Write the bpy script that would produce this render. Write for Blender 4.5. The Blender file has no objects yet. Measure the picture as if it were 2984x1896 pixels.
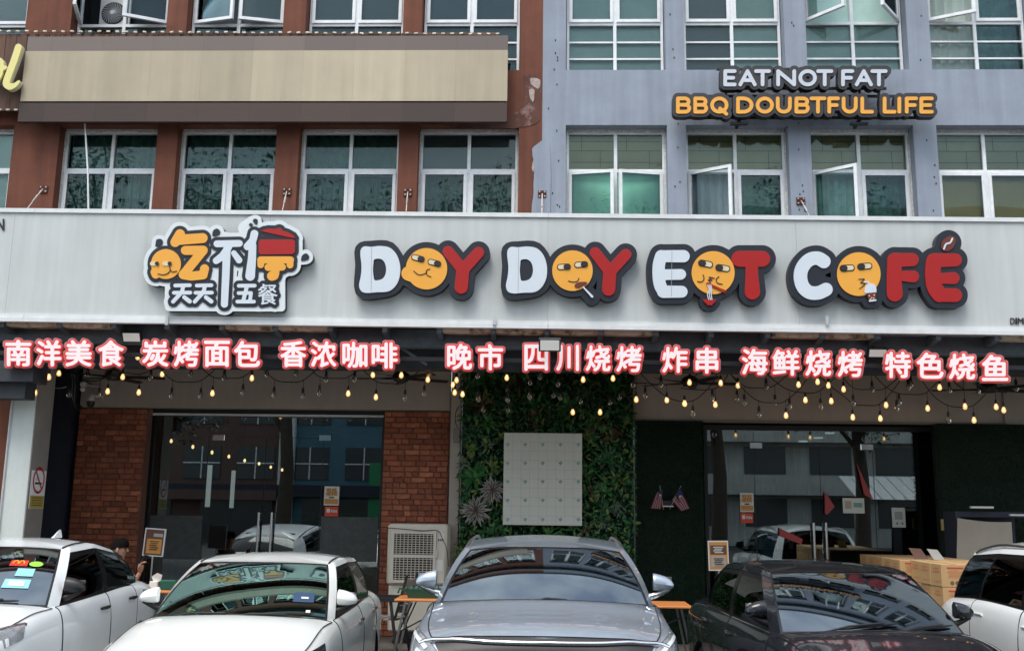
import bpy, math, random, numpy as np
from mathutils import Vector, Matrix
random.seed(7); np.random.seed(7)
sc = bpy.context.scene
COL = sc.collection
RAD = math.radians

# ------------------------------------------------------------ camera
F = 2900.0
def _rz(a): c, s = math.cos(a), math.sin(a); return np.array([[c, -s, 0], [s, c, 0], [0, 0, 1.]])
def _rx(a): c, s = math.cos(a), math.sin(a); return np.array([[1., 0, 0], [0, c, -s], [0, s, c]])
CR = _rz(RAD(2.0)) @ _rx(RAD(90 + 10.45)) @ _rz(.0135)
CC = np.array([0, 0, 1.9])
cam = bpy.data.objects.new('camera', bpy.data.cameras.new('camera'))
COL.objects.link(cam)
M4 = Matrix(CR.tolist()).to_4x4(); M4.translation = Vector(CC)
cam.matrix_world = M4
cam.data.sensor_width = 36; cam.data.lens = 36 * F / 2984
cam.data.clip_end = 800; cam.data.clip_start = .05
sc.camera = cam
def W(px, py, Y):
    """point of the photograph (its own pixels) measured on the wall plane at distance Y -> (x, z) in metres"""
    d = CR @ np.array([(px - 1492) / F, -(py - 948) / F, -1.])
    t = Y / d[1]; p = CC + d * t
    return float(p[0]), float(p[2])

# ------------------------------------------------------------ sky and sun
world = bpy.data.worlds.new('World'); sc.world = world; world.use_nodes = True
nt = world.node_tree; nt.nodes.clear()
SUN_EL, SUN_AZ = 62, 205      # azimuth measured from +Y clockwise: the sun stands behind the camera, veiled
wo = nt.nodes.new('ShaderNodeOutputWorld'); bg = nt.nodes.new('ShaderNodeBackground')
sky = nt.nodes.new('ShaderNodeTexSky'); sky.sky_type = 'NISHITA'; sky.sun_disc = False
sky.sun_elevation = RAD(SUN_EL); sky.sun_rotation = RAD(SUN_AZ); sky.air_density = 1.0; sky.dust_density = 2.0
tc = nt.nodes.new('ShaderNodeTexCoord'); mp = nt.nodes.new('ShaderNodeMapping'); mp.inputs['Scale'].default_value = (1, 1, 2.2)
nz = nt.nodes.new('ShaderNodeTexNoise'); nz.inputs['Scale'].default_value = 2.2; nz.inputs['Detail'].default_value = 6
rp = nt.nodes.new('ShaderNodeMapRange'); rp.inputs[1].default_value = .36; rp.inputs[2].default_value = .62
rp.inputs[3].default_value = .18; rp.inputs[4].default_value = .82
mx = nt.nodes.new('ShaderNodeMix'); mx.data_type = 'RGBA'; mx.inputs['B'].default_value = (6.7, 7.1, 7.2, 1)
nt.links.new(tc.outputs['Generated'], mp.inputs['Vector']); nt.links.new(mp.outputs[0], nz.inputs['Vector'])
nt.links.new(nz.outputs['Fac'], rp.inputs[0]); nt.links.new(rp.outputs[0], mx.inputs['Factor'])
nt.links.new(sky.outputs[0], mx.inputs['A']); nt.links.new(mx.outputs['Result'], bg.inputs['Color'])
bg.inputs['Strength'].default_value = .14
nt.links.new(bg.outputs[0], wo.inputs['Surface'])
sun = bpy.data.objects.new('sun', bpy.data.lights.new('sun', 'SUN')); COL.objects.link(sun)
sun.data.energy = 1.3; sun.data.angle = RAD(28); sun.data.color = (1, .96, .9)
az, el = RAD(SUN_AZ), RAD(SUN_EL)
sun.rotation_euler = Vector((math.sin(az) * math.cos(el), math.cos(az) * math.cos(el), math.sin(el))).to_track_quat('Z', 'Y').to_euler()
sc.view_settings.view_transform = 'Standard'; sc.view_settings.look = 'None'
sc.view_settings.exposure = 0.88; sc.view_settings.gamma = 1; sc.view_settings.use_curve_mapping = False
sc.render.engine = 'CYCLES'
sc.cycles.sample_clamp_indirect = 3; sc.cycles.use_denoising = True
sc.cycles.max_bounces = 7; sc.cycles.transparent_max_bounces = 12; sc.cycles.diffuse_bounces = 4; sc.cycles.glossy_bounces = 4
sc.cycles.caustics_reflective = False; sc.cycles.caustics_refractive = False

# ------------------------------------------------------------ materials
def srgb(r, g, b): return tuple(((c / 255) / 12.92 if c / 255 <= .04045 else ((c / 255 + .055) / 1.055) ** 2.4) for c in (r, g, b))
def pm(name, col, rough=.5, metal=0., var=.0, vs=4., bump=0., bs=60., coat=0., emit=None, es=0., streak=0., dirt=None, spec=.5, isl=0., obr=0., sc3=(1, 1, 1), dsc=1.5, dth=.55):
    m = bpy.data.materials.new(name); m.use_nodes = True; t = m.node_tree; p = t.nodes['Principled BSDF']
    N = t.nodes.new; L = t.links.new
    p.inputs['Roughness'].default_value = rough; p.inputs['Metallic'].default_value = metal
    p.inputs['Specular IOR Level'].default_value = spec
    if coat: p.inputs['Coat Weight'].default_value = coat; p.inputs['Coat Roughness'].default_value = .03
    co = N('ShaderNodeTexCoord'); ma = N('ShaderNodeMapping'); ma.inputs['Scale'].default_value = sc3
    L(co.outputs['Object'], ma.inputs['Vector'])
    cur = None
    rgb = N('ShaderNodeRGB'); rgb.outputs[0].default_value = (*col, 1); cur = rgb.outputs[0]
    def mul(fac_socket, lo, hi, cur):
        r = N('ShaderNodeMapRange'); r.inputs[1].default_value = .3; r.inputs[2].default_value = .7
        r.inputs[3].default_value = lo; r.inputs[4].default_value = hi; L(fac_socket, r.inputs[0])
        v = N('ShaderNodeVectorMath'); v.operation = 'SCALE'; L(cur, v.inputs[0]); L(r.outputs[0], v.inputs['Scale']); return v.outputs[0]
    if var:
        n = N('ShaderNodeTexNoise'); n.inputs['Scale'].default_value = vs; n.inputs['Detail'].default_value = 7; n.inputs['Roughness'].default_value = .65
        L(ma.outputs[0], n.inputs['Vector']); cur = mul(n.outputs['Fac'], 1 - var, 1 + var, cur)
    if streak:
        n = N('ShaderNodeTexNoise'); n.inputs['Scale'].default_value = 1; n.inputs['Detail'].default_value = 6
        m2 = N('ShaderNodeMapping'); m2.inputs['Scale'].default_value = (9, 9, .5); L(co.outputs['Object'], m2.inputs[0]); L(m2.outputs[0], n.inputs['Vector'])
        cur = mul(n.outputs['Fac'], 1 - streak, 1 + streak * .5, cur)
    if isl:
        g = N('ShaderNodeNewGeometry'); r = N('ShaderNodeMapRange'); r.inputs[3].default_value = 1 - isl; r.inputs[4].default_value = 1 + isl
        L(g.outputs['Random Per Island'], r.inputs[0]); v = N('ShaderNodeVectorMath'); v.operation = 'SCALE'; L(cur, v.inputs[0]); L(r.outputs[0], v.inputs['Scale']); cur = v.outputs[0]
    if obr:
        g = N('ShaderNodeObjectInfo'); r = N('ShaderNodeMapRange'); r.inputs[3].default_value = 1 - obr; r.inputs[4].default_value = 1 + obr
        L(g.outputs['Random'], r.inputs[0]); v = N('ShaderNodeVectorMath'); v.operation = 'SCALE'; L(cur, v.inputs[0]); L(r.outputs[0], v.inputs['Scale']); cur = v.outputs[0]
    if dirt:
        n = N('ShaderNodeTexNoise'); n.inputs['Scale'].default_value = dsc; n.inputs['Detail'].default_value = 9; n.inputs['Roughness'].default_value = .7
        L(ma.outputs[0], n.inputs['Vector']); r = N('ShaderNodeMapRange'); r.inputs[1].default_value = dth; r.inputs[2].default_value = dth + .12
        L(n.outputs['Fac'], r.inputs[0]); x = N('ShaderNodeMix'); x.data_type = 'RGBA'; x.inputs['B'].default_value = (*dirt, 1)
        L(r.outputs[0], x.inputs['Factor']); L(cur, x.inputs['A']); cur = x.outputs['Result']
    L(cur, p.inputs['Base Color'])
    if bump:
        n = N('ShaderNodeTexNoise'); n.inputs['Scale'].default_value = bs; n.inputs['Detail'].default_value = 5
        L(ma.outputs[0], n.inputs['Vector']); b = N('ShaderNodeBump'); b.inputs['Strength'].default_value = bump; b.inputs['Distance'].default_value = .01
        L(n.outputs['Fac'], b.inputs['Height']); L(b.outputs[0], p.inputs['Normal'])
    if emit:
        p.inputs['Emission Color'].default_value = (*emit, 1); p.inputs['Emission Strength'].default_value = es
        m.cycles.emission_sampling = 'NONE' if es < 2.9 else 'AUTO'
    return m
def glassm(name, tint=(.6, .6, .6), gloss=(1, 1, 1), ior=1.5, rough=.0, wob=0.):
    m = bpy.data.materials.new(name); m.use_nodes = True; t = m.node_tree; t.nodes.clear(); N = t.nodes.new; L = t.links.new
    o = N('ShaderNodeOutputMaterial'); tr = N('ShaderNodeBsdfTransparent'); tr.inputs[0].default_value = (*tint, 1)
    g = N('ShaderNodeBsdfGlossy'); g.inputs['Color'].default_value = (*gloss, 1); g.inputs['Roughness'].default_value = rough
    f = N('ShaderNodeFresnel'); f.inputs[0].default_value = ior; x = N('ShaderNodeMixShader')
    if wob:
        n = N('ShaderNodeTexNoise'); n.inputs['Scale'].default_value = 1.1; c = N('ShaderNodeTexCoord'); b = N('ShaderNodeBump'); b.inputs['Strength'].default_value = wob; b.inputs['Distance'].default_value = .02
        L(c.outputs['Object'], n.inputs['Vector']); L(n.outputs['Fac'], b.inputs['Height']); L(b.outputs[0], g.inputs['Normal']); 
    L(f.outputs[0], x.inputs[0]); L(tr.outputs[0], x.inputs[1]); L(g.outputs[0], x.inputs[2]); L(x.outputs[0], o.inputs['Surface'])
    return m
M = {}
M['brown'] = pm('brown_paint', (.165, .054, .030), .85, var=.16, vs=3, bump=.3, bs=90, streak=.24, dirt=(.10, .035, .024), dsc=2.2, dth=.58)
M['brown_old'] = pm('worn_brown_paint', (.12, .05, .037), .9, var=.25, vs=5, bump=.3, bs=60, dirt=(.32, .21, .18), dsc=3.5, dth=.56)
M['grey'] = pm('grey_blue_paint', (.285, .322, .388), .8, var=.09, vs=2.5, bump=.2, bs=80, streak=.13)
M['alu'] = pm('white_aluminium', (.80, .82, .83), .35, var=.1, vs=8, spec=.5)
M['alu_old'] = pm('dull_aluminium', (.5, .52, .53), .45, var=.15, vs=8)
M['putty'] = pm('rough_putty', (.6, .6, .57), .9, var=.3, vs=20, bump=.6, bs=40)
M['glass'] = glassm('window_glass', (.93, .96, .95), (.48, .62, .62), 1.48, wob=.10)
M['glass_clear'] = glassm('clear_glass', (.85, .88, .86), (1, 1, 1), 1.45)
M['shopglass'] = glassm('shopfront_glass', (.62, .66, .68), (.9, 1, 1), 2.35)
M['board'] = pm('sign_sheet_white', (.56, .585, .575), .45, var=.045, vs=1.5, streak=.085)
M['trim'] = pm('sign_edge_metal', (.72, .74, .74), .35, var=.08, vs=6)
M['rust'] = pm('rusty_steel', (.09, .03, .018), .9, var=.4, vs=25, bump=.4)
M['chain'] = pm('galvanised_wire', (.45, .42, .4), .5, metal=.6, var=.3, vs=40)
M['steel_blue'] = pm('blue_grey_steel', (.13, .17, .195), .6, var=.25, vs=6, dirt=(.16, .17, .17), dth=.6)
M['beam_dark'] = pm('dark_beam_paint', (.035, .042, .05), .7, var=.3, vs=4)
M['black'] = pm('black_plastic', (.012, .012, .014), .45)
M['blackmat'] = pm('matt_black', (.015, .016, .018), .8)
M['white'] = pm('white_paint', (.72, .73, .72), .5, var=.04)
M['pillar'] = pm('pillar_white_paint', (.62, .67, .64), .7, var=.06, vs=3, streak=.06)
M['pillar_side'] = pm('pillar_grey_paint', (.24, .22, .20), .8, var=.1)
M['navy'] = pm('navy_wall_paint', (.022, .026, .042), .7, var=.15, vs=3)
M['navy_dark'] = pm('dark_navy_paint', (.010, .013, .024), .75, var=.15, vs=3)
M['header'] = pm('taupe_wall_paint', (.46, .40, .34), .8, var=.06, vs=3, bump=.1, streak=.05)
M['brick'] = pm('red_brick', (.31, .098, .05), .85, var=.25, vs=14, bump=.5, bs=90, obr=.34, dirt=(.20, .07, .04), dsc=9, dth=.6)
M['brick_pale'] = pm('orange_brick', (.42, .15, .075), .85, var=.3, vs=14, bump=.5, bs=90, obr=.3)
M['mortar'] = pm('dark_mortar', (.17, .085, .06), .95, var=.3, vs=20, bump=.6, bs=80)
M['asphalt'] = pm('asphalt', (.05, .05, .052), .85, var=.25, vs=30, bump=.5, bs=200)
M['pave'] = pm('pavement_concrete', (.17, .155, .135), .75, var=.25, vs=5, bump=.3, bs=60)
M['kerb'] = pm('kerb_concrete', (.3, .29, .27), .85, var=.2, vs=8)
M['line'] = pm('road_line_paint', (.7, .7, .68), .7, var=.15, vs=20)
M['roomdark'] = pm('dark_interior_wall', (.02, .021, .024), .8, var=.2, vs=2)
M['ceil'] = pm('grey_ceiling', (.06, .062, .065), .9, var=.1)
M['wood'] = pm('weathered_plank', (.13, .065, .042), .75, var=.35, vs=3, bump=.3, bs=40, sc3=(8, 8, .8), obr=.2, dirt=(.25, .22, .2), dsc=1.2, dth=.66)
M['cream'] = pm('cream_yellow_acrylic', (.78, .70, .27), .4, var=.04)
M['cream_side'] = pm('cream_side_acrylic', (.62, .6, .5), .5, var=.05)
M['beige'] = pm('beige_stand_in', (.45, .385, .27), .6, var=.06, vs=2, obr=.14, streak=.10)
M['grey_stand_in'] = pm('grey_brown_stand_in', (.16, .125, .11), .6, var=.04, vs=2, obr=.14)
M['shade_sheet'] = pm('shade_brown', (.05, .028, .022), .6, var=.05, vs=2, obr=.2)  # dark brown that paints the shade beneath the neighbour's sign
M['led'] = pm('led_module_plastic', (.7, .62, .48), .5, obr=.2)
M['plaque'] = pm('dark_sign_acrylic', (.014, .017, .026), .42, var=.05)
M['plaque2'] = pm('charcoal_sign_acrylic', (.035, .032, .034), .45, var=.05)
M['s_white'] = pm('white_sign_acrylic', (.66, .72, .78), .35, var=.025, vs=3)
M['s_white2'] = pm('pale_grey_sign_acrylic', (.58, .62, .68), .35, var=.04, vs=3)
M['s_orange'] = pm('orange_sign_acrylic', (.86, .40, .055), .4, var=.03, vs=3)
M['s_red'] = pm('red_sign_acrylic', (.40, .010, .009), .38, var=.05, vs=3)
M['s_red_edge'] = pm('dull_red_edge', (.36, .05, .05), .5)
M['s_brown'] = pm('brown_sign_acrylic', (.15, .03, .018), .45)
M['s_black'] = pm('black_sign_vinyl', (.016, .014, .016), .5)
M['s_cream'] = pm('cream_eye_vinyl', (.72, .62, .42), .5)
M['plate_white'] = pm('white_plate_acrylic', (.72, .78, .79), .35, var=.03, vs=3)
M['lit_face'] = pm('lit_white_acrylic', (.46, .44, .45), .4, emit=(1, .84, .85), es=.28)
M['lit_rim'] = pm('lit_red_halo', (.42, .02, .02), .4, emit=(1, .03, .028), es=.26)
M['lit_side'] = pm('clear_pink_acrylic', (.34, .20, .20), .35, emit=(1, .12, .10), es=.07)
M['bulb_on'] = pm('warm_bulb_core', (1, .7, .3), .4, emit=(1, .80, .45), es=2.7)
def glow(name, col, es, mixf):
    m = bpy.data.materials.new(name); m.use_nodes = True; t = m.node_tree; t.nodes.clear(); N = t.nodes.new; L = t.links.new
    o = N('ShaderNodeOutputMaterial'); tr = N('ShaderNodeBsdfTransparent'); e = N('ShaderNodeEmission'); e.inputs[0].default_value = (*col, 1); e.inputs[1].default_value = es
    x = N('ShaderNodeMixShader'); x.inputs[0].default_value = mixf; L(tr.outputs[0], x.inputs[1]); L(e.outputs[0], x.inputs[2]); L(x.outputs[0], o.inputs[0]); m.cycles.emission_sampling = 'NONE'; return m
M['bulb_glow'] = glow('warm_bulb_glass', (1, .52, .16), 1.15, .42)
M['bulb_off'] = glassm('bulb_glass', (.80, .79, .76), (1, 1, 1), 1.6)
M['filament'] = pm('unlit_filament', (.5, .46, .4), .5)
M['lamp_face'] = pm('floodlight_face', (.62, .62, .58), .3, emit=(1, .98, .9), es=.12)
M['leaf1'] = pm('dark_green_leaf', (.020, .085, .035), .5, isl=.55, spec=.35)
M['leaf2'] = pm('mid_green_leaf', (.030, .13, .032), .45, isl=.5, spec=.35)
M['leaf3'] = pm('yellow_green_leaf', (.12, .17, .03), .5, isl=.35)
M['leaf4'] = pm('rust_leaf', (.085, .042, .016), .55, isl=.4)
M['leaf5'] = pm('pale_striped_leaf', (.15, .19, .14), .5, isl=.2)
M['leaf5c'] = pm('maroon_leaf_heart', (.06, .035, .03), .6)
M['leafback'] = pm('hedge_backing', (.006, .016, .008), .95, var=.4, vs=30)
M['grassd'] = pm('dark_artificial_grass', (.006, .022, .012), .9, isl=.6, spec=.1)
M['acryl'] = pm('milky_acrylic', (.62, .63, .56), .35, var=.03, vs=4)
M['mark'] = pm('pale_green_print', (.16, .36, .28), .5)
M['gridl'] = pm('faint_grey_print', (.33, .37, .33), .5)
M['cooler'] = pm('cooler_plastic', (.60, .56, .47), .5, var=.06, vs=4)
M['cooler_d'] = pm('cooler_dark', (.03, .027, .022), .8)
M['chrome'] = pm('chrome', (.75, .76, .78), .12, metal=1)
M['steel'] = pm('brushed_steel', (.6, .6, .6), .3, metal=1)
M['orangewood'] = pm('orange_wood_top', (.58, .21, .06), .5, var=.1, vs=4, sc3=(1, 6, 1))
M['teal'] = pm('green_plastic', (.012, .09, .06), .4)
M['card'] = pm('cardboard', (.50, .32, .15), .8, var=.06, vs=6, obr=.08)
M['card_in'] = pm('cardboard_tape', (.25, .15, .07), .8)  # darker brown of the carton tape
M['cardred'] = pm('carton_red_print', (.50, .06, .03), .8)
M['cardbrown'] = pm('carton_brown_print', (.16, .09, .05), .8)
M['cardorange'] = pm('carton_orange_print', (.56, .19, .08), .8)
M['paper'] = pm('paper', (.72, .70, .64), .7)
M['posterbrown'] = pm('poster_brown', (.12, .055, .035), .6)
M['posteror'] = pm('poster_orange', (.55, .27, .06), .6)
M['postergrey'] = pm('poster_grey', (.38, .37, .34), .6)
M['canvas'] = pm('beige_canvas', (.36, .32, .26), .8, var=.14, vs=1.6)
M['skin'] = pm('skin', (.42, .24, .16), .55, var=.05)
M['shirt'] = pm('dark_olive_shirt', (.035, .032, .026), .9, var=.2)
M['hair'] = pm('black_hair', (.008, .007, .006), 1, spec=.1); M['denim'] = pm('dark_trousers', (.03, .035, .05), .9, var=.15)
M['awn'] = pm('stained_awning_fabric', (.62, .53, .40), .8, var=.25, vs=4, dirt=(.13, .075, .03), dsc=4, dth=.5)
M['awn_brown'] = pm('brown_soffit_sheet', (.10, .075, .06), .8, var=.25, vs=4)
M['frost'] = pm('grey_patterned_film', (.060, .068, .068), .5, var=.3, vs=9)
M['tube'] = pm('lamp_and_reflection_glow', (.8, .85, .8), .4, emit=(.75, .85, .8), es=.35)  # glow shared by ceiling lamps and the strips standing for reflections
M['flag_b'] = pm('flag_navy', (.02, .02, .10), .8); M['flag_r'] = pm('flag_red', (.22, .02, .03), .8)
M['flag_w'] = pm('flag_white', (.22, .20, .21), .8); M['flag_y'] = pm('flag_yellow', (.55, .40, .05), .8)

# ------------------------------------------------------------ mesh building
ORG = {}
class MB:
    def __init__(s): s.v = []; s.f = []; s.m = []
    def add(s, vs, fs, mi=0):
        n = len(s.v); s.v += [tuple(map(float, p)) for p in vs]; s.f += [tuple(n + i for i in f) for f in fs]; s.m += [mi] * len(fs); return s
    def box(s, x0, x1, y0, y1, z0, z1, mi=0):
        return s.add([(x0, y0, z0), (x1, y0, z0), (x1, y1, z0), (x0, y1, z0), (x0, y0, z1), (x1, y0, z1), (x1, y1, z1), (x0, y1, z1)],
                     [(0, 3, 2, 1), (4, 5, 6, 7), (0, 1, 5, 4), (1, 2, 6, 5), (2, 3, 7, 6), (3, 0, 4, 7)], mi)
    def rbox(s, x0, x1, y0, y1, z0, z1, b=.01, mi=0):
        vs = []
        for z, i in ((z0, b), (z0 + b, 0), (z1 - b, 0), (z1, b)):
            vs += [(x0 + i + (b if i == 0 else 0), y0 + i, z), (x1 - i - (b if i == 0 else 0), y0 + i, z), (x1 - i, y0 + i + (b if i == 0 else 0), z), (x1 - i, y1 - i - (b if i == 0 else 0), z),
                   (x1 - i - (b if i == 0 else 0), y1 - i, z), (x0 + i + (b if i == 0 else 0), y1 - i, z), (x0 + i, y1 - i - (b if i == 0 else 0), z), (x0 + i, y0 + i + (b if i == 0 else 0), z)]
        fs = [tuple(range(7, -1, -1)), tuple(range(24, 32))]
        for r in range(3):
            for k in range(8): fs.append((r * 8 + k, r * 8 + (k + 1) % 8, r * 8 + 8 + (k + 1) % 8, r * 8 + 8 + k))
        return s.add(vs, fs, mi)
    def bar(s, a, b, w, h=None, mi=0):
        h = h or w; a = Vector(a); b = Vector(b); d = (b - a).normalized()
        up = Vector((0, 0, 1)) if abs(d.z) < .95 else Vector((0, 1, 0))
        u = d.cross(up).normalized() * w / 2; v = u.cross(d).normalized() * h / 2
        vs = [a - u - v, a + u - v, a + u + v, a - u + v, b - u - v, b + u - v, b + u + v, b - u + v]
        return s.add(vs, [(0, 1, 2, 3), (7, 6, 5, 4), (0, 4, 5, 1), (1, 5, 6, 2), (2, 6, 7, 3), (3, 7, 4, 0)], mi)
    def tube(s, pts, r, n=6, mi=0, cap=True):
        pts = [Vector(p) for p in pts]; k = len(pts); rr = r if isinstance(r, (list, tuple)) else [r] * k
        vs = []; pu = None
        for i, p in enumerate(pts):
            d = (pts[min(i + 1, k - 1)] - pts[max(i - 1, 0)])
            d = d.normalized() if d.length > 1e-9 else Vector((0, 0, 1))
            if pu is None: pu = d.orthogonal().normalized()
            u = (pu - d * pu.dot(d)); u = u.normalized() if u.length > 1e-6 else d.orthogonal().normalized(); pu = u; w = d.cross(u)
            for j in range(n): a = 2 * math.pi * j / n; vs.append(p + (u * math.cos(a) + w * math.sin(a)) * rr[i])
        fs = [(i * n + j, i * n + (j + 1) % n, (i + 1) * n + (j + 1) % n, (i + 1) * n + j) for i in range(k - 1) for j in range(n)]
        if cap: fs += [tuple(range(n - 1, -1, -1)), tuple(range((k - 1) * n, k * n))]
        return s.add(vs, fs, mi)
    def lathe(s, prof, c=(0, 0, 0), n=12, mi=0, axis='z', sc=(1, 1, 1)):
        vs = []
        for r, z in prof:
            for j in range(n):
                a = 2 * math.pi * j / n; x, y = r * math.cos(a) * sc[0], r * math.sin(a) * sc[1]
                p = (x, y, z * sc[2]) if axis == 'z' else ((z, x, y) if axis == 'x' else (x, z, y))
                vs.append((c[0] + p[0], c[1] + p[1], c[2] + p[2]))
        fs = [(i * n + j, i * n + (j + 1) % n, (i + 1) * n + (j + 1) % n, (i + 1) * n + j) for i in range(len(prof) - 1) for j in range(n)]
        return s.add(vs, fs, mi)
    def grid(s, P, mi=0, flip=False):
        ny, nx = len(P), len(P[0]); vs = [p for r in P for p in r]
        fs = []
        for i in range(ny - 1):
            for j in range(nx - 1):
                f = (i * nx + j, i * nx + j + 1, (i + 1) * nx + j + 1, (i + 1) * nx + j); fs.append(f[::-1] if flip else f)
        return s.add(vs, fs, mi)
    def mesh(s, name, mats, off=(0, 0, 0), smooth=None):
        me = bpy.data.meshes.new(name)
        o = Vector(off); me.from_pydata([(p[0] - o.x, p[1] - o.y, p[2] - o.z) for p in s.v], [], s.f)
        mats = mats if isinstance(mats, (list, tuple)) else [mats]
        for m in mats: me.materials.append(M[m] if isinstance(m, str) else m)
        if len(mats) > 1: me.polygons.foreach_set('material_index', s.m)
        if smooth is not None:
            me.polygons.foreach_set('use_smooth', [True] * len(s.f)); me.set_sharp_from_angle(angle=RAD(smooth))
        me.update(); return me
    def build(s, name, mats, parent=None, origin=None, smooth=None, label=None):
        off = ORG[parent.name] if parent else (origin or (0, 0, 0))
        o = bpy.data.objects.new(name, s.mesh(name, mats, off, smooth)); COL.objects.link(o)
        if parent: o.parent = parent
        else: o.location = off
        ORG[o.name] = off
        if label: o['label'] = label
        return o
def thing(name, loc, label, cat, group=None, rz=0.):
    o = bpy.data.objects.new(name, None); COL.objects.link(o); o.empty_display_size = .1
    o.location = loc; o.rotation_euler = (0, 0, rz); ORG[o.name] = tuple(loc)
    return tag(o, label, cat, group)
def tag(o, label, cat, group=None):
    o['label'] = label; o['category'] = cat
    if group: o['group'] = group
    return o
def struct(o): o['kind'] = 'structure'; return o
def inst(me, name, loc, parent=None, rot=(0, 0, 0), scale=(1, 1, 1)):
    o = bpy.data.objects.new(name, me); COL.objects.link(o)
    if parent:
        o.parent = parent; g = ORG[parent.name]; o.location = (loc[0] - g[0], loc[1] - g[1], loc[2] - g[2])
    else: o.location = loc
    o.rotation_euler = rot; o.scale = scale; ORG[o.name] = tuple(loc); return o
def copy_tree(o, parent=None):
    c = o.copy(); COL.objects.link(c)
    if parent: c.parent = parent
    ORG[c.name] = ORG.get(o.name, (0, 0, 0))
    for ch in list(o.children): copy_tree(ch, c)
    return c

# ------------------------------------------------------------ 2D shapes for signs: distance fields and their outlines
def seg_d(X, Z, a, b, ra, rb):
    dx, dz = b[0] - a[0], b[1] - a[1]; L2 = dx * dx + dz * dz + 1e-12
    t = np.clip(((X - a[0]) * dx + (Z - a[1]) * dz) / L2, 0, 1)
    return np.hypot(X - a[0] - t * dx, Z - a[1] - t * dz) - (ra + (rb - ra) * t)
def spl(pts, n=6, closed=False):
    P = [np.array(p, float) for p in pts]; k = len(P); out = []
    rng = range(k if closed else k - 1)
    for i in rng:
        g = (lambda j: P[j % k]) if closed else (lambda j: P[min(max(j, 0), k - 1)])
        p0, p1, p2, p3 = g(i - 1), g(i), g(i + 1), g(i + 2)
        for s in range(n):
            t = s / n; out.append(.5 * (2 * p1 + (p2 - p0) * t + (2 * p0 - 5 * p1 + 4 * p2 - p3) * t * t + (3 * p1 - p0 - 3 * p2 + p3) * t ** 3))
    if not closed: out.append(P[-1])
    return [tuple(p) for p in out]
def field(prims, X, Z):
    D = np.full(X.shape, 1e9)
    for p in prims:
        if p[0] == 's':
            pts, r = p[1], p[2]; rr = r if isinstance(r, (list, tuple)) else [r] * len(pts)
            if len(pts) == 1: D = np.minimum(D, np.hypot(X - pts[0][0], Z - pts[0][1]) - rr[0])
            for i in range(len(pts) - 1): D = np.minimum(D, seg_d(X, Z, pts[i], pts[i + 1], rr[i], rr[i + 1]))
        elif p[0] == 'p':
            d = np.full(X.shape, 1e9); wn = np.zeros(X.shape, int)
            for lp in p[1]:
                k = len(lp)
                for i in range(k):
                    a, b = lp[i], lp[(i + 1) % k]
                    d = np.minimum(d, seg_d(X, Z, a, b, 0, 0))
                    cr = (b[0] - a[0]) * (Z - a[1]) - (b[1] - a[1]) * (X - a[0])
                    wn += ((a[1] <= Z) & (b[1] > Z) & (cr > 0)).astype(int) - ((a[1] > Z) & (b[1] <= Z) & (cr < 0)).astype(int)
            ins = (wn % 2 != 0) if (len(p) > 2 and p[2] == 'eo') else (wn != 0)
            D = np.minimum(D, np.where(ins, -d, d))
    return D
def contours(G, x0, z0, h, tol=.12):
    Gp = np.full((G.shape[0] + 2, G.shape[1] + 2), 1e3); Gp[1:-1, 1:-1] = G; G = Gp; x0 -= h; z0 -= h
    I = G < 0; ny, nx = G.shape
    c = I[:-1, :-1] * 1 + I[:-1, 1:] * 2 + I[1:, 1:] * 4 + I[1:, :-1] * 8
    adj = {}
    def ep(e):
        k, j, i = e
        if k == 0: a, b = G[j, i], G[j, i + 1]; t = a / (a - b); t = min(max(t, .02), .98); return (x0 + (i + t) * h, z0 + j * h)
        a, b = G[j, i], G[j + 1, i]; t = a / (a - b); t = min(max(t, .02), .98); return (x0 + i * h, z0 + (j + t) * h)
    for j, i in zip(*np.nonzero((c > 0) & (c < 15))):
        k = int(c[j, i]); B, Rr, T, L = (0, j, i), (1, j, i + 1), (0, j + 1, i), (1, j, i)
        sg = {1: [(L, B)], 2: [(B, Rr)], 3: [(L, Rr)], 4: [(Rr, T)], 5: [(L, T), (B, Rr)], 6: [(B, T)], 7: [(L, T)], 8: [(T, L)], 9: [(T, B)], 10: [(T, Rr), (B, L)], 11: [(T, Rr)], 12: [(Rr, L)], 13: [(Rr, B)], 14: [(B, L)]}[k]
        for a, b in sg: adj.setdefault(a, []).append(b); adj.setdefault(b, []).append(a)
    seen = set(); loops = []
    for s in adj:
        if s in seen: continue
        lp = [s]; seen.add(s); cur = s
        while True:
            nx_ = [q for q in adj[cur] if q not in seen]
            if not nx_: break
            cur = nx_[0]; seen.add(cur); lp.append(cur)
        if len(lp) > 4: loops.append([ep(e) for e in lp])
    out = []
    for lp in loops:
        for _ in range(6):
            keep = [True] * len(lp); ch = False; i = 1
            while i < len(lp):
                a, p, b = lp[i - 1], lp[i], lp[(i + 1) % len(lp)]
                d = math.hypot(b[0] - a[0], b[1] - a[1]) or 1e-9
                if abs((b[0] - a[0]) * (p[1] - a[1]) - (b[1] - a[1]) * (p[0] - a[0])) / d < tol and d < h * 6: keep[i] = False; ch = True; i += 2
                else: i += 1
            lp = [p for p, k in zip(lp, keep) if k]
            if not ch: break
        if len(lp) > 3: out.append(lp)
    return out
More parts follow.
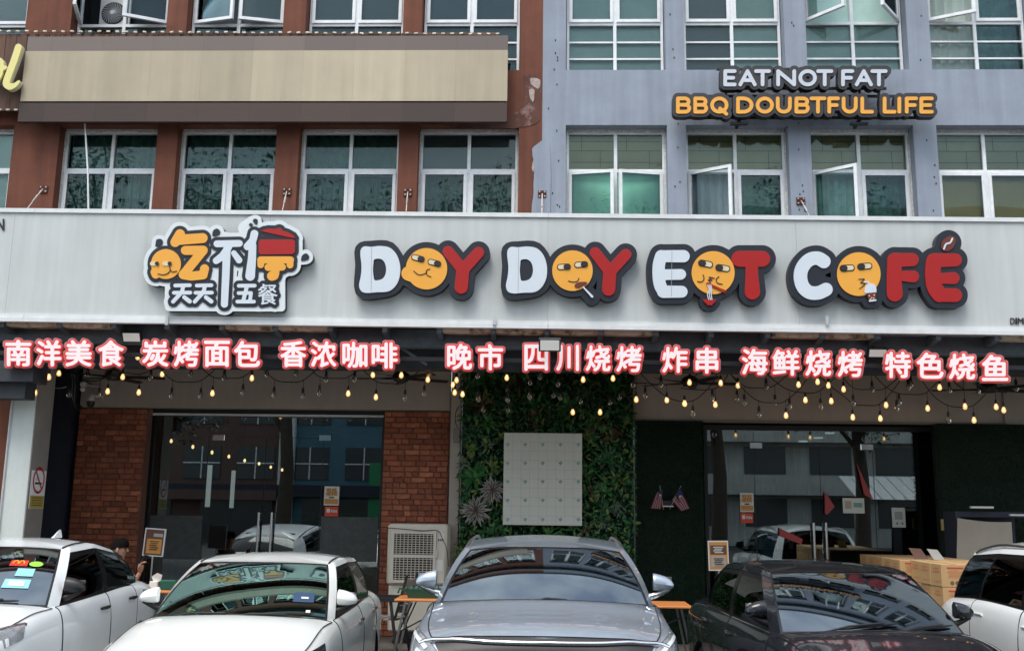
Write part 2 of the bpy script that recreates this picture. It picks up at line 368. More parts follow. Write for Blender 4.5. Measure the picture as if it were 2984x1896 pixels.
def outline(prims, grow=0., h=1.2, erode=0., tol=.12):
    xs = []; zs = []
    for p in prims:
        if p[0] == 's': r = max(p[2]) if isinstance(p[2], (list, tuple)) else p[2]; xs += [q[0] + s * r for q in p[1] for s in (-1, 1)]; zs += [q[1] + s * r for q in p[1] for s in (-1, 1)]
        else:
            for lp in p[1]: xs += [q[0] for q in lp]; zs += [q[1] for q in lp]
    m = grow + 3 * h; x0, x1, z0, z1 = min(xs) - m, max(xs) + m, min(zs) - m, max(zs) + m
    X, Z = np.meshgrid(np.arange(x0, x1, h), np.arange(z0, z1, h))
    D = field(prims, X, Z)
    if erode:
        lp = contours(D + erode, x0, z0, h, tol * .4); D = field([('p', lp, 'eo')], X, Z) - erode
    return contours(D - grow, x0, z0, h, tol)
def slab(name, loops, tr, y0, y1, mat, parent, smooth=None):
    """closed outlines (holes by even-odd) -> solid plate between depths y0 (front) and y1 (back)"""
    cu = bpy.data.curves.new('tmp', 'CURVE'); cu.dimensions = '2D'; cu.fill_mode = 'BOTH'; cu.extrude = abs(y1 - y0) / 2
    for lp in loops:
        s = cu.splines.new('POLY'); s.points.add(len(lp) - 1)
        for i, p in enumerate(lp): q = tr(*p); s.points[i].co = (q[0], q[1], 0, 1)
        s.use_cyclic_u = True
    ob = bpy.data.objects.new('tmp', cu); COL.objects.link(ob); dg = bpy.context.evaluated_depsgraph_get()
    me = bpy.data.meshes.new_from_object(ob.evaluated_get(dg)); bpy.data.objects.remove(ob); bpy.data.curves.remove(cu)
    ym = (y0 + y1) / 2; off = ORG[parent.name] if parent else (0, 0, 0)
    n = len(me.vertices); co = np.empty(n * 3); me.vertices.foreach_get('co', co); co = co.reshape(n, 3)
    co2 = np.stack([co[:, 0] - off[0], ym - co[:, 2] - off[1], co[:, 1] - off[2]], 1); me.vertices.foreach_set('co', co2.ravel())
    me.materials.clear(); me.materials.append(M[mat] if isinstance(mat, str) else mat)
    me.name = name; me.update()
    o = bpy.data.objects.new(name, me); COL.objects.link(o); o.parent = parent; ORG[o.name] = off; return o
def glyph(ch, box, flat=4):
    """font outline of one character fitted into a box (x0, y0, x1, y1) in picture-like coordinates (y down)"""
    cu = bpy.data.curves.new('tmp', 'FONT'); cu.body = ch
    ob = bpy.data.objects.new('tmp', cu); COL.objects.link(ob); dg = bpy.context.evaluated_depsgraph_get()
    cv = ob.evaluated_get(dg).to_curve(dg, apply_modifiers=False); loops = []
    for s in cv.splines:
        B = s.bezier_points; k = len(B); lp = []
        for i in range(k):
            a, b = B[i], B[(i + 1) % k]; p0, p1, p2, p3 = [np.array(v[:2]) for v in (a.co, a.handle_right, b.handle_left, b.co)]
            st = np.linalg.norm(p1 - p0) + np.linalg.norm(p3 - p2) + np.linalg.norm(p2 - p1) < np.linalg.norm(p3 - p0) * 1.002
            for t in ([0] if st else np.arange(flat) / flat): lp.append((1 - t) ** 3 * p0 + 3 * t * (1 - t) ** 2 * p1 + 3 * t * t * (1 - t) * p2 + t ** 3 * p3)
        loops.append(lp)
    ob.to_curve_clear() if hasattr(ob, 'to_curve_clear') else None
    bpy.data.objects.remove(ob); bpy.data.curves.remove(cu)
    A = np.array([p for lp in loops for p in lp]); mn, mx_ = A.min(0), A.max(0)
    sx = (box[2] - box[0]) / (mx_[0] - mn[0]); sy = (box[3] - box[1]) / (mx_[1] - mn[1])
    return [[(box[0] + (p[0] - mn[0]) * sx, box[3] - (p[1] - mn[1]) * sy) for p in lp] for lp in loops]
# ============================================================ ground
o = MB().box(-60, 60, -40, 11.3, -.2, 0).build('road', 'asphalt'); struct(o)
o = MB().box(-60, 60, 11.42, 22, -.2, .15).build('pavement', 'pave'); struct(o)
o = MB().box(-60, 60, 11.3, 11.418, -.2, .16).build('kerb', 'kerb'); struct(o)
for i in range(7):
    x = -8.8 + 2.55 * i
    struct(MB().box(x - .05, x + .05, 6.6, 11.25, .004, .008).build('parking_line', 'line'))

# ============================================================ upper storeys
YF, YW = 12.4, 12.6; GF_ = .15
brown = thing('brown_building', (-5, YF, 0), 'reddish brown painted shophouse upper storeys on the left with white framed windows', 'building')
grey = thing('grey_building', (3.5, YF, 0), 'blue grey painted shophouse upper storeys on the right with white framed windows', 'building')
def holed_wall(name, x0, x1, z0, z1, holes, mat, parent, y=YF, d=.26):
    xs = sorted({x0, x1, *[h[0] for h in holes], *[h[1] for h in holes]}); zs = sorted({z0, z1, *[h[2] for h in holes], *[h[3] for h in holes]})
    b = MB()
    for i in range(len(xs) - 1):
        for j in range(len(zs) - 1):
            cx, cz = (xs[i] + xs[i + 1]) / 2, (zs[j] + zs[j + 1]) / 2
            if any(h[0] < cx < h[1] and h[2] < cz < h[3] for h in holes): continue
            b.add([(xs[i], y, zs[j]), (xs[i + 1], y, zs[j]), (xs[i + 1], y, zs[j + 1]), (xs[i], y, zs[j + 1])], [(0, 1, 2, 3)])
    for a, c, e, f in holes:
        b.add([(a, y, e), (a, y + d, e), (a, y + d, f), (a, y, f)], [(0, 1, 2, 3)]); b.add([(c, y, e), (c, y + d, e), (c, y + d, f), (c, y, f)], [(3, 2, 1, 0)])
        b.add([(a, y, f), (c, y, f), (c, y + d, f), (a, y + d, f)], [(3, 2, 1, 0)]); b.add([(a, y, e), (c, y, e), (c, y + d, e), (a, y + d, e)], [(0, 1, 2, 3)])
    return b.build(name, mat, parent)
LB = [-8.45, -6.5, -4.9, -3.27, -1.69]; LG = [.25, 1.82, 3.43, 5.05, 6.7]; WW = 1.30
Z1a, Z1t, Z1b = 5.30, 6.30, 6.84; Z2a, Z2t, Z2b = 7.64, 8.38, 9.75
def holes(Ls):
    return [(l - .012, l + WW + .012, Z1a, Z1b + .03) for l in Ls] + [(l - .012, l + WW + .012, Z2a, Z2b + .02) for l in Ls]
XS = -.07
holed_wall('wall', -11.5, XS, 4.05, 12.6, holes(LB), 'brown', brown)
holed_wall('wall', XS, 11.5, 4.05, 12.6, holes(LG), 'grey', grey)
for b_, xa, xb, m in ((brown, -11.5, XS - .002, 'brown'), (grey, XS + .002, 11.5, 'grey')):
    MB().box(xa, xb, YF + .6, YF + .62, 4.1, 12.5).build('inner_wall', 'roomdark', b_)
    MB().box(xa, xb, YF - .28, YF - .003, 10.9, 11.02).build('ledge', 'steel_blue', b_)
    MB().box(xa, xb, YF - .12, YF + .8, 12.6, 12.72).build('parapet_cap', 'steel_blue', b_)
    MB().box(xa, xb, YF + .02, YF + .3, 3.63, 4.05).build('ground_beam', 'beam_dark', b_)
    MB().box(xa, xb, YF + .3, 14.6, 3.92, 4.0).build('soffit', 'ceil', b_)
M['blind_grey'] = pm('grey_blind_fabric', (.17, .19, .20), .8, var=.06, vs=1)
M['blind_grey2'] = pm('mid_grey_blind', (.11, .13, .145), .8, var=.1, vs=1)
M['mint'] = pm('mint_green_film', (.30, .78, .55), .7, var=.05, vs=3, streak=.08)
M['beigeboard'] = pm('stained_beige_board', (.50, .46, .26), .75, var=.08, vs=4, dirt=(.21, .11, .03), dsc=5, dth=.62)
M['boxbeige'] = pm('tan_carton_board', (.60, .48, .21), .8, var=.05)
M['seafoam'] = pm('pale_green_sheet', (.50, .70, .64), .7, var=.12, vs=2)
M['creamcurt'] = pm('cream_curtain', (.88, .89, .78), .8, var=.12, vs=3)
M['darkcurt'] = pm('dark_green_curtain', (.13, .29, .25), .85, var=.4, vs=6)
M['tealcurt'] = pm('grey_green_curtain', (.12, .25, .20), .85, var=.2, vs=6)
M['bluecurt'] = pm('grey_blue_curtain', (.28, .33, .37), .85, var=.15)
M['void'] = pm('dark_room', (.012, .016, .02), .9)
M['grille'] = pm('green_grille_paint', (.006, .045, .035), .55)
def frame_rect(b, x0, x1, z0, z1, w, y0, y1, mi=0):
    b.box(x0, x1, y0, y1, z1 - w, z1, mi); b.box(x0, x1, y0, y1, z0, z0 + w, mi)
    b.box(x0, x0 + w, y0, y1, z0 + w, z1 - w, mi); b.box(x1 - w, x1, y0, y1, z0 + w, z1 - w, mi)
def curtain_mesh(x0, x1, z0, z1, y, folds=9, amp=.025, seed=0):
    b = MB(); n = folds * 4; rnd = random.Random(seed); ph = rnd.random() * 6
    P = [[(x0 + (x1 - x0) * i / n, y + amp * math.sin(i * 1.6 + ph + .6 * math.sin(i * .7)), z) for i in range(n + 1)] for z in (z0, (z0 + z1) / 2, z1)]
    return b.grid(P)
def sash(win, x0, x1, z0, z1, hinge, ang):
    """a casement: frame and pane as children of the window, swung outward about its outer jamb"""
    w, h = x1 - x0, z1 - z0; s = 1 if hinge == 'l' else -1
    b = MB(); fw = .042
    X = lambda t: t * s
    def bx(a, c, e, f): b.box(min(X(a), X(c)), max(X(a), X(c)), -.02, .02, e, f)
    bx(0, w, h - fw, h); bx(0, w, 0, fw); bx(0, fw, fw, h - fw); bx(w - fw, w, fw, h - fw)
    hx = x0 if hinge == 'l' else x1
    fr = b.build('sash', 'alu', origin=(0, 0, 0)); p = MB(); p.box(min(X(fw), X(w - fw)), max(X(fw), X(w - fw)), -.003, .003, fw, h - fw)
    pn = p.build('sash_pane', 'glass', origin=(0, 0, 0))
    g = ORG[win.name]
    for q in (fr, pn):
        q.parent = win; q.location = (hx - g[0], YW - .035 - g[1], z0 - g[2]); q.rotation_euler = (0, 0, -s * RAD(ang))
def window(parent, L, row, back, opens={}, grille=None, label=None):
    z0, zt, z1 = (Z1a, Z1t, Z1b) if row == 1 else (Z2a, Z2t, Z2b); x0, x1 = L, L + WW; xm = (x0 + x1) / 2
    b = MB(); frame_rect(b, x0, x1, z0, z1, .035, YW - .03, YW + .03)
    b.box(xm - .022, xm + .022, YW - .032, YW + .032, z0 + .035, z1 - .035)
    b.box(x0 + .035, xm - .022, YW - .034, YW + .034, zt - .02, zt + .02); b.box(xm + .022, x1 - .035, YW - .034, YW + .034, zt - .02, zt + .02)
    if row == 2:
        for zz in (7.88, 8.12):
            b.box(x0 + .035, xm - .022, YW - .02, YW + .02, zz - .012, zz + .012); b.box(xm + .022, x1 - .035, YW - .02, YW + .02, zz - .012, zz + .012)
    wn = b.build('window', 'alu', parent, label=label)
    cells = {'ul': (x0 + .035, xm - .022, zt + .02, z1 - .035), 'ur': (xm + .022, x1 - .035, zt + .02, z1 - .035), 'll': (x0 + .035, xm - .022, z0 + .035, zt - .02), 'lr': (xm + .022, x1 - .035, z0 + .035, zt - .02)}
    act = ('ll', 'lr') if row == 1 else ('ul', 'ur')
    for k, (a, c, e, f) in cells.items():
        if k in act: sash(wn, a, c, e, f, 'l' if k[1] == 'l' else 'r', opens.get(k, 0))
        elif row == 2:
            for e2, f2 in ((e, 7.866), (7.894, 8.106), (8.134, f)): MB().box(a, c, YW - .003, YW + .003, e2, f2).build('pane', 'glass', wn)
        else: MB().box(a, c, YW - .003, YW + .003, e, f).build('pane', 'glass', wn)
    for k, mt in back.items():
        ks = {'all': (x0 + .02, x1 - .02, z0 + .02, z1 - .02), 'u': (x0 + .02, x1 - .02, zt, z1 - .02), 'l': (x0 + .02, x1 - .02, z0 + .02, zt), 'L': (x0 + .02, xm, z0 + .02, z1 - .02), 'R': (xm + .001, x1 - .02, z0 + .02, z1 - .02)}
        a, c, e, f = ks[k] if k in ks else cells[k]
        yb = YW + (.30 if mt == 'void' else .07 if mt == 'creamcurt' else .14 if 'curt' in mt else .045)
        if 'curt' in mt: curtain_mesh(a - .02, c + .02, e - .02, f + .02, yb, folds=max(4, int((c - a) * 9)), seed=int(L * 10)).build('curtain', mt, wn, smooth=60)
        else: MB().box(a - .02, c + .02, yb, yb + .004, e - .02, f + .02).build('blind', mt, wn)
    if grille:
        g = MB(); rnd = random.Random(int(L * 7))
        for i in range(12):
            x = x0 + .07 + (WW - .14) * i / 11 + rnd.uniform(-.012, .012); g.box(x - .009, x + .009, YW + .065, YW + .08, z0 + .04, zt + grille)
        for zz in (z0 + .12, z0 + .36, z0 + .62, zt + grille - .12): g.box(x0 + .05, x1 - .05, YW + .081, YW + .092, zz - .009, zz + .009)
        g.build('window_grille', 'grille', wn)
    rnd = random.Random(int(L * 100) + row)
    if row == 1:
        p = MB()
        for side in (0, 1):
            pts = []; x = (x0 - .011) if side == 0 else (x1 + .011)
            p.box(min(x, x + (.02 if side == 0 else -.02)), max(x, x + (.02 if side == 0 else -.02)), YW - .052, YW - .031, z0, z1 - .01)
        n = 16
        for i in range(n):
            xa = x0 + WW * i / n; p.box(xa, xa + WW / n, YW - .05, YW - .0305, z1 - .004 - rnd.uniform(.0, .012), z1 + .028)
        p.build('putty_line', 'putty', wn)
    return wn
# brown side, lower row
window(brown, LB[0], 1, {'all': 'seafoam'})
window(brown, LB[1], 1, {'all': 'darkcurt'}, grille=.1); window(brown, LB[2], 1, {'all': 'darkcurt'}, grille=.1)
window(brown, LB[3], 1, {'L': 'darkcurt', 'R': 'tealcurt'}, grille=.06)
w = window(brown, LB[4], 1, {'u': 'blind_grey', 'l': 'tealcurt'}, grille=-.02, label='window with pale blind behind its upper panes')
# brown side, upper row
window(brown, LB[0], 2, {'all': 'blind_grey2'})
window(brown, LB[1], 2, {'all': 'void'}, {'ul': 72, 'ur': 24}); window(brown, LB[2], 2, {'all': 'blind_grey2'}, {'ul': 14, 'ur': 13})
window(brown, LB[3], 2, {'all': 'blind_grey2'}); window(brown, LB[4], 2, {'all': 'blind_grey2'})
# grey side
window(grey, LG[0], 1, {'u': 'beigeboard', 'l': 'mint'}, {'ll': 11, 'lr': 11}, label='window with mint green film behind its lower casements')
window(grey, LG[1], 1, {'u': 'beigeboard', 'll': 'bluecurt', 'lr': 'darkcurt'}, {'ll': 32})
window(grey, LG[2], 1, {'u': 'beigeboard', 'l': 'darkcurt'}, {'ll': 38})
w8 = window(grey, LG[3], 1, {'u': 'beigeboard', 'l': 'boxbeige'}); window(grey, LG[4], 1, {'all': 'blind_grey2'})
window(grey, LG[0], 2, {'all': 'seafoam'}); window(grey, LG[1], 2, {'L': 'blind_grey', 'R': 'seafoam'})
window(grey, LG[2], 2, {'all': 'seafoam'}, {'ul': 48, 'ur': 52}); window(grey, LG[3], 2, {'L': 'creamcurt', 'R': 'darkcurt'}, {'ul': 26})
window(grey, LG[4], 2, {'all': 'blind_grey2'})
# board joints behind the beige upper panes
for L in LG[:4]:
    b = MB()
    for zz in (6.44, 6.60, 6.73): b.box(L + .05, L + WW - .05, YW + .038, YW + .041, zz, zz + .004)
    for i, xx in enumerate((.2, .45, .8, 1.1)): b.box(L + xx, L + xx + .004, YW + .038, YW + .0405, 6.36, 6.60) if i % 2 else b.box(L + xx, L + xx + .004, YW + .038, YW + .0405, 6.60, 6.80)
    wn = [c for c in grey.children if c.name.startswith('window')][LG.index(L)]
    b.build('board_joint', 'blackmat', wn)
o = holed_wall('end_wall', 7.4, 11.5, GF_, 3.92, [], 'header', grey, 14.06, .2); holed_wall('end_wall', -11.5, -9.4, GF_, 3.92, [], 'navy', brown, 12.9, .2)
# worn paint at the party line
def patch(name, pts, mat, parent, y, n=3, jit=1.5):
    lp = spl(pts, n, True); rnd = random.Random(5); lp = [(x + rnd.uniform(-jit, jit), z + rnd.uniform(-jit, jit)) for x, z in lp]
    return slab(name, [lp], lambda a, c: W(a, c, y), y, y + .004, mat, parent)
patch('peeling_paint', [(1523, 222), (1576, 228), (1574, 300), (1572, 352), (1520, 372), (1440, 374), (1300, 372), (1420, 352), (1500, 330), (1530, 290)], 'brown_old', brown, YF - .006)
patch('paint_overlap', [(1556, 426), (1600, 424), (1600, 640), (1552, 640), (1554, 560), (1557, 500), (1553, 460)], 'grey', grey, YF - .011, 5, 1.2)
M['scar'] = pm('bare_plaster', (.45, .36, .33), .9, var=.3, vs=12)
for pts in ([(1541, 262), (1556, 262), (1555, 296), (1548, 292)], [(1550, 478), (1556, 468), (1556, 500), (1552, 498)], [(1545, 228), (1572, 232), (1571, 258), (1552, 250)]): patch('bare_plaster_spot', pts, 'scar', brown, YF - .009, 4, 1)
rh = random.Random(3); bm_ = MB()
for _ in range(60):
    L = rh.choice([-.0, 1.62, 3.2, 4.85]); x = L + rh.uniform(.0, .14) if L else rh.uniform(0, .2); z = rh.choice([rh.uniform(5.7, 6.9), rh.uniform(7.0, 9.2)])
    bm_.box(x - .007, x + .007, YF - .004, YF - .001, z - .012, z + .012)
bm_.build('anchor_holes', 'blackmat', grey)['kind'] = 'stuff'

# air conditioner behind the open window of the brown storey
ax, az_ = W(333, 43, 12.83); ac = thing('air_conditioner', (ax, 12.8, az_ - .25), 'white outdoor unit with round fan seen in the open upper brown window', 'air conditioner')
MB().rbox(ax - .2, ax + .24, 12.80, 12.84, az_ - .24, az_ + .3, .01).build('casing', 'white', ac)
b = MB(); b.lathe([(0, -.012), (.165, -.012), (.17, 0)], (ax, 12.80, az_), 24, axis='y'); b.build('fan_guard', 'black', ac, smooth=40)
b = MB()
for k in range(26):
    a = k * 2 * math.pi / 26; P = [(ax + r * math.cos(a + r * 5), 12.782, az_ + r * math.sin(a + r * 5)) for r in (.03, .07, .11, .155)]; b.tube(P, .003, 4)
b.build('guard_wire', 'alu', ac); MB().lathe([(0, -.03), (.03, -.03), (.034, 0)], (ax, 12.79, az_), 14, axis='y').build('hub', 'alu', ac, smooth=40)

# ============================================================ brown timber sign of the neighbour
ts = thing('timber_sign', (-4, 12.2, 6.8), 'long weathered brown plank signboard with a blank beige stand-in for lettering on the brown building', 'signboard')
x0, zt_ = W(0, 95, 12.2); xe, _ = W(1452, 108, 12.2); zb_ = W(0, 322, 12.2)[1]; zt_ = W(0, 95, 12.2)[1] - .02
rnd = random.Random(11); x = -8.6; pl = {}
while x < xe - .02:
    w = .148; key = rnd.randrange(5)
    if key not in pl:
        q = MB(); q.rbox(0, w - .006, 0, .03, 0, zt_ - zb_, .003); pl[key] = q.mesh('plank', 'wood')
    o = inst(pl[key], 'plank', (x, 12.20 + rnd.uniform(0, .006), zb_), ts); o.scale.x = 1 if x + w < xe else (xe - x) / w; x += w
MB().box(-8.6, xe, 12.235, 12.38, zt_ - .1, zt_ - .06).build('top_flashing', 'steel_blue', ts)
cols = [75, 147, 295, 443, 590, 738, 886, 1033, 1181, 1329, 1480]  # added blank tiles in the averaged colours of the sign's blurred lettering
for i in range(len(cols) - 1):
    xa, za = W(cols[i], 148, 12.14); xb = W(cols[i + 1], 148, 12.14)[0]; zb2 = W(700, 295, 12.14)[1]; za = W(700, 148, 12.14)[1]
    MB().box(xa, xb - .001, 12.14, 12.195, zb2, za).build('beige_stand_in', 'beige', ts); z9 = W(700, 106, 12.16)[1]; MB().box(xa, xb - .001, 12.16, 12.195, za + .002, z9).build('grey_stand_in', 'grey_stand_in', ts)
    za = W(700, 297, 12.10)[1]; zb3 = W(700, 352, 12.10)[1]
    MB().box(xa, xb - .001, 12.13, 12.195, zb3, min(za, zb2 - .003)).build('shade_strip', 'shade_sheet', ts)  # strip added where the sign's underside is only in shade
for px in (110, 480, 900, 1300):
    xa, za = W(px, 330, 12.3); b = MB(); b.bar((xa, 12.24, 6.98), (xa, 12.39, 6.9), .04); b.bar((xa, 12.24, 7.6), (xa, 12.39, 7.6), .04); b.build('bracket', 'rust', ts)
# script letters, the end of the neighbour's sign
def px_slab(name, prims, Y0, Y1, mat, parent, grow=0, h=1.2, erode=0, tol=.12):
    return slab(name, outline(prims, grow, h, erode, tol), lambda a, c: W(a, c, Y0), Y0, Y1, mat, parent)
dl = thing('script_letter', (W(30, 250, 12.04)[0], 12.08, 6.9), 'cream yellow script letter l on the timber sign at the left edge of the photo', 'sign letter')
R4 = lambda P, s=2.391, ox=0, oy=0: [(ox + x / s, oy + y / s) for x, y in P]
lp = [('s', R4(spl([(128, 330), (95, 430), (60, 520), (42, 580), (62, 602), (100, 596), (130, 570)], 5)), [9.5] * 20 + [10, 10, 9, 8, 7, 6.5, 6, 5, 4.5, 4, 3.5])]
px_slab('face', lp, 12.02, 12.055, 'cream', dl, 0); px_slab('side', lp, 12.056, 12.13, 'cream_side', dl, .6)
dl2 = thing('script_letter', (W(5, 250, 12.04)[0], 12.08, 6.9), 'cream yellow script letter cut off by the left edge of the photo', 'sign letter')
lp = [('s', R4(spl([(-70, 470), (-30, 430), (0, 420), (12, 450), (0, 520), (-30, 570)], 5)), 6), ('s', R4([(-10, 495), (35, 470)]), 5)]
px_slab('face', lp, 12.02, 12.055, 'cream', dl2, 0); px_slab('side', lp, 12.056, 12.13, 'cream_side', dl2, .6)
for nm, P0, P1, n, lab in (('led_string', (0, 92), (1450, 100), 56, 'row of small cream light modules along the top of the timber sign'), ('led_string', (0, 320), (95, 320), 5, 'short row of light modules under the timber sign at its left end')):
    t = thing(nm, (W(*P0, 12.18)[0], 12.17, W(*P0, 12.18)[1]), lab, 'light string'); q = MB(); q.rbox(-.024, .024, -.012, .012, -.011, .011, .003); me = q.mesh('led_module', 'led'); cab = []
    for i in range(n):
        f = i / (n - 1); px, py = P0[0] + (P1[0] - P0[0]) * f, P0[1] + (P1[1] - P0[1]) * f + rnd.uniform(-1, 1); x, z = W(px, py, 12.18)
        inst(me, 'led_module', (x, 12.175, z), t, (0, rnd.uniform(-.2, .2), 0)); cab += [(x, 12.192, z), (x + .05, 12.192, z - .008)]
    MB().tube(cab, .005, 4).build('cable', 'black', t)
# thin pipe and stay wires on the wall
pipe = MB().tube([(*W(247, 352, 12.30)[:1], 12.30, W(247, 352, 12.30)[1]), (W(256, 500, 12.3)[0], 12.3, W(256, 500, 12.3)[1]), (W(258, 625, 12.3)[0], 12.3, W(258, 625, 12.3)[1])], .012, 7).build('pipe', 'alu', origin=(W(258, 625, 12.3)[0], 12.3, 5.3), smooth=60)
tag(pipe, 'thin white pipe running down across the second brown window from the left', 'pipe')
for i, (a, c, d, e, lb) in enumerate(((128, 553, 75, 610, 'leftmost on the wide brown pier'), (837, 560, 822, 612, 'on the second brown pier, beside the logo'), (1189, 562, 1183, 615, 'on the brown pier above the first word'), (1580, 567, 1579, 628, 'on the grey wall right of the brown paint'), (2333, 587, 2364, 636, 'rightmost, on the grey pier beside an open casement'))):
    x, z = W(a, c, YF); x2, z2 = W(d, e, 12.1)
    t = thing('sign_stay', (x, YF, z), 'rusty wall plate with stay wire ' + lb, 'stay wire', 'rusty stay wires holding the sign')
    MB().box(x - .055, x + .055, YF - .012, YF - .001, z - .05, z + .05).build('wall_plate', 'rust', t)
    b = MB()
    for u in (-.034, .034):
        for v in (-.03, .03): b.lathe([(0, -.016), (.011, -.014), (.012, 0)], (x + u, YF - .012, z + v), 6, axis='y')
    b.build('bolt', 'chain', t)
    A = Vector((x, YF - .03, z)); B = Vector((x2, 12.12, z2)); b = MB(); b.tube([A, A.lerp(B, .3)], .008, 5); b.tube([A.lerp(B, .3), A.lerp(B, .62)], .014, 6); b.tube([A.lerp(B, .62), B], .007, 5); b.build('turnbuckle', 'chain', t, smooth=60)

# ============================================================ main sign board
YS = 11.7
SZ = lambda X: -.0064 * (X + .5)
sb = thing('sign_board', (-.5, YS, 4.0), 'long pale grey sheet metal sign board across both shops above the cafe', 'sign board')
jo = [-9.6, -6.6, -3.4, W(1597, 700, YS)[0], 3.0, 5.9, 8.6]
def skew(b): b.v = [(p[0], p[1], p[2] + SZ(p[0])) for p in b.v]; return b
for i in range(6): skew(MB().box(jo[i] + .0012, jo[i + 1] - .0012, YS, YS + .2, 4.09, 5.42)).build('panel', 'board', sb)
for a, c in ((-9.6, -6.35), (-6.346, .02), (.024, 8.6)):
    skew(MB().box(a, c, YS - .022, YS + .2, 5.40, 5.452)).build('top_trim', 'trim', sb)
    skew(MB().box(a, c, YS - .02, YS - .001, 4.075, 4.118)).build('bottom_trim', 'trim', sb)
    skew(MB().box(a, c, YS - .035, YS + .05, 4.022, 4.072)).build('drip_trim', 'trim', sb)
for px in (487, 1441, 2410): x, z = W(px, 925, YS - .05); MB().box(x - .018, x + .018, YS - .06, YS - .04, z - .09, z + .02).build('clamp', 'alu_old', sb)
def textobj(s, prims_box, Y, mat, parent, name='lettering', grow=.3):
    return None
# black letters at the two ends of the board
def word(name, s, box, Y, mat, parent, grow=.5, h=.8, gap=.0, t=.006):
    n = len(s); prims = []; x = box[0]; wch = {'I': .35, 'l': .3, 'i': .3, ' ': .5, 'M': 1.25, 'W': 1.3, 'N': 1.05, "'": .3, '.': .3, '1': .7}
    tot = sum(wch.get(c, 1) for c in s); u = (box[2] - box[0]) / tot
    for c in s:
        ww = u * wch.get(c, 1)
        if c not in " '": prims.append(('p', glyph(c, (x + ww * .1, box[1], x + ww * .9, box[3]), 3)))
        x += ww
    return px_slab(name, prims, Y, Y + t, mat, parent, grow, h, 0, .08)
t = thing('board_letter', (W(5, 650, 11.68)[0], 11.69, 5.2), 'black letter N at the left end of the pale board', 'sign letter'); word('letter', 'N', (-12, 638, 14, 671), 11.686, 's_black', t, .8)
t = thing('board_letter', (W(2960, 930, 11.68)[0], 11.69, 4.2), 'small black letters DIMI at the right end of the pale board', 'sign letter'); word('letter', 'DIMI', (2943, 926, 2990, 944), 11.686, 's_black', t, .35)

# ---------------- logo plaque
def Z4(P): return [(400 + x / 4.459, 620 + y / 4.459) for x, y in P]
k4 = 1 / 4.459
lg = thing('logo_sign', (W(660, 780, 11.6)[0], 11.62, 4.2), 'cut-out logo plaque with orange, white and red Chinese characters on a white backing', 'logo sign')
def S4(P, r, n=0):
    P = spl(P, n) if n else P
    return ('s', Z4(P), [q * k4 for q in r] if isinstance(r, (list, tuple)) else r * k4)
def P4(P, n=0): return ('p', [Z4(spl(P, n, True) if n else P)])
or_ = [S4([(555, 275), (492, 383)], 62), S4([(530, 352), (850, 328)], [66, 64]), S4([(625, 488), (855, 487), (610, 790)], [58, 60, 60]), S4([(600, 800), (700, 822), (855, 806), (874, 726)], [62, 58, 58, 58], 0)]
or_ += [S4([(372, 665)], 194), S4([(228, 770), (240, 800)], 55)]
orr = [S4([(1605, 612), (1990, 612)], 46), S4([(1605, 615), (1605, 675)], 44), S4([(1985, 620), (1985, 678)], 44), S4([(1700, 708), (1885, 704)], 46), S4([(1800, 715), (1795, 790)], 50), S4([(1748, 820), (1775, 812)], 62)]
redp = [P4([(1605, 236), (1640, 218), (1700, 206), (1790, 208), (1815, 205), (1828, 195), (1850, 193), (1872, 202), (1880, 228), (1960, 252), (2030, 292), (2056, 330), (1960, 316), (1800, 280), (1660, 250)]),
        S4([(1618, 385), (1618, 500)], 40), S4([(2005, 390), (2005, 490)], 46), P4([(1580, 385), (1618, 347), (2000, 345), (2050, 390), (2050, 490), (2000, 537), (1618, 540), (1580, 500)])]
wh = [S4([(1035, 403), (1325, 397)], 44), S4([(1190, 440), (1110, 560), (1025, 622)], [44, 50, 44]), S4([(1163, 480), (1150, 800), (1132, 1185)], [50, 49, 46]), S4([(1255, 523), (1322, 615)], [36, 42]),
      S4([(1522, 272), (1500, 360), (1430, 437)], [50, 48, 48]), S4([(1498, 420), (1490, 600), (1466, 820)], [48, 53, 62])]
for dx in (0, 281): wh += [S4([(492 + dx, 944), (682 + dx, 940)], 24), S4([(475 + dx, 1038), (688 + dx, 1036)], 24), S4([(600 + dx, 945), (578 + dx, 1030), (465 + dx, 1153)], [24, 26, 25]), S4([(610 + dx, 1096), (680 + dx, 1150)], [26, 28])]
wh += [S4([(1318, 947), (1525, 945)], 24), S4([(1315, 1042), (1478, 1040), (1462, 1148)], 23), S4([(1425, 950), (1375, 1150)], 25), S4([(1300, 1153), (1515, 1153)], 24)]
can = [('p', [[(q[0], q[1]) for q in lp] for lp in glyph('餐', (*Z4([(1570, 925)])[0], *Z4([(1818, 1190)])[0]), 3)])]
dots = [P4([(238, 400), (250, 350), (300, 338), (330, 365), (322, 410), (280, 436), (235, 432)], 4), P4([(975, 275), (990, 225), (1040, 205), (1075, 240), (1060, 285), (985, 302)], 4), P4([(1450, 150), (1475, 132), (1500, 150), (1490, 175), (1460, 172)], 4),
        P4([(1502, 110), (1520, 78), (1558, 85), (1562, 125), (1545, 152)], 4), P4([(2130, 590), (2150, 545), (2200, 527), (2232, 570), (2210, 610), (2135, 622)], 4)]
allc = or_ + orr + redp + wh + can
dark = outline(allc, 45 * k4, 1.2)
dark_p = ('p', dark, 'eo'); rect_ = P4([(410, 900), (1870, 880), (1870, 1230), (410, 1225)])
wout = outline([('s', [p for p in lp] + [lp[0]], .1) for lp in dark] + [dark_p] + dots + [rect_] + [S4([(1400, 200), (1500, 130)], 40), P4([(900, 250), (1400, 350), (1600, 700), (1000, 700)])], 50 * k4, 1.6)
TL = lambda Y: (lambda a, c: W(a, c, Y))
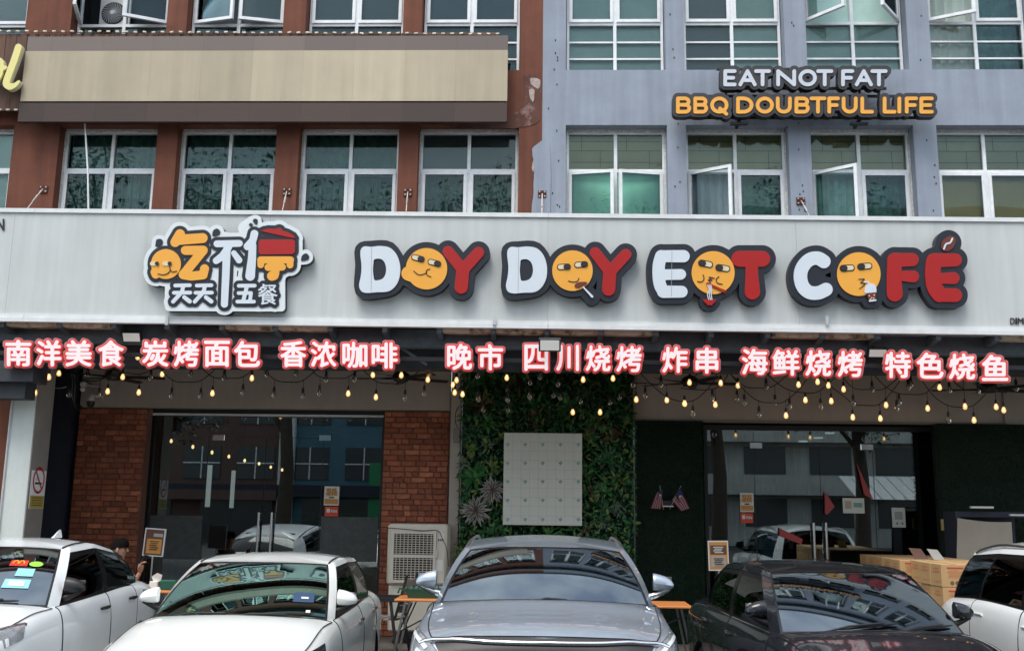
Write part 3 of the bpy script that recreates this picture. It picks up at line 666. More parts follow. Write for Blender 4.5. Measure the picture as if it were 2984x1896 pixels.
slab('backing_side', wout, TL(11.60), 11.605, 11.695, 'plaque', lg)
slab('white_plate', wout, TL(11.59), 11.59, 11.604, 'plate_white', lg)
slab('dark_plate', dark, TL(11.58), 11.58, 11.589, 'plaque', lg)
for d in dots: px_slab('droplet', [d], 11.58, 11.589, 'plaque', lg)
for p in ([or_[0], or_[1]], [or_[2], or_[3]], or_[4:], orr): px_slab('orange_stroke', p, 11.57, 11.579, 's_orange', lg)
px_slab('red_lid', redp[:1], 11.57, 11.579, 's_red', lg); px_slab('red_pot', redp[1:], 11.57, 11.579, 's_red', lg)
px_slab('white_character', wh[:4], 11.57, 11.579, 's_white', lg); px_slab('white_character', wh[4:6], 11.57, 11.579, 's_white', lg)
for i in range(2): px_slab('white_character', wh[6 + 4 * i:10 + 4 * i], 11.57, 11.579, 's_white', lg)
px_slab('white_character', wh[14:], 11.57, 11.579, 's_white', lg); px_slab('white_character', can, 11.57, 11.579, 's_white', lg, .55, .6, 0, .08)
for cx in (210, 375): px_slab('eye', [S4([(cx - 20, 660), (cx + 25, 660)], 27)], 11.562, 11.569, 's_cream', lg)
for cx in (254, 420): px_slab('pupil', [S4([(cx, 657)], 26)], 11.556, 11.561, 's_black', lg)
px_slab('smile', [S4(spl([(265, 790), (330, 803), (395, 785), (432, 740)], 5), 4.5), S4(spl([(420, 680), (425, 735), (460, 765), (510, 755)], 5), 4.5)], 11.562, 11.569, 's_black', lg, 0, .6)

# ---------------- the word plaques
class Zm:
    def __init__(s, ox, oy, k): s.o = (ox, oy); s.k = k
    def pt(s, P): return [(s.o[0] + x / s.k, s.o[1] + y / s.k) for x, y in P]
    def S(s, P, r, n=0):
        P = spl(P, n) if n else P; return ('s', s.pt(P), [q / s.k for q in r] if isinstance(r, (list, tuple)) else r / s.k)
    def P(s, P, n=0): return ('p', [s.pt(spl(P, n, True) if n else P)])
    def PH(s, P, Hh, n=4): return ('p', [s.pt(spl(P, n, True)), s.pt(spl(Hh, n, True))], 'eo')
A5, A6 = Zm(1000, 680, 2.6756), Zm(1880, 660, 2.457)
YB = 11.56
def plaque(lab, dark_prims, z, grow, px0):
    t = thing('word_sign', (W(px0, 800, 11.6)[0], 11.62, 4.3), lab, 'word sign'); o_ = outline(dark_prims, grow, 1.3)
    slab('backing_side', o_, TL(YB + .03), YB + .032, 11.695, 's_black', t); slab('dark_plate', o_, TL(YB + .018), YB + .018, YB + .031, 'plaque', t); return t
def face(t, z, c, r, eyes, smile, extra=None, blob=None):
    pr = [z.S([c], r)] + ([blob] if blob else [])
    px_slab('face_rim', pr, YB + .012, YB + .017, 's_black', t, .9); px_slab('face', pr, YB + .004, YB + .0115, 's_orange', t)
    for (ex, ey, ang, d) in eyes:
        u = (math.cos(ang), math.sin(ang)); a = (ex - 30 * u[0], ey - 30 * u[1]); b_ = (ex + 30 * u[0], ey + 30 * u[1])
        px_slab('eye_rim', [z.S([a, b_], 24)], YB - .001, YB + .0035, 's_black', t, 0, .7); px_slab('eye', [z.S([a, b_], 17)], YB - .006, YB - .0015, 's_cream', t, 0, .7)
        c0 = (ex + 16 * d * u[0], ey + 16 * d * u[1]); c1 = (ex + 32 * d * u[0], ey + 32 * d * u[1])
        px_slab('pupil', [z.S([c0, c1], 19)], YB - .010, YB - .0065, 's_black', t, 0, .7)
    for P in smile: px_slab('smile', [z.S(spl(P, 5), 3.0)], YB - .002, YB + .0035, 's_black', t, 0, .6)
def Dl(z, dx, dy):
    o_ = [(138, 125), (165, 101), (220, 104), (290, 98), (365, 112), (418, 168), (444, 255), (438, 345), (405, 412), (350, 452), (260, 458), (180, 463), (138, 446), (124, 400), (138, 330), (143, 250), (134, 170)]
    h_ = [(243, 202), (288, 197), (322, 224), (335, 278), (325, 330), (297, 358), (247, 365), (236, 330), (232, 280), (236, 230)]
    return z.PH([(x + dx, y + dy) for x, y in o_], [(x + dx, y + dy) for x, y in h_])
def seam(t, z, x, y0, y1): px_slab('seam_line', [z.S([(x, y0), (x - 4, y1)], 1.4)], YB + .0015, YB + .0035, 'gridl', t, 0, .5)
def Yl(z, P): return [z.S([P[0], P[1]], [42, 44]), z.S([P[2], P[1]], [43, 44]), z.S([P[1], P[3]], [50, 50])]
def redpart(t, pr, nm='red_letter'):
    px_slab(nm, pr, YB + .012, YB + .017, 's_red_edge', t, .7); px_slab(nm, pr, YB + .004, YB + .0115, 's_red', t)
def whitepart(t, pr): px_slab('white_letter', pr, YB + .004, YB + .017, 's_white', t)
y1_ = Yl(A5, [(818, 142), (934, 285), (1055, 150), (920, 420)]); y2_ = Yl(A5, [(1965, 152), (2080, 300), (2203, 166), (2070, 436)])
Dsolid = lambda dx, dy: A5.P([(138 + dx, 125 + dy), (220 + dx, 103 + dy), (365 + dx, 112 + dy), (444 + dx, 255 + dy), (405 + dx, 412 + dy), (260 + dx, 458 + dy), (138 + dx, 446 + dy), (140 + dx, 250 + dy)], 4)
c1b = A5.S([(510, 312), (530, 320)], 56)
t = plaque('first word plaque reading DOY with a chubby smiling face as its middle letter', [Dsolid(0, 0), A5.S([(650, 275)], 162), c1b] + y1_, A5, 46 / 2.6756, 1230)
whitepart(t, [Dl(A5, 0, 0)]); seam(t, A5, 222, 106, 455); redpart(t, y1_); face(t, A5, (650, 275), 161, [(583, 193, .25, 1), (711, 229, .25, 1)], [[(550, 292), (590, 322), (640, 312), (650, 300)], [(675, 277), (648, 290), (655, 325), (684, 337)]], blob=c1b)
stick = A5.S([(1860, 410), (1940, 500)], [10, 14])
t = plaque('second word plaque reading DOY with a face licking a brown lolly', [Dsolid(1145, 4), A5.S([(1788, 290)], 158), stick] + y2_, A5, 46 / 2.6756, 1660)
whitepart(t, [Dl(A5, 1145, 4)]); seam(t, A5, 1368, 108, 462); redpart(t, y2_); face(t, A5, (1788, 290), 158, [(1721, 260, -.06, 1), (1855, 242, -.1, 1)], [[(1757, 370), (1790, 378), (1825, 372), (1838, 348)]])
px_slab('brown_lolly', [A5.P([(1806, 400), (1835, 380), (1898, 378), (1892, 400), (1862, 408), (1840, 422), (1810, 420)], 3)], YB - .006, YB + .0035, 's_brown', t, 0, .7); px_slab('lolly_stick', [A5.S([(1872, 418), (1942, 492)], [5, 9])], YB - .006, YB + .003, 's_white', t, 0, .7)
E1 = [A6.S(spl([(115, 212), (99, 270), (97, 345), (106, 415), (132, 465)], 4), 44), A6.S([(115, 212), (275, 212)], [42, 44]), A6.S([(110, 345), (255, 342)], [38, 38]), A6.S([(130, 466), (262, 466)], [44, 42])]
T1 = [A6.S([(675, 232), (838, 232)], 56), A6.S([(762, 235), (764, 350), (768, 468)], [44, 44, 54])]
bowl = A6.S([(455, 535), (475, 535)], 22)
t = plaque('word plaque reading EOT with a face eating noodles over a red bowl', E1 + T1 + [A6.S([(487, 330)], 155), bowl], A6, 43 / 2.457, 2060)
whitepart(t, E1); seam(t, A6, 192, 176, 500); redpart(t, T1); face(t, A6, (487, 330), 154, [(433, 266, .2, -1), (556, 297, .15, -1)], [[(415, 345), (422, 375), (402, 396), (376, 392)], [(528, 358), (508, 378), (520, 405), (552, 412)], [(495, 370), (458, 362), (480, 385), (452, 380), (470, 402)]])
px_slab('chopstick', [A6.S([(443, 402), (582, 462)], 3.4), A6.S([(440, 408), (576, 474)], 3.4)], YB - .008, YB - .0025, 's_red', t, 0, .6)
for dx in (0, 14, 28): px_slab('noodle', [A6.S(spl([(448 + dx * .8, 418), (460 + dx * .6, 450), (446 + dx, 485), (456 + dx * .8, 522)], 5), 3.2)], YB - .010, YB - .0085, 's_white', t, 0, .6)
px_slab('red_bowl', [A6.P([(412, 520), (512, 520), (492, 548), (480, 552), (482, 562), (440, 562), (442, 552), (430, 546)])], YB - .006, YB + .003, 's_red', t, 0, .7)
C1 = [A6.S(spl([(1280, 250), (1235, 226), (1175, 238), (1128, 290), (1112, 355), (1128, 425), (1175, 470), (1240, 474), (1295, 450)], 5), 48)]
F1 = [A6.S([(1788, 243), (1780, 350), (1787, 480)], [54, 50, 56]), A6.S([(1790, 240), (1912, 238)], [50, 46]), A6.S([(1785, 352), (1918, 358)], [30, 42])]
E2 = [A6.S(spl([(2068, 248), (2060, 310), (2062, 380), (2076, 440), (2108, 486)], 4), 55), A6.S([(2070, 242), (2220, 240)], [50, 46]), A6.S([(2075, 372), (2208, 370)], [34, 42]), A6.S([(2108, 490), (2220, 492)], [48, 48])]
cup = A6.P([(1582, 470), (1655, 465), (1655, 535), (1600, 538)])
t = plaque('last word plaque reading COFÉ with a coffee bean accent and a face sipping bubble tea', C1 + F1 + E2 + [A6.S([(1530, 340)], 158), A6.P([(1120, 260), (1250, 330), (1250, 400), (1130, 440)]), cup, A6.S([(2172, 118)], 50), A6.S([(2160, 130), (2100, 210)], 22)], A6, 43 / 2.457, 2560)
whitepart(t, C1); redpart(t, F1); redpart(t, E2); face(t, A6, (1530, 340), 156, [(1447, 296, -.05, -1), (1573, 284, -.08, -1)], [[(1530, 378), (1570, 376), (1545, 402), (1575, 410), (1536, 444)]])
px_slab('coffee_bean', [A6.P([(2120, 150), (2128, 105), (2165, 72), (2205, 68), (2224, 95), (2212, 140), (2180, 170), (2140, 174)], 4)], YB + .004, YB + .0115, 's_brown', t, 0, .7); px_slab('bean_crease', [A6.S(spl([(2140, 160), (2155, 125), (2185, 115), (2200, 85)], 4), 6)], YB - .001, YB + .0035, 's_white', t, 0, .6)
px_slab('cup_lid', [A6.P([(1572, 465), (1580, 425), (1600, 408), (1640, 412), (1655, 440), (1656, 462), (1650, 472), (1585, 478)], 2), A6.S(spl([(1604, 412), (1598, 398), (1570, 396)], 4), 5)], YB - .006, YB + .003, 's_white', t, 0, .7)
px_slab('cup_body', [A6.P([(1586, 476), (1654, 470), (1650, 530), (1606, 534)])], YB - .006, YB + .003, 's_brown', t, 0, .6); px_slab('cup_base', [A6.S([(1608, 532), (1650, 526)], 6)], YB - .007, YB + .002, 's_white', t, 0, .6)
for q in ((1605, 495), (1622, 510), (1640, 490), (1612, 520), (1636, 512)): px_slab('pearl', [A6.S([q], 5)], YB - .008, YB - .0065, 's_cream', t, 0, .6)

# ---------------- EAT NOT FAT / BBQ DOUBTFUL LIFE
Z6 = Zm(1984, 0, 2.391)
def letter(c, x0, x1, y0, y1, r=12.5):
    x0 += r; x1 -= r; y0 += r; y1 -= r; w, h = x1 - x0, y1 - y0; q = lambda u, v: (x0 + u * w, y0 + v * h)
    ell = lambda cx, cy, rx, ry, a0, a1, n=14: [q(cx + rx * math.cos(a0 + (a1 - a0) * i / n), cy + ry * math.sin(a0 + (a1 - a0) * i / n)) for i in range(n + 1)]
    pi = math.pi
    D = {'E': [[q(1, 0), q(0, 0), q(0, 1), q(1, 1)], [q(0, .5), q(.85, .5)]], 'F': [[q(1, 0), q(0, 0), q(0, 1)], [q(0, .5), q(.85, .5)]], 'A': [[q(0, 1), q(.5, 0), q(1, 1)], [q(.18, .68), q(.82, .68)]],
         'T': [[q(0, 0), q(1, 0)], [q(.5, 0), q(.5, 1)]], 'N': [[q(0, 1), q(0, 0), q(1, 1), q(1, 0)]], 'O': [ell(.5, .5, .5, .5, 0, 2 * pi, 22)], 'Q': [ell(.5, .5, .5, .5, 0, 2 * pi, 22), [q(.55, .75), q(.98, 1.16)]],
         'B': [[q(0, 0), q(0, 1)], [q(0, 0), q(.6, 0)] + ell(.6, .24, .34, .24, -pi / 2, pi / 2) + [q(0, .48)], [q(0, .48), q(.65, .48)] + ell(.65, .74, .35, .26, -pi / 2, pi / 2) + [q(0, 1)]],
         'D': [[q(0, 0), q(0, 1), q(.4, 1)] + ell(.4, .5, .6, .5, pi / 2, -pi / 2) + [q(0, 0)]], 'U': [[q(0, 0), q(0, .6)] + ell(.5, .6, .5, .4, pi, 0) + [q(1, 0)]], 'L': [[q(0, 0), q(0, 1), q(1, 1)]], 'I': [[q(.5, 0), q(.5, 1)]]}[c]
    return [Z6.S(P, r) for P in D]
es = thing('word_sign', (3.3, 12.2, 6.85), 'two line cut-out sign reading EAT NOT FAT and BBQ DOUBTFUL LIFE on the grey wall', 'word sign')
l1 = [('E', 297, 388), ('A', 402, 528), ('T', 512, 628), ('N', 666, 803), ('O', 820, 948), ('T', 944, 1062), ('F', 1118, 1208), ('A', 1213, 1338), ('T', 1322, 1440)]
l2 = [('B', -33, 72), ('B', 88, 190), ('Q', 205, 332), ('D', 386, 506), ('O', 522, 648), ('U', 663, 773), ('B', 793, 898), ('T', 898, 1014), ('F', 1022, 1108), ('U', 1122, 1232), ('L', 1252, 1345), ('L', 1408, 1502), ('I', 1510, 1536), ('F', 1562, 1652), ('E', 1664, 1762)]
for ls, y0, y1, mt, grp in ((l1, 484, 602, 's_white2', ((0, 3), (3, 6), (6, 9))), (l2, 674, 792, 's_orange', ((0, 3), (3, 11), (11, 15)))):
    allp = [letter(c, a, b_, y0, y1) for c, a, b_ in ls]
    for g0, g1 in grp:
        o_ = outline([s for l in allp[g0:g1] for s in l], 25 / 2.391, 1.2); slab('backing_side', o_, TL(12.1), 12.106, 12.20, 's_black', es); slab('dark_plate', o_, TL(12.1), 12.094, 12.105, 'plaque2', es)
    for l in allp: px_slab('letter', l, 12.078, 12.093, mt, es)
b = MB()
for yy, xa, xb in ((484, 250, 1440), (618, 300, 1430), (672, -30, 1770), (822, 10, 1740)):
    A = W(1984 + xa / 2.391, yy / 2.391, 12.24); B = W(1984 + xb / 2.391, yy / 2.391, 12.24); b.bar((A[0], 12.24, A[1]), (B[0], 12.24, B[1]), .03)
for xx in (315, 400, 835, 1245, 1380): A = W(1984 + xx / 2.391, 470 / 2.391, 12.24); B = W(1984 + xx / 2.391, 830 / 2.391, 12.24); b.bar((A[0], 12.245, A[1]), (B[0], 12.245, B[1]), .028)
b.build('steel_frame', 'black', es)
for xx in (405, 1240):
    A = W(1984 + xx / 2.391, 838 / 2.391, 12.2); b = MB(); b.bar((A[0], 12.15, A[1]), (A[0], 12.39, A[1] - .03), .035); b.bar((A[0] - .11, 12.2, A[1] - .05), (A[0] + .11, 12.2, A[1] - .05), .05, .03); b.build('wall_bracket', 'black', es)

# ============================================================ awning steel under the board
aw = thing('awning_frame', (-.5, 12.05, 3.8), 'blue grey steel beam with short rafters and stained fabric under the sign board', 'awning')
zb0, zb1 = W(1500, 1011, 12.05)[1], W(1500, 968, 12.05)[1]
skew(MB().box(-9.5, 8.5, 12.05, 12.15, zb0, zb1 + .02)).build('beam', 'steel_blue', aw)
skew(MB().box(-9.5, 8.5, 12.03, 12.2, zb0 - .003 - .012, zb0 - .003)).build('beam_flange', 'steel_blue', aw)
skew(MB().box(-9.5, 8.5, 11.80, 11.84, 3.63, 3.68)).build('letter_rail', 'black', aw)
RX = [4, 171, 330, 487, 646, 803, 962, 1121, 1280, 1437, 1594, 1751, 1912, 2072, 2237, 2396, 2557, 2733, 2904]
for i, px in enumerate(RX):
    x, z = W(px, 950, 11.76); zz = 4.0 + SZ(x); b = MB(); b.add([(x - .03, 11.76, zz - .03), (x + .03, 11.76, zz - .03), (x + .03, 12.045, zb0 + .07 + SZ(x)), (x - .03, 12.045, zb0 + .07 + SZ(x)), (x - .03, 11.76, zz + .08), (x + .03, 11.76, zz + .08), (x + .03, 12.045, zz + .06), (x - .03, 12.045, zz + .06)], [(0, 3, 2, 1), (4, 5, 6, 7), (0, 1, 5, 4), (1, 2, 6, 5), (2, 3, 7, 6), (3, 0, 4, 7)]); b.build('rafter', 'steel_blue', aw)
MB().box(-9.5, 8.5, 11.9, 12.38, 4.095, 4.11).build('soffit_sheet', 'awn_brown', aw)
for a, c in ((20, 165), (178, 322), (655, 795), (812, 955), (1290, 1430), (1446, 1587), (1604, 1745), (1760, 1905), (2250, 2390), (2404, 2550), (2915, 3060)):
    n = 10; P = [[], [], []]
    for i in range(n + 1):
        f = i / n; x = W(a + (c - a) * f, 945, 11.80)[0]; s = SZ(x); sag = .035 * (4 * f * (1 - f)) + .008 * math.sin(i * 2.3)
        P[0].append((x, 11.78, 4.03 + s)); P[1].append((x, 11.79, 3.99 + s - sag * .5)); P[2].append((x, 11.93, 3.985 + s - sag * .2))
    MB().grid(P).build('sagging_fabric', 'awn', aw, smooth=60)
MB().box(*sorted((W(-60, 1080, 11.8)[0], W(104, 1080, 11.8)[0])), 11.75, 12.1, W(40, 1112, 11.8)[1], W(40, 1052, 11.8)[1]).build('end_bracket', 'beam_dark', aw)
MB().box(*sorted((W(-60, 1150, 11.85)[0], W(72, 1150, 11.85)[0])), 11.85, 12.1, W(40, 1160, 11.85)[1], W(40, 1113, 11.85)[1]).build('end_bracket', 'beam_dark', aw)
b = MB()
for px in (1130, 1300, 2110, 2600):
    x, z = W(px, 1000, 12.3); b.bar((x, 12.2, 3.98), (x + .5, 12.3, 3.66), .03)
b.build('brace', 'steel_blue', aw)

# ---------------- the lit characters
R5 = [('南', 30, 222, 'region4'), ('洋', 245, 432, 4), ('美', 447, 645, 4), ('食', 675, 868, 4), ('炭', 982, 1180, 4), ('烤', 1203, 1392, 4), ('面', 1415, 1608, 4), ('包', 1622, 1818, 4), ('香', 1945, 2140, 4), ('浓', 2157, 2350, 4),
      ('咖', -12 + 2391 * 0, 175, 5), ('啡', 192, 386, 5), ('晚', 717, 905, 5), ('市', 930, 1122, 5), ('四', 1256, 1434, 5), ('川', 1478, 1650, 5), ('烧', 1683, 1870, 5), ('烤', 1897, 2088, 5), ('炸', 2217, 2408, 5),
      ('串', 97, 268, 6), ('海', 417, 613, 6), ('鲜', 632, 835, 6), ('烧', 862, 1055, 6), ('烤', 1087, 1275, 6), ('特', 1417, 1610, 6), ('色', 1637, 1838, 6), ('烧', 1862, 2058, 6), ('鱼', 2092, 2288, 6)]
def cy_of(px): return np.interp(px, [0, 300, 900, 1330, 1700, 2000, 2300, 2700, 2900], [1028, 1029, 1031, 1039, 1043, 1048, 1056, 1064, 1071])
ph_ = ['南洋美食', '炭烤面包', '香浓咖啡', '晚市', '四川烧烤', '炸串', '海鲜烧烤', '特色烧鱼']; flat_ = [(i, j, len(p)) for i, p in enumerate(ph_) for j in range(len(p))]; O_ = ['first', 'second', 'third', 'fourth', 'fifth', 'sixth', 'seventh', 'eighth']; cnt_ = 0
seen = {}; names = {'烤': ('in the second phrase from the left', 'just right of the floodlit middle phrase', 'left of the right-hand floodlight'), '烧': ('in the middle phrase after two vertical strokes', 'in the phrase before the right-hand floodlight', 'next to last at the right end')}
for ch, a, c, rg in R5:
    ox = {4: 0, 'region4': 0, 5: 1000, 6: 1984}[rg]; xa, xb = ox + a / 2.391, ox + c / 2.391; cy = float(cy_of((xa + xb) / 2)); hh = 41
    i = seen.get(ch, 0); seen[ch] = i + 1
    pi_, pj_, _l = flat_[cnt_]; cnt_ += 1; lab = 'glowing white character %s with red halo, %s of the %s phrase from the left' % (ch, O_[pj_], O_[pi_])
    x, z = W((xa + xb) / 2, cy, 11.66); t = thing('lit_character', (x, 11.66, z - .17), lab, 'lit sign character', 'lit Chinese characters hung under the sign board')
    L = glyph(ch, (xa + 4.5, cy - hh + 4.5, xb - 4.5, cy + hh - 4.5), 3)
    inner = outline([('p', L)], 1.9, .9, 1.6, .12); outer = outline([('p', L)], 5.4, 1.1, 0, .2)
    slab('face', inner, TL(11.60), 11.60, 11.612, 'lit_face', t); slab('halo', outer, TL(11.62), 11.622, 11.63, 'lit_rim', t); slab('acrylic_side', outline([('p', L)], 8.0, 1.4, 0, .25), TL(11.66), 11.65, 11.70, 'lit_side', t)
    MB().box(x - .01, x + .01, 11.702, 11.80, z + .02, z + .04).build('mount', 'black', t)
for i, (px, py, w, h, lb) in enumerate(((385, 981, 50, 26, 'above the second phrase on the left'), (1602, 1004, 54, 30, 'in the middle, in front of a character'), (2556, 1027, 48, 22, 'on the right between two phrases'))):
    Y = 11.5 if i == 1 else 11.9; x, z = W(px, py, Y); s = 1 / 245
    t = thing('floodlight', (x, Y, z), 'black LED floodlight with pale face ' + lb, 'floodlight', 'floodlights under the sign board')
    q = MB(); q.rbox(-w * s / 2 - .02, w * s / 2 + .02, -.02, .03, -h * s / 2 - .02, h * s / 2 + .02, .008); o = q.build('housing', 'black', origin=(0, 0, 0)); o.parent = t; o.rotation_euler.x = RAD(28)
    q = MB(); q.box(-w * s / 2, w * s / 2, -.025, -.021, -h * s / 2, h * s / 2); o = q.build('lens', 'lamp_face', origin=(0, 0, 0)); o.parent = t; o.rotation_euler.x = RAD(28)
    MB().bar((x, Y + .03, z + .02), (x, Y + .15, z + .1), .02).build('bracket', 'black', t)
# ============================================================ ground floor: walls of the cafe
YB2 = 14.2
def X_(px, Y=YB2, py=1400): return W(px, py, Y)[0]
def Z_(py, Y=YB2, px=1500): return W(px, py, Y)[1]
GF = .15
hl = MB().box(X_(236, 14.1, 1150), X_(1311, 14.1, 1150), 14.1, 14.3, 3.27, 3.92).build('header_wall', 'header', origin=(-4, 14.2, 3.3)); tag(hl, 'taupe header wall above the brick panels of the left shop', 'wall')
hr = MB().box(1.2, 7.4, 14.06, 14.3, 3.15, 3.92).build('header_wall', 'header', origin=(4, 14.2, 3.2)); tag(hr, 'taupe header wall above the right-hand glass shopfront', 'wall')
b = MB().box(1.2, 6.4, 14.04, 14.058, 3.15, 3.17); b.box(1.2, 1.22, 14.04, 14.058, 3.17, 3.9); b.box(6.36, 6.38, 14.04, 14.058, 3.17, 3.9); b.build('trim', 'pillar_side', hr)
for i in range(5): MB().box(-4.9 + i * .0, -4.9, 0, 0, 0, 0) if 0 else None
col = MB().box(X_(1313), X_(1341), 14.02, 14.4, GF, 3.92).build('column', 'header', origin=(X_(1326), 14.2, GF)); tag(col, 'narrow grey column between the brick panel and the living green wall', 'column')
t = thing('junction_box', (X_(1326, 13.98), 13.98, Z_(1268, 13.98)), 'small grey junction box with a looping cable on the narrow column', 'junction box')
MB().rbox(X_(1318, 13.98), X_(1338, 13.98), 13.96, 14.015, Z_(1290, 13.98), Z_(1250, 13.98), .005).build('box', 'pillar_side', t)
MB().tube([(X_(a, 13.97), 13.97, Z_(c, 13.97)) for a, c in spl([(1332, 1185), (1324, 1200), (1322, 1222), (1326, 1240), (1333, 1250)], 4)], .006, 5).build('cable', 'black', t)
# brick panels: every brick an object
def brick_panel(x0, x1, z0, z1, label):
    t = thing('brick_wall', ((x0 + x1) / 2, YB2, z0), label, 'brick wall')
    MB().box(x0, x1, YB2 + .018, YB2 + .2, z0, z1).build('mortar_bed', 'mortar', t)
    rnd = random.Random(int(x0 * 10)); ch = .0775; n = 0; lib = {}
    def me(w, k):
        key = (round(w, 2), k)
        if key not in lib:
            r2 = random.Random(hash(key) % 999); q = MB(); q.rbox(0, w, 0, .06, 0, ch - .012, .005)
            q.v = [(a + r2.uniform(-.0025, .0025), c + r2.uniform(-.003, .003), d + r2.uniform(-.002, .002)) for a, c, d in q.v]; lib[key] = q.mesh('brick', 'brick' if k else 'brick_pale')
        return lib[key]
    z = z1 - ch
    row = 0
    while z > z0 - .01:
        x = x0 - rnd.choice([0, .05, .1]); 
        while x < x1 - .03:
            w = rnd.choice([.21, .21, .21, .21, .1, .1, .15]); xa = max(x, x0); xb = min(x + w, x1)
            if xb - xa > .035:
                o = inst(me(w, rnd.random() > .14), 'brick', (xa, YB2 + rnd.uniform(-.004, .006), z), t); o.scale.x = (xb - xa - .010) / w; n += 1
            x += w
        z -= ch; row += 1
    return t
brick_panel(X_(232, YB2, 1200), X_(430, YB2, 1200), GF, 3.262, 'left red brick panel beside the dark navy wall')
brick_panel(X_(1122, YB2, 1200), X_(1311, YB2, 1200), GF, 3.262, 'right red brick panel behind the big air cooler')
# left end: pillar, brown return, navy walls
x0, x1 = W(26, 1250, 12.2)[0], W(97, 1250, 12.2)[0]
p = thing('white_pillar', ((x0 + x1) / 2, 12.2, GF), 'white painted front pillar of the arcade at the left edge', 'pillar')
MB().box(x0, x1 - .002, 12.2, 12.62, GF, 3.62).build('front', 'pillar', p); MB().box(x1 - .0015, x1 + .012, 12.203, 12.62, GF, 3.62).build('side_sheet', 'pillar_side', p); MB().tube([(x0 + .01, 12.185, GF), (x0 + .01, 12.185, 3.3)], .012, 6).build('conduit', 'alu_old', p)
o = MB().box(-9.5, x0 - .01, 12.35, 12.75, GF, 3.62).build('side_wall', 'brown', origin=(-8, 12.5, GF)); tag(o, 'brown wall strip left of the white pillar at the photo edge', 'wall')
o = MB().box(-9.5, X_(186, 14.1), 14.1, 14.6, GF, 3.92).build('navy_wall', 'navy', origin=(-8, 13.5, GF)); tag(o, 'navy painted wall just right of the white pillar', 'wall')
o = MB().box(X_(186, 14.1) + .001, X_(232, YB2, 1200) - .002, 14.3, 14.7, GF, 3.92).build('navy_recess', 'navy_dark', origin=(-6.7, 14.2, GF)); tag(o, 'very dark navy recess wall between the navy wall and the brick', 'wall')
# no smoking plate on the pillar side
ns = thing('no_smoking_sign', (x1 + .015, 12.4, Z_(1430, 12.4)), 'no smoking plate with yellow lower half on the pillar side', 'sign')
za, zb_ = Z_(1370, 12.4, 90), Z_(1481, 12.4, 90); zm = Z_(1436, 12.4, 90); X1 = x1 + .014
MB().box(X1, X1 + .006, 12.24, 12.6, zb_, za).build('plate', 'white', ns)
q = MB(); c = ((12.42), (za + zm) / 2 + .02); R_ = .145
P = [[(X1 + .0075, c[0] + r * math.cos(a) * 1.0, c[1] + r * 1.15 * math.sin(a)) for a in np.linspace(0, 2 * math.pi, 25)] for r in (R_ - .028, R_)]; q.grid(P); q.bar((X1 + .0085, 12.33, c[1] + .11), (X1 + .0085, 12.51, c[1] - .11), .003, .022); q.build('ring', 's_red', ns)
q = MB().box(X1 + .0065, X1 + .008, 12.33, 12.5, c[1] - .05, c[1] - .025); q.tube([(X1 + .0075, 12.36, c[1]), (X1 + .0075, 12.38, c[1] + .04), (X1 + .0075, 12.36, c[1] + .07)], .004, 4); q.build('cigarette', 's_black', ns)
MB().box(X1 + .0065, X1 + .009, 12.25, 12.59, zb_ + .005, zm - .03).build('yellow_panel', pm('yellow_print', (.40, .30, .06), .6), ns)
q = MB()
for i in range(4): q.box(X1 + .0095, X1 + .0105, 12.29, 12.55, zm - .06 - i * .03, zm - .052 - i * .03)
q.build('small_print', 's_black', ns)
o = MB().rbox(X_(111, 14.06), X_(123, 14.06), 14.06, 14.098, Z_(1427, 14.06, 110), Z_(1407, 14.06, 110), .004).build('switch', 'white', origin=(X_(117, 14.06), 14.06, Z_(1417, 14.06, 110))); tag(o, 'small white switch box on the navy wall', 'switch')

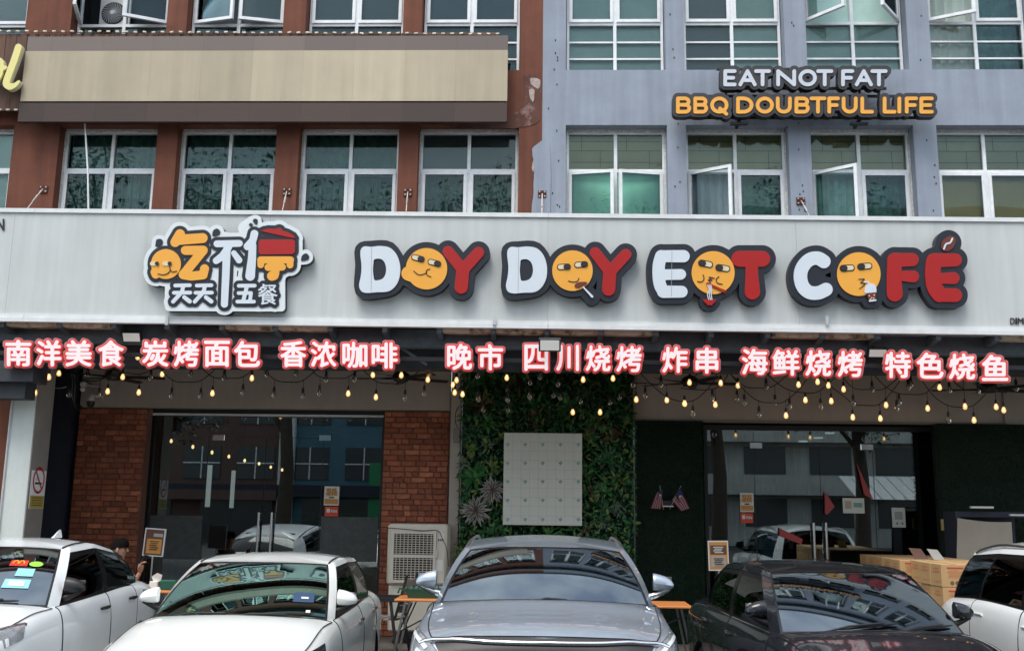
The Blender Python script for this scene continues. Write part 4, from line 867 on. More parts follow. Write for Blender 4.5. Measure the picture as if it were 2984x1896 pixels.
# ============================================================ rooms behind the glass
def room(x0, x1, y0, y1, z1):
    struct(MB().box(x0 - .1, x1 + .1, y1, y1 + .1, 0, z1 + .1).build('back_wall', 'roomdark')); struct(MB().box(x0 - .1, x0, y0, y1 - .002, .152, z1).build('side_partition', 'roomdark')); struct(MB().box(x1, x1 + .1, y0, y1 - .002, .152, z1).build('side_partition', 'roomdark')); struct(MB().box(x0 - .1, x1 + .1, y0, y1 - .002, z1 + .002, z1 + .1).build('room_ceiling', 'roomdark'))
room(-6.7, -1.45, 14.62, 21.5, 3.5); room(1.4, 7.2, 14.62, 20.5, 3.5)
def shopfront(label, pl, pr, Yg, ptop, dl_, dr, dt, films, handles, patches, ctr):
    x0, x1 = X_(pl, Yg), X_(pr, Yg); zt = Z_(ptop, Yg, (pl + pr) / 2); t = thing('glass_shopfront', ((x0 + x1) / 2, Yg, GF), label, 'shopfront')
    b = MB().box(x0, x1, Yg - .03, Yg + .05, zt - .05, zt + .02); b.box(x0, x0 + .05, Yg - .03, Yg + .05, GF, zt - .052); b.box(x1 - .05, x1, Yg - .03, Yg + .05, GF, zt - .052); b.box(x0, x1, Yg - .02, Yg + .04, GF, GF + .04); b.build('frame', 'black', t)
    xl, xr, zd = X_(dl_, Yg), X_(dr, Yg), Z_(dt, Yg, (dl_ + dr) / 2); xm = X_(ctr, Yg)
    g = .006
    for a, c, e, f in ((x0 + .05, xl - g, GF + .04, zt - .05), (xr + g, x1 - .05, GF + .04, zt - .05), (xl, xr, zd + g, zt - .05)): MB().box(a, c, Yg, Yg + .008, e, f).build('pane', 'shopglass', t)
    for a, c, hx in ((xl, xm - g / 2, handles[0]), (xm + g / 2, xr, handles[1])):
        d = MB().box(a, c, Yg, Yg + .008, GF + .05, zd).build('door', 'shopglass', t)
        h = MB(); xx = X_(hx, Yg - .06, 1560); z0, z1 = Z_(handles[3], Yg - .06, hx), Z_(handles[2], Yg - .06, hx); h.tube([(xx, Yg - .07, z0), (xx, Yg - .07, z1)], .016, 8); h.tube([(xx, Yg - .07, z0 + .1), (xx, Yg, z0 + .1)], .008, 6); h.tube([(xx, Yg - .07, z1 - .1), (xx, Yg, z1 - .1)], .008, 6); h.build('handle', 'steel', d, smooth=50)
    for hx, hy in patches: px_, pz = X_(hx, Yg - .02), Z_(hy, Yg - .02, hx); MB().rbox(px_ - .09, px_ + .09, Yg - .02, Yg - .001, pz - .045, pz + .045, .006).build('patch_fitting', 'chrome', t)
    b = MB()
    for xx in (xl - g / 2, xr + g / 2): b.box(xx - .004, xx + .004, Yg - .002, Yg + .01, GF + .04, zd + .02)
    b.box(xl, xr, Yg - .002, Yg + .01, zd, zd + .006); b.build('glass_edge', 'black', t)
    for a, c, e, f in films: q = MB().box(X_(a, Yg), X_(c, Yg), Yg - .004, Yg - .002, Z_(f, Yg, a), Z_(e, Yg, a)); q.build('frosted_film', 'frost', t)
    return t
s1 = shopfront('glass shopfront with double doors between the two brick panels', 433, 1119, 14.5, 1200, 601, 937, 1276, [(446, 598, 1500, 1627), (941, 1106, 1504, 1634)], (751, 789, 1492, 1612), [(628, 1274), (942, 1275)], 770)
MB().box(X_(433, 14.44, 1210), X_(1118, 14.44, 1210), 14.40, 14.462, Z_(1212, 14.44, 700), Z_(1206, 14.44, 700)).build('silver_track', 'trim', s1)
s2 = shopfront('glass shopfront with double doors between the dark artificial grass walls', 2052, 2735, 14.5, 1245, 2200, 2546, 1302, [], (2372, 2408, 1522, 1628), [(2206, 1297), (2532, 1302)], 2390)
# things inside the rooms
pr = [(499, 1284, 15.2), (562, 1301, 15.7), (618, 1317, 16.3), (667, 1329, 16.9), (713, 1341, 17.6), (755, 1350, 18.3), (789, 1360, 19.0), (822, 1368, 19.7)]
pend = None
M['pend'] = pm('amber_pendant_core', (1, .7, .3), .4, emit=(1, .66, .28), es=2.2)
bulbL = MB().lathe([(0, -.05), (.028, -.03), (.034, 0), (.02, .035), (0, .045)], (0, 0, 0), 8).mesh('bulb', 'pend', smooth=60)
for i, (px, py, Y) in enumerate(pr):
    x, z = W(px, py, Y); t = thing('pendant_lamp', (x, Y, 3.5), 'hanging warm bulb %s in the row inside the left shop' % ['nearest the glass', 'second from the glass', 'third from the glass', 'fourth from the glass', 'fifth from the glass', 'sixth from the glass', 'seventh from the glass', 'farthest and smallest'][i], 'pendant lamp', 'pendant bulbs inside the left shop')
    MB().tube([(x, Y, 3.5), (x, Y, z + .05)], .005, 4).build('cord', 'black', t); inst(bulbL, 'bulb', (x, Y, z), t, scale=(.7, .7, .7))
for a, c, e, f, lb in ((602, 614, 1354, 1476, 'left'), (673, 683, 1370, 1479, 'right')):  # glowing bars added in place of reflected lamps; no lamp hangs here
    o = MB().box(X_(a, 15.6), X_(c, 15.6), 15.6, 15.64, Z_(f, 15.6, a), Z_(e, 15.6, a)).build('reflection_strip', 'tube', origin=(X_(a, 15.6), 15.6, Z_(f, 15.6, a))); tag(o, '%s of two pale glowing strips standing for lamp reflections, left shop' % lb, 'light strip')
for i, (px, py) in enumerate(((2424, 1263), (2345, 1287), (2596, 1249), (2390, 1277))):
    x = X_(px, 16.5); z = Z_(py, 16.5, px); o = MB().lathe([(0, 0), (.07, 0), (.08, .02)], (x, 16.5, z), 12).build('ceiling_lamp', 'tube', origin=(x, 16.5, z)); tag(o, 'small round ceiling lamp inside the right shop, ' + ('second from the left', 'leftmost', 'rightmost', 'between the two on the left and higher')[i], 'ceiling lamp')
t = thing('counter', (4.3, 17.5, GF), 'dark counter with small jars inside the right shop', 'counter'); MB().rbox(3.0, 5.6, 17.5, 18.1, GF, 1.25, .01).build('body', 'navy', t); MB().box(2.95, 5.65, 17.45, 18.15, 1.253, 1.29).build('top', 'blackmat', t)
for i in range(9):
    q = MB(); q.lathe([(0, 0), (.045, 0), (.045, .16), (.03, .18), (0, .18)], (3.2 + i * .26, 17.7, 1.29), 8); o = q.build('jar', random.Random(i).choice(['posteror', 'paper', 's_red', 'teal']), t, smooth=40)
for i, (px, lb) in enumerate(((470, 'left'), (560, 'middle'), (1000, 'right'))):
    x = X_(px, 15.6); t = thing('indoor_chair', (x, 15.6, GF), 'wooden chair behind the left shop glass, %s one' % lb, 'chair', 'chairs inside the left shop'); MB().rbox(x - .22, x + .22, 15.4, 15.8, .58, .62, .008).build('seat', 'orangewood', t)
    for sx in (-.2, .2):
        for sy in (15.42, 15.78): MB().bar((x + sx, sy, GF), (x + sx, sy, 1.05 if sy > 15.5 else .58), .035).build('leg', 'orangewood', t)
    MB().box(x - .2, x + .2, 15.77, 15.79, .85, 1.05).build('backrest', 'orangewood', t)
for px, py, ang, lb, w in ((2322, 1480, .25, 'right-leaning', .5), (2400, 1470, .12, 'tall', .9)):
    pass
for i, (P, lb) in enumerate((([(2497, 1350), (2545, 1455), (2518, 1440)], 'tall red pennant'), ([(2403, 1430), (2432, 1475), (2412, 1498), (2404, 1496)], 'small red pennant'), ([(2270, 1537), (2340, 1570), (2335, 1585), (2272, 1560)], 'red banner slanting low'))):
    Y = 14.455; q = MB(); n = len(P); vs = [(W(a, c, Y)[0], Y + dy, W(a, c, Y)[1]) for dy in (0, .01) for a, c in P]; q.add(vs, [tuple(range(n)), tuple(range(2 * n - 1, n - 1, -1))] + [(k, (k + 1) % n, n + (k + 1) % n, n + k) for k in range(n)]); o = q.build('pennant', 's_red_edge', origin=vs[0]); tag(o, lb + ' hanging at the right shop window', 'pennant')
# stickers on the glass
def poster(name, pts, Y, label, cat, parts):
    (xa, ya), (xb, yb) = pts; A = W(xa, ya, Y); B = W(xb, yb, Y); t = thing(name, ((A[0] + B[0]) / 2, Y, B[1]), label, cat)
    w, h = B[0] - A[0], A[1] - B[1]
    MB().box(A[0], B[0], Y, Y + .004, B[1], A[1]).build('sheet', parts[0], t)
    for k, (u0, v0, u1, v1, m, nm) in enumerate(parts[1]): MB().box(A[0] + u0 * w, A[0] + u1 * w, Y - .0015 - .0012 * k, Y - .001 - .0012 * k, A[1] - v1 * h, A[1] - v0 * h).build(nm, m, t)
    return t
def px_word(t, s, box, Y, mat, grow=.2): return word('lettering', s, box, Y - .012, mat, t, grow, .6, 0, .002)
for x_, y_, lb in ((946, 1416, 'left'), (2156, 1435, 'right')):
    t = poster('hiring_poster', ((x_, y_), (x_ + 41, y_ + 56)), 14.47, 'cream and orange WE\'RE HIRING poster on the %s shop glass' % lb, 'poster', ('paper', [(.05, .66, .95, .93, 'posteror', 'orange_band'), (.33, .55, .67, .62, 's_black', 'pill')]))
    px_word(t, "WE'RE", (x_ + 6, y_ + 6, x_ + 35, y_ + 16), 14.47, 'posteror', .5); px_word(t, 'HIRING', (x_ + 5, y_ + 17, x_ + 36, y_ + 27), 14.47, 'posteror', .5)
    y2 = y_ + 59; t = poster('delivery_sticker', ((x_ + 1, y2), (x_ + 39, y2 + 29)), 14.47, 'small red food delivery sticker on the %s shop glass' % lb, 'sticker', (pm('bright_red_vinyl' + lb, (.62, .07, .03), .5), [(.14, .2, .38, .6, 'paper', 'bag_icon')])); px_word(t, 'Food', (x_ + 18, y2 + 9, x_ + 36, y2 + 17), 14.47, 'paper', .3)
t = poster('menu_sheet', ((2455, 1450), (2520, 1495)), 14.47, 'pale green menu sheet taped inside the right doors', 'poster', ('acryl', [(.1, .2, .4, .7, 'beige', 'picture'), (.5, .3, .9, .6, 'mark', 'picture')]))
t = poster('notice_sheet', ((2598, 1478), (2640, 1536)), 14.47, 'pale blue notice sheet on the right pane', 'poster', ('acryl', [(.2, .2, .8, .6, 'gridl', 'drawing'), (.3, .75, .4, .85, 's_black', 'icon'), (.7, .75, .8, .85, 's_black', 'icon')]))

# ============================================================ living green wall
gx0, gx1, gz1 = X_(1345, 13.95, 1300), X_(1846, 13.95, 1300), 3.9
gw = thing('green_wall', ((gx0 + gx1) / 2, 14, GF), 'wall of dense artificial foliage with varied leaves between the two shops', 'green wall')
MB().box(gx0, gx1, 13.98, 14.3, GF, gz1).build('backing', 'leafback', gw)
rnd = random.Random(4)
def leaf_at(b, c, d, up, L, wd, bend=.2, mi=0, segs=2):
    """a leaf blade from c along d, curving towards up"""
    d = Vector(d).normalized(); up = Vector(up); s = d.cross(up); s = s.normalized() if s.length > .01 else Vector((1, 0, 0)); n = s.cross(d); c = Vector(c); vs = []
    prof = [(0, .12), (.3, .9), (.65, .8), (1, .04)] if segs == 3 else [(0, .1), (.45, 1), (1, .05)]
    for t, w in prof: p = c + d * L * t - n * (bend * L * t * t); vs += [p - s * wd * w / 2 + n * .12 * wd * w, p, p + s * wd * w / 2 + n * .12 * wd * w]
    fs = []
    for i in range(len(prof) - 1): fs += [(i * 3, i * 3 + 1, i * 3 + 4, i * 3 + 3), (i * 3 + 1, i * 3 + 2, i * 3 + 5, i * 3 + 4)]
    b.add(vs, fs, mi)
lv = MB()
for _ in range(13500):
    x, z = rnd.uniform(gx0 - .03, gx1 + .03), rnd.uniform(GF + .05, gz1); n = math.sin(x * 3.1 + 1) * math.sin(z * 2.7) + math.sin(x * 7 + z * 5) * .4
    y = 13.97 - rnd.random() * (.08 + .04 * n); a = rnd.uniform(0, 6.28); L = rnd.uniform(.03, .085) if rnd.random() < .4 else rnd.uniform(.02, .045)
    k = 0 if rnd.random() < .5 - .2 * n else 1
    if rnd.random() < .05: k = 2
    d = (math.cos(a), -.5 - rnd.random() * .5, math.sin(a) - .3)
    leaf_at(lv, (x, y, z), d, (0, 0, 1), L, L * .55, .3, k)
for _ in range(2300):
    x, z = rnd.uniform(gx0, gx1), rnd.uniform(GF + .1, gz1 - .05); a = rnd.uniform(0, 6.28); L = rnd.uniform(.05, .105)
    leaf_at(lv, (x, 13.93 - rnd.random() * .05, z), (math.cos(a), -.3 - rnd.random() * .8, math.sin(a) - .2), (rnd.uniform(-.5, .5), -1, .5), L, L * rnd.uniform(.28, .6), .45, rnd.choice([0, 0, 1, 1, 1, 2, 2]), 3)
o = lv.build('small_foliage', ['leaf1', 'leaf2', 'leaf3'], gw); o['kind'] = 'stuff'
def plant(px, py, R, n, wd, mat, Y=13.9, seed=0, label=None, droop=.35, upb=.25):
    r = random.Random(seed); b = MB(); x, z = W(px, py, Y); 
    for i in range(n):
        a = 2 * math.pi * i / n + r.uniform(-.25, .25); L = R * r.uniform(.5, 1.05); y = r.uniform(.15, 1.1)
        leaf_at(b, (x + r.uniform(-.05, .05), Y + .03, z + r.uniform(-.05, .05)), (math.cos(a), -y, math.sin(a) + upb), (r.uniform(-.4, .4), -1, .4 + r.uniform(-.3, .4)), L, wd * r.uniform(.7, 1.35), droop * r.uniform(.3, 2), 0, 3)
    o = b.build('leafy_plant', mat, gw, smooth=60, label=label); return o
V = pm('variegated_leaf', (.22, .215, .18), .5, isl=.25)
# stripes of the two variegated plants: pale blade with dark heart
def striped(px, py, R, n, seed, lb):
    r = random.Random(seed); x, z = W(px, py, 13.86); b = MB()
    for i in range(n):
        a = 2 * math.pi * i / n + r.uniform(-.15, .15); L = R * r.uniform(.75, 1.05); d = Vector((math.cos(a), -r.uniform(.2, .6), math.sin(a) + .05))
        leaf_at(b, (x, 13.86, z), d, (0, -1, .3), L, .052, .25, 0, 3); leaf_at(b, Vector((x, 13.853, z)), d, (0, -1, .3), L * .8, .02, .25, 1, 3)
    b.build('striped_plant', [V, 'leaf5c'], gw, smooth=60, label=lb)
striped(1435, 1428, .20, 26, 1, 'striped spiky plant beside the white acrylic panel'); striped(1386, 1488, .22, 28, 2, 'striped spiky plant lower left on the green wall')
for i, (px, py, R, n, wd, mt) in enumerate([(1383, 1390, .24, 11, .10, 'leaf2'), (1440, 1360, .15, 12, .05, 'leaf3'), (1375, 1312, .13, 9, .06, 'leaf3'), (1372, 1258, .16, 14, .03, 'leaf1'), (1418, 1230, .2, 8, .07, 'leaf2'), (1412, 1108, .18, 5, .14, 'leaf2'), (1370, 1130, .2, 16, .03, 'leaf1'), (1500, 1115, .18, 9, .06, 'leaf4'), (1470, 1180, .2, 9, .07, 'leaf1'), (1560, 1170, .16, 8, .06, 'leaf2'),
        (1620, 1120, .2, 9, .06, 'leaf1'), (1650, 1175, .18, 8, .10, 'leaf2'), (1715, 1155, .24, 20, .022, 'leaf1'), (1560, 1215, .16, 8, .05, 'leaf4'), (1735, 1230, .14, 9, .05, 'leaf4'), (1785, 1265, .13, 8, .07, 'leaf4'), (1725, 1275, .15, 7, .07, 'leaf3'), (1715, 1370, .15, 8, .05, 'leaf2'), (1775, 1340, .2, 10, .05, 'leaf1'), (1730, 1430, .13, 10, .05, 'leaf4'), (1752, 1425, .11, 6, .09, 'leaf2'),
        (1760, 1480, .26, 18, .016, 'leaf1'), (1775, 1420, .1, 6, .07, 'leaf2'), (1800, 1480, .12, 12, .03, 'leaf5'), (1760, 1530, .12, 10, .03, 'leaf5'), (1708, 1545, .14, 9, .05, 'leaf4'), (1800, 1400, .2, 9, .04, 'leaf3'), (1350, 1350, .10, 12, .03, 'leaf5'), (1360, 1440, .1, 10, .035, 'leaf1'), (1340, 1610, .13, 9, .04, 'leaf3'), (1420, 1290, .14, 10, .03, 'leaf5'), (1450, 1540, .18, 10, .05, 'leaf2'), (1600, 1555, .2, 12, .05, 'leaf2'), (1800, 1600, .16, 9, .06, 'leaf2'), (1820, 1200, .15, 8, .05, 'leaf1'), (1790, 1120, .2, 12, .04, 'leaf2'), (1400, 1180, .18, 10, .05, 'leaf4')]):
    plant(px, py, R, int(n * 1.5), wd * .9, mt, 13.9, i)
# acrylic panel
A, B_ = W(1469, 1260, 13.78), W(1696, 1531, 13.78)
ap = thing('acrylic_panel', ((A[0] + B_[0]) / 2, 13.78, B_[1]), 'blank milky acrylic panel with faint green printed marks on the green wall', 'panel')
MB().rbox(A[0], B_[0], 13.78, 13.80, B_[1], A[1], .003).build('sheet', 'acryl', ap)
q2 = MB()
for i, px in enumerate((1480, 1531, 1582, 1634, 1686)):
    for j, py in enumerate((1294, 1348, 1402, 1456, 1512)):
        x, z = W(px, py, 13.775); n = 14; P = [[(x + r * math.cos(a), 13.778, z + r * math.sin(a)) for a in np.linspace(0, 2 * math.pi, n)] for r in (.011, .021)]; q = MB(); q.grid(P); q.box(x - .006, x + .006, 13.777, 13.779, z - .005, z + .006); q.bar((x - .055, 13.778, z + .035), (x + .005, 13.778, z - .045), .0025, .003); q.build('printed_mark', 'mark', ap)
for k in range(1, 9): x = A[0] + (B_[0] - A[0]) * k / 9; q2.box(x - .001, x + .001, 13.7785, 13.7795, B_[1] + .01, A[1] - .01)
for k in range(1, 10): z = B_[1] + (A[1] - B_[1]) * k / 10; q2.box(A[0] + .01, B_[0] - .01, 13.7785, 13.7795, z - .001, z + .001)
q2.build('grid_print', 'gridl', ap)
b = MB()
for sx in (A[0] + .08, B_[0] - .08): b.box(sx - .02, sx + .02, 13.803, 13.98, A[1] - .2, A[1] - .15)
b.build('standoff', 'steel', ap)
# dark artificial grass walls
def grass_wall(x0, x1, y, label, z1, n, seed):
    t = thing('grass_wall', ((x0 + x1) / 2, y, GF), label, 'artificial grass wall'); MB().box(x0, x1, y, y + .2, GF, z1).build('backing', 'leafback', t)
    r = random.Random(seed); b = MB()
    for _ in range(n):
        x, z = r.uniform(x0, x1), r.uniform(GF, z1); a = r.uniform(0, 6.28); l = r.uniform(.02, .04); dx, dz = math.cos(a) * l, math.sin(a) * l - .008
        b.add([(x - .003, y - .001, z), (x + .003, y - .001, z), (x + dx, y - r.uniform(.015, .04), z + dz)], [(0, 1, 2)])
    for _ in range(int(n * .03)):
        s = r.choice([0, 1]); x = x0 if s == 0 else x1; z = r.uniform(GF, z1); l = r.uniform(.02, .045) * (-1 if s == 0 else 1); b.add([(x, y, z - .004), (x, y, z + .004), (x + l, y - .02, z + r.uniform(-.02, .02))], [(0, 1, 2)])
    o = b.build('grass_blades', 'grassd', t); o['kind'] = 'stuff'; return t
grass_wall(X_(1856, 13.98), X_(2048, 13.98), 13.98, 'dark artificial grass wall with two small flags, left of the right doors', 3.145, 20000, 1)
grass_wall(X_(2745, 14.0), X_(3080, 14.0), 14.0, 'dark artificial grass wall at the right edge behind the cartons', 3.145, 20000, 2)
# flags
for cor, pole, lb in (([(1913, 1436), (1931, 1424), (1927, 1482), (1896, 1480)], [(1934, 1484), (1923, 1414)], 'left'), ([(1958, 1458), (1981, 1422), (2010, 1480), (1985, 1488)], [(1952, 1482), (1985, 1414)], 'right')):
    Y = 13.86; C4 = [np.array([W(*q, Y)[0], Y, W(*q, Y)[1]]) for q in cor]; t = thing('small_flag', tuple(C4[0]), 'small drooping red and white striped flag with navy corner, %s of the pair' % lb, 'flag', 'pair of small flags')
    pa, pb = W(*pole[0], Y), W(*pole[1], Y); MB().tube([(pa[0], Y + .01, pa[1]), (pb[0], Y + .01, pb[1])], .003, 5).build('pole', 'gridl', t)
    fp = lambda f, u, d=0: tuple((C4[0] * (1 - f) + C4[1] * f) * (1 - u) + (C4[3] * (1 - f) + C4[2] * f) * u + np.array([0, .014 * math.sin(u * 6 + f * 3) + d, 0]))
    for k in range(9):
        q = MB(); q.grid([[fp(f, u) for u in np.linspace(0, 1, 7)] for f in (k / 9, (k + 1) / 9)]); q.build('stripe', 'flag_r' if k % 2 == 0 else 'flag_w', t)
    q = MB(); q.grid([[fp(f, u, -.003) for u in np.linspace(0, .5, 4)] for f in (.38, 1)]); q.build('canton', 'flag_b', t)
    q = MB(); q.lathe([(0, -.004), (.016, -.002)], fp(.7, .26, -.003), 8, axis='y'); q.build('emblem', 'flag_y', t)
o = MB(); A2 = W(1930, 1458, 13.92); B2 = W(1962, 1476, 13.92); t = thing('flag_holder', (A2[0], 13.92, B2[1]), 'small dark bracket with white edge between the two flags', 'bracket'); MB().box(A2[0], B2[0], 13.9, 13.975, B2[1], A2[1]).build('box', 'black', t); MB().box(A2[0], B2[0], 13.89, 13.899, B2[1], B2[1] + .015).build('edge', 'paper', t)

# ============================================================ fans, cameras, cables
def fan(px, py, lb, Y=13.25, rot=.2):
    x, z = W(px, py, Y); t = thing('ceiling_fan', (x, Y, 3.92), 'black industrial ceiling fan ' + lb, 'ceiling fan', 'black ceiling fans in the arcade')
    MB().tube([(x, Y, 3.92), (x, Y, z)], .02, 8).build('rod', 'black', t); MB().lathe([(0, -.07), (.09, -.06), (.12, -.01), (.11, .04), (.05, .08), (0, .09)], (x, Y, z), 16).build('motor', 'black', t, smooth=50)
    for k in range(5):
        a = rot + k * 2 * math.pi / 5; q = MB(); d = Vector((math.cos(a), math.sin(a), 0)); s_ = Vector((-d.y, d.x, 0)); P = []
        for r_, w in ((.1, .03), (.22, .05), (.3, .10), (.68, .08)): c_ = Vector((x, Y, z - .02)) + d * r_; P.append([tuple(c_ - s_ * w / 2 + Vector((0, 0, .012))), tuple(c_ + s_ * w / 2 - Vector((0, 0, .012)))])
        q.grid(P); P2 = [[(p[0], p[1], p[2] + .006) for p in r] for r in P]; q.grid(P2, flip=True); q.build('blade', 'black', t)
for a in ((330, 1094, 'near the left pillar', 13.25, .15), (1169, 1098, 'above the right brick panel', 13.2, .5), (2011, 1112, 'left of the two over the right doors', 13.2, .1), (2879, 1130, 'at the right edge', 13.1, .33)): fan(*a)
t = thing('cable_conduit', (X_(222, 13.9), 13.9, 3.2), 'bundle of black conduits and cables curving down by the left header wall', 'cable bundle')
for i, P in enumerate(([(208, 1080), (214, 1110), (212, 1150), (222, 1185), (232, 1195), (236, 1180)], [(216, 1080), (224, 1120), (220, 1160), (228, 1180)], [(150, 1115), (190, 1118), (240, 1108), (270, 1120)], [(150, 1130), (180, 1132), (200, 1128)])):
    MB().tube([(W(a, c, 13.7)[0], 13.7 - i * .02, W(a, c, 13.7)[1]) for a, c in spl(P, 4)], .016 if i < 2 else .008, 6).build('cable', 'black' if i < 3 else 'alu_old', t, smooth=60)
x, z = W(243, 1128, 13.7); t = thing('motion_sensor', (x, 13.7, z), 'white sensor head on an arm beside the cable bundle', 'sensor'); MB().rbox(x - .035, x + .035, 13.66, 13.72, z + .01, z + .07, .006).build('box', 'white', t); MB().lathe([(0, -.04), (.03, -.02), (.036, 0), (.02, .03)], (x, 13.68, z - .03), 10).build('dome', 'white', t, smooth=60); MB().bar((x, 13.71, z + .03), (x + .08, 14.1, z + .05), .015).build('arm', 'alu_old', t)
x, z = W(265, 1168, 13.75); t = thing('security_camera', (x, 13.75, z), 'white dome security camera above the left brick panel', 'security camera')
MB().lathe([(0, .1), (.03, .09), (.05, .05), (.055, 0)], (x, 13.75, z), 14).build('housing', 'white', t, smooth=50); MB().lathe([(.055, 0), (.055, -.035), (.04, -.075), (0, -.09)], (x, 13.75, z - .002), 14).build('dome', 'black', t, smooth=50); MB().bar((x, 13.75, z + .07), (x, 14.1, z + .1), .03).build('bracket', 'white', t)

# ============================================================ string lights
hang = MB().lathe([(0, .058), (.010, .056), (.014, .045), (.017, .02), (.018, 0), (.010, -.004)], (0, 0, .03), 8).mesh('socket', 'black', smooth=50)
glob_prof = [(.012, .032), (.016, .02), (.026, .0), (.030, -.018), (.026, -.038), (.014, -.050), (0, -.054)]
g_off = MB().lathe(glob_prof, (0, 0, 0), 10).mesh('bulb', 'bulb_off', smooth=70); g_on = MB().lathe([(r * .97, z) for r, z in glob_prof], (0, 0, 0), 10).mesh('bulb', 'bulb_glow', smooth=70)
fil_on = MB().lathe([(0, .018), (.009, .012), (.010, -.018), (0, -.024)], (0, 0, -.005), 6).mesh('filament', 'bulb_on'); fil_off = MB().lathe([(0, .02), (.006, .015), (.006, -.02), (0, -.03)], (0, 0, -.005), 6).mesh('filament', 'filament')
def to_px(z, p): 
    ox, oy = {4: (0, 600), 5: (1000, 600), 6: (1984, 600)}[z]; return ox + p[0] / 2.391, oy + p[1] / 2.391
def string(z, cable, bulbs, Y, label, zz=None):
    C = [to_px(c[2] if len(c) > 2 else z, c) for c in cable]; pts = spl(C, 6); P3 = [(W(a, c, Y)[0], Y, W(a, c, Y)[1]) for a, c in pts]
    t = thing('string_light', P3[len(P3) // 2], label, 'string light', 'string lights along the arcade')
    MB().tube(P3, .0065, 5).build('cable', 'black', t, smooth=60)
    for b_ in bulbs:
        px, py = to_px(b_[3] if len(b_) > 3 else z, b_); x, zb = W(px, py, Y); zb += .012
        ins = inst(g_on if b_[2] else g_off, 'bulb', (x, Y, zb), t, scale=((1.0,) if b_[2] else (1.12,)) * 3); ins['label'] = 'lit warm bulb' if b_[2] else 'unlit clear bulb'
        for me, nm in ((hang, 'socket'), (fil_on if b_[2] else fil_off, 'filament')):
            o = bpy.data.objects.new(nm, me); COL.objects.link(o); o.parent = ins
        # drop wire up to the cable
        zc = min((abs(p[0] - x), p[2]) for p in P3)[1]
        if zc > zb + .13: w_ = MB().tube([(x, Y, zb + .09), (x + .004, Y, (zb + zc) / 2), (x, Y, zc)], .004, 4).build('drop_wire', 'black', t)
        elif zc < zb - .02 or abs(zc - zb) > .5: MB().tube([(x, Y, zb + .09), (x, Y, 3.9)], .004, 4).build('drop_wire', 'black', t)
S_ = string
S_(4, [(-60, 1170), (30, 1205), (110, 1140)], [(33, 1300, 1), (5, 1310, 0)], 12.1, 'string of bulbs at the far left edge beside the white pillar')
S_(4, [(110, 1140), (165, 1215), (243, 1195), (330, 1120)], [(163, 1190, 1), (245, 1300, 1), (340, 1190, 1)], 12.2, 'string of three lit bulbs crossing the white pillar')
S_(4, [(330, 1120), (410, 1185), (570, 1215), (690, 1213), (790, 1160), (860, 1120)], [(410, 1165, 1), (482, 1312, 0), (610, 1170, 0), (690, 1318, 0), (750, 1290, 1), (855, 1190, 1)], 13.0, 'string under the first phrase in front of the leftmost fan')
S_(4, [(600, 1120), (900, 1165), (1000, 1165), (1100, 1120)], [(967, 1297, 1), (1050, 1195, 0), (1130, 1170, 1)], 13.0, 'string between the first and second phrases')
S_(4, [(1100, 1120), (1205, 1213), (1300, 1225), (1398, 1215), (1510, 1130)], [(1195, 1320, 0), (1330, 1170, 0), (1398, 1322, 0)], 12.9, 'string of unlit bulbs under the second phrase')
S_(4, [(1400, 1125), (1490, 1193), (1600, 1200), (1690, 1190), (1780, 1125)], [(1480, 1303, 1), (1562, 1195, 0), (1692, 1297, 0), (1755, 1198, 1)], 12.8, 'string below the last character of the second phrase')
S_(4, [(1810, 1120), (1920, 1210), (2015, 1225), (2110, 1215), (2220, 1125)], [(1860, 1172, 0), (1908, 1315, 0), (2063, 1165, 0), (2110, 1322, 0)], 12.9, 'string of unlit bulbs under the third phrase')
S_(4, [(2160, 1125), (2230, 1190), (2391, 1200), (2426, 1190), (2520, 1130)], [(2225, 1302, 0), (2272, 1205, 0), (2426, 1305, 1), (2470, 1205, 0)], 12.8, 'string below the middle of the third phrase')
S_(5, [(130, 1135), (235, 1222), (330, 1235), (430, 1228), (560, 1120)], [(207, 1175, 1), (228, 1330, 1), (430, 1335, 0), (405, 1178, 1), (565, 1305, 0), (590, 1208, 1)], 12.9, 'string in front of the fan above the right brick panel')
S_(5, [(740, 1120), (800, 1150), (830, 1170)], [(790, 1212, 1), (765, 1245, 1), (777, 1298, 1), (832, 1310, 1)], 13.3, 'tight cluster of four lit bulbs at the narrow column')
S_(5, [(900, 1120), (1150, 1150), (1400, 1140), (1700, 1150), (1950, 1120)], [(943, 1340, 0), (938, 1180, 0), (1140, 1195, 1), (1148, 1345, 0), (1300, 1325, 0), (1303, 1225, 0), (1370, 1185, 0), (1497, 1235, 0), (1672, 1208, 1), (1880, 1200, 1)], 13.0, 'string across the upper green wall with three lit bulbs')
S_(5, [(900, 1135), (1200, 1160), (1500, 1150), (1930, 1130)], [(978, 1415, 0), (1150, 1415, 0), (1465, 1315, 0), (1513, 1330, 0), (1655, 1355, 0), (1860, 1365, 0), (1925, 1330, 0), (1600, 1435, 1), (1790, 1435, 1)], 13.5, 'lower string across the green wall with two lit bulbs')
S_(5, [(1985, 1160), (2030, 1228), (2105, 1232), (2250, 1245), (2391, 1225), (2480, 1160)], [(2020, 1240, 0), (2105, 1320, 0), (2215, 1240, 0), (2255, 1350, 1), (60, 1228, 1, 6)], 12.9, 'upper string at the right edge of the green wall')
S_(5, [(2070, 1165), (2200, 1290), (2300, 1348), (2440, 1355), (2560, 1250), (2610, 1160)], [(2042, 1347, 1), (2378, 1373, 1), (28, 1375, 1, 6), (85, 1448, 0, 6)], 12.8, 'lower string sweeping from the green wall to the right header')
S_(6, [(0, 1268), (100, 1278), (220, 1275), (290, 1235), (330, 1170)], [(278, 1232, 1), (220, 1335, 0), (240, 1382, 1)], 12.95, 'string left of the fourth phrase')
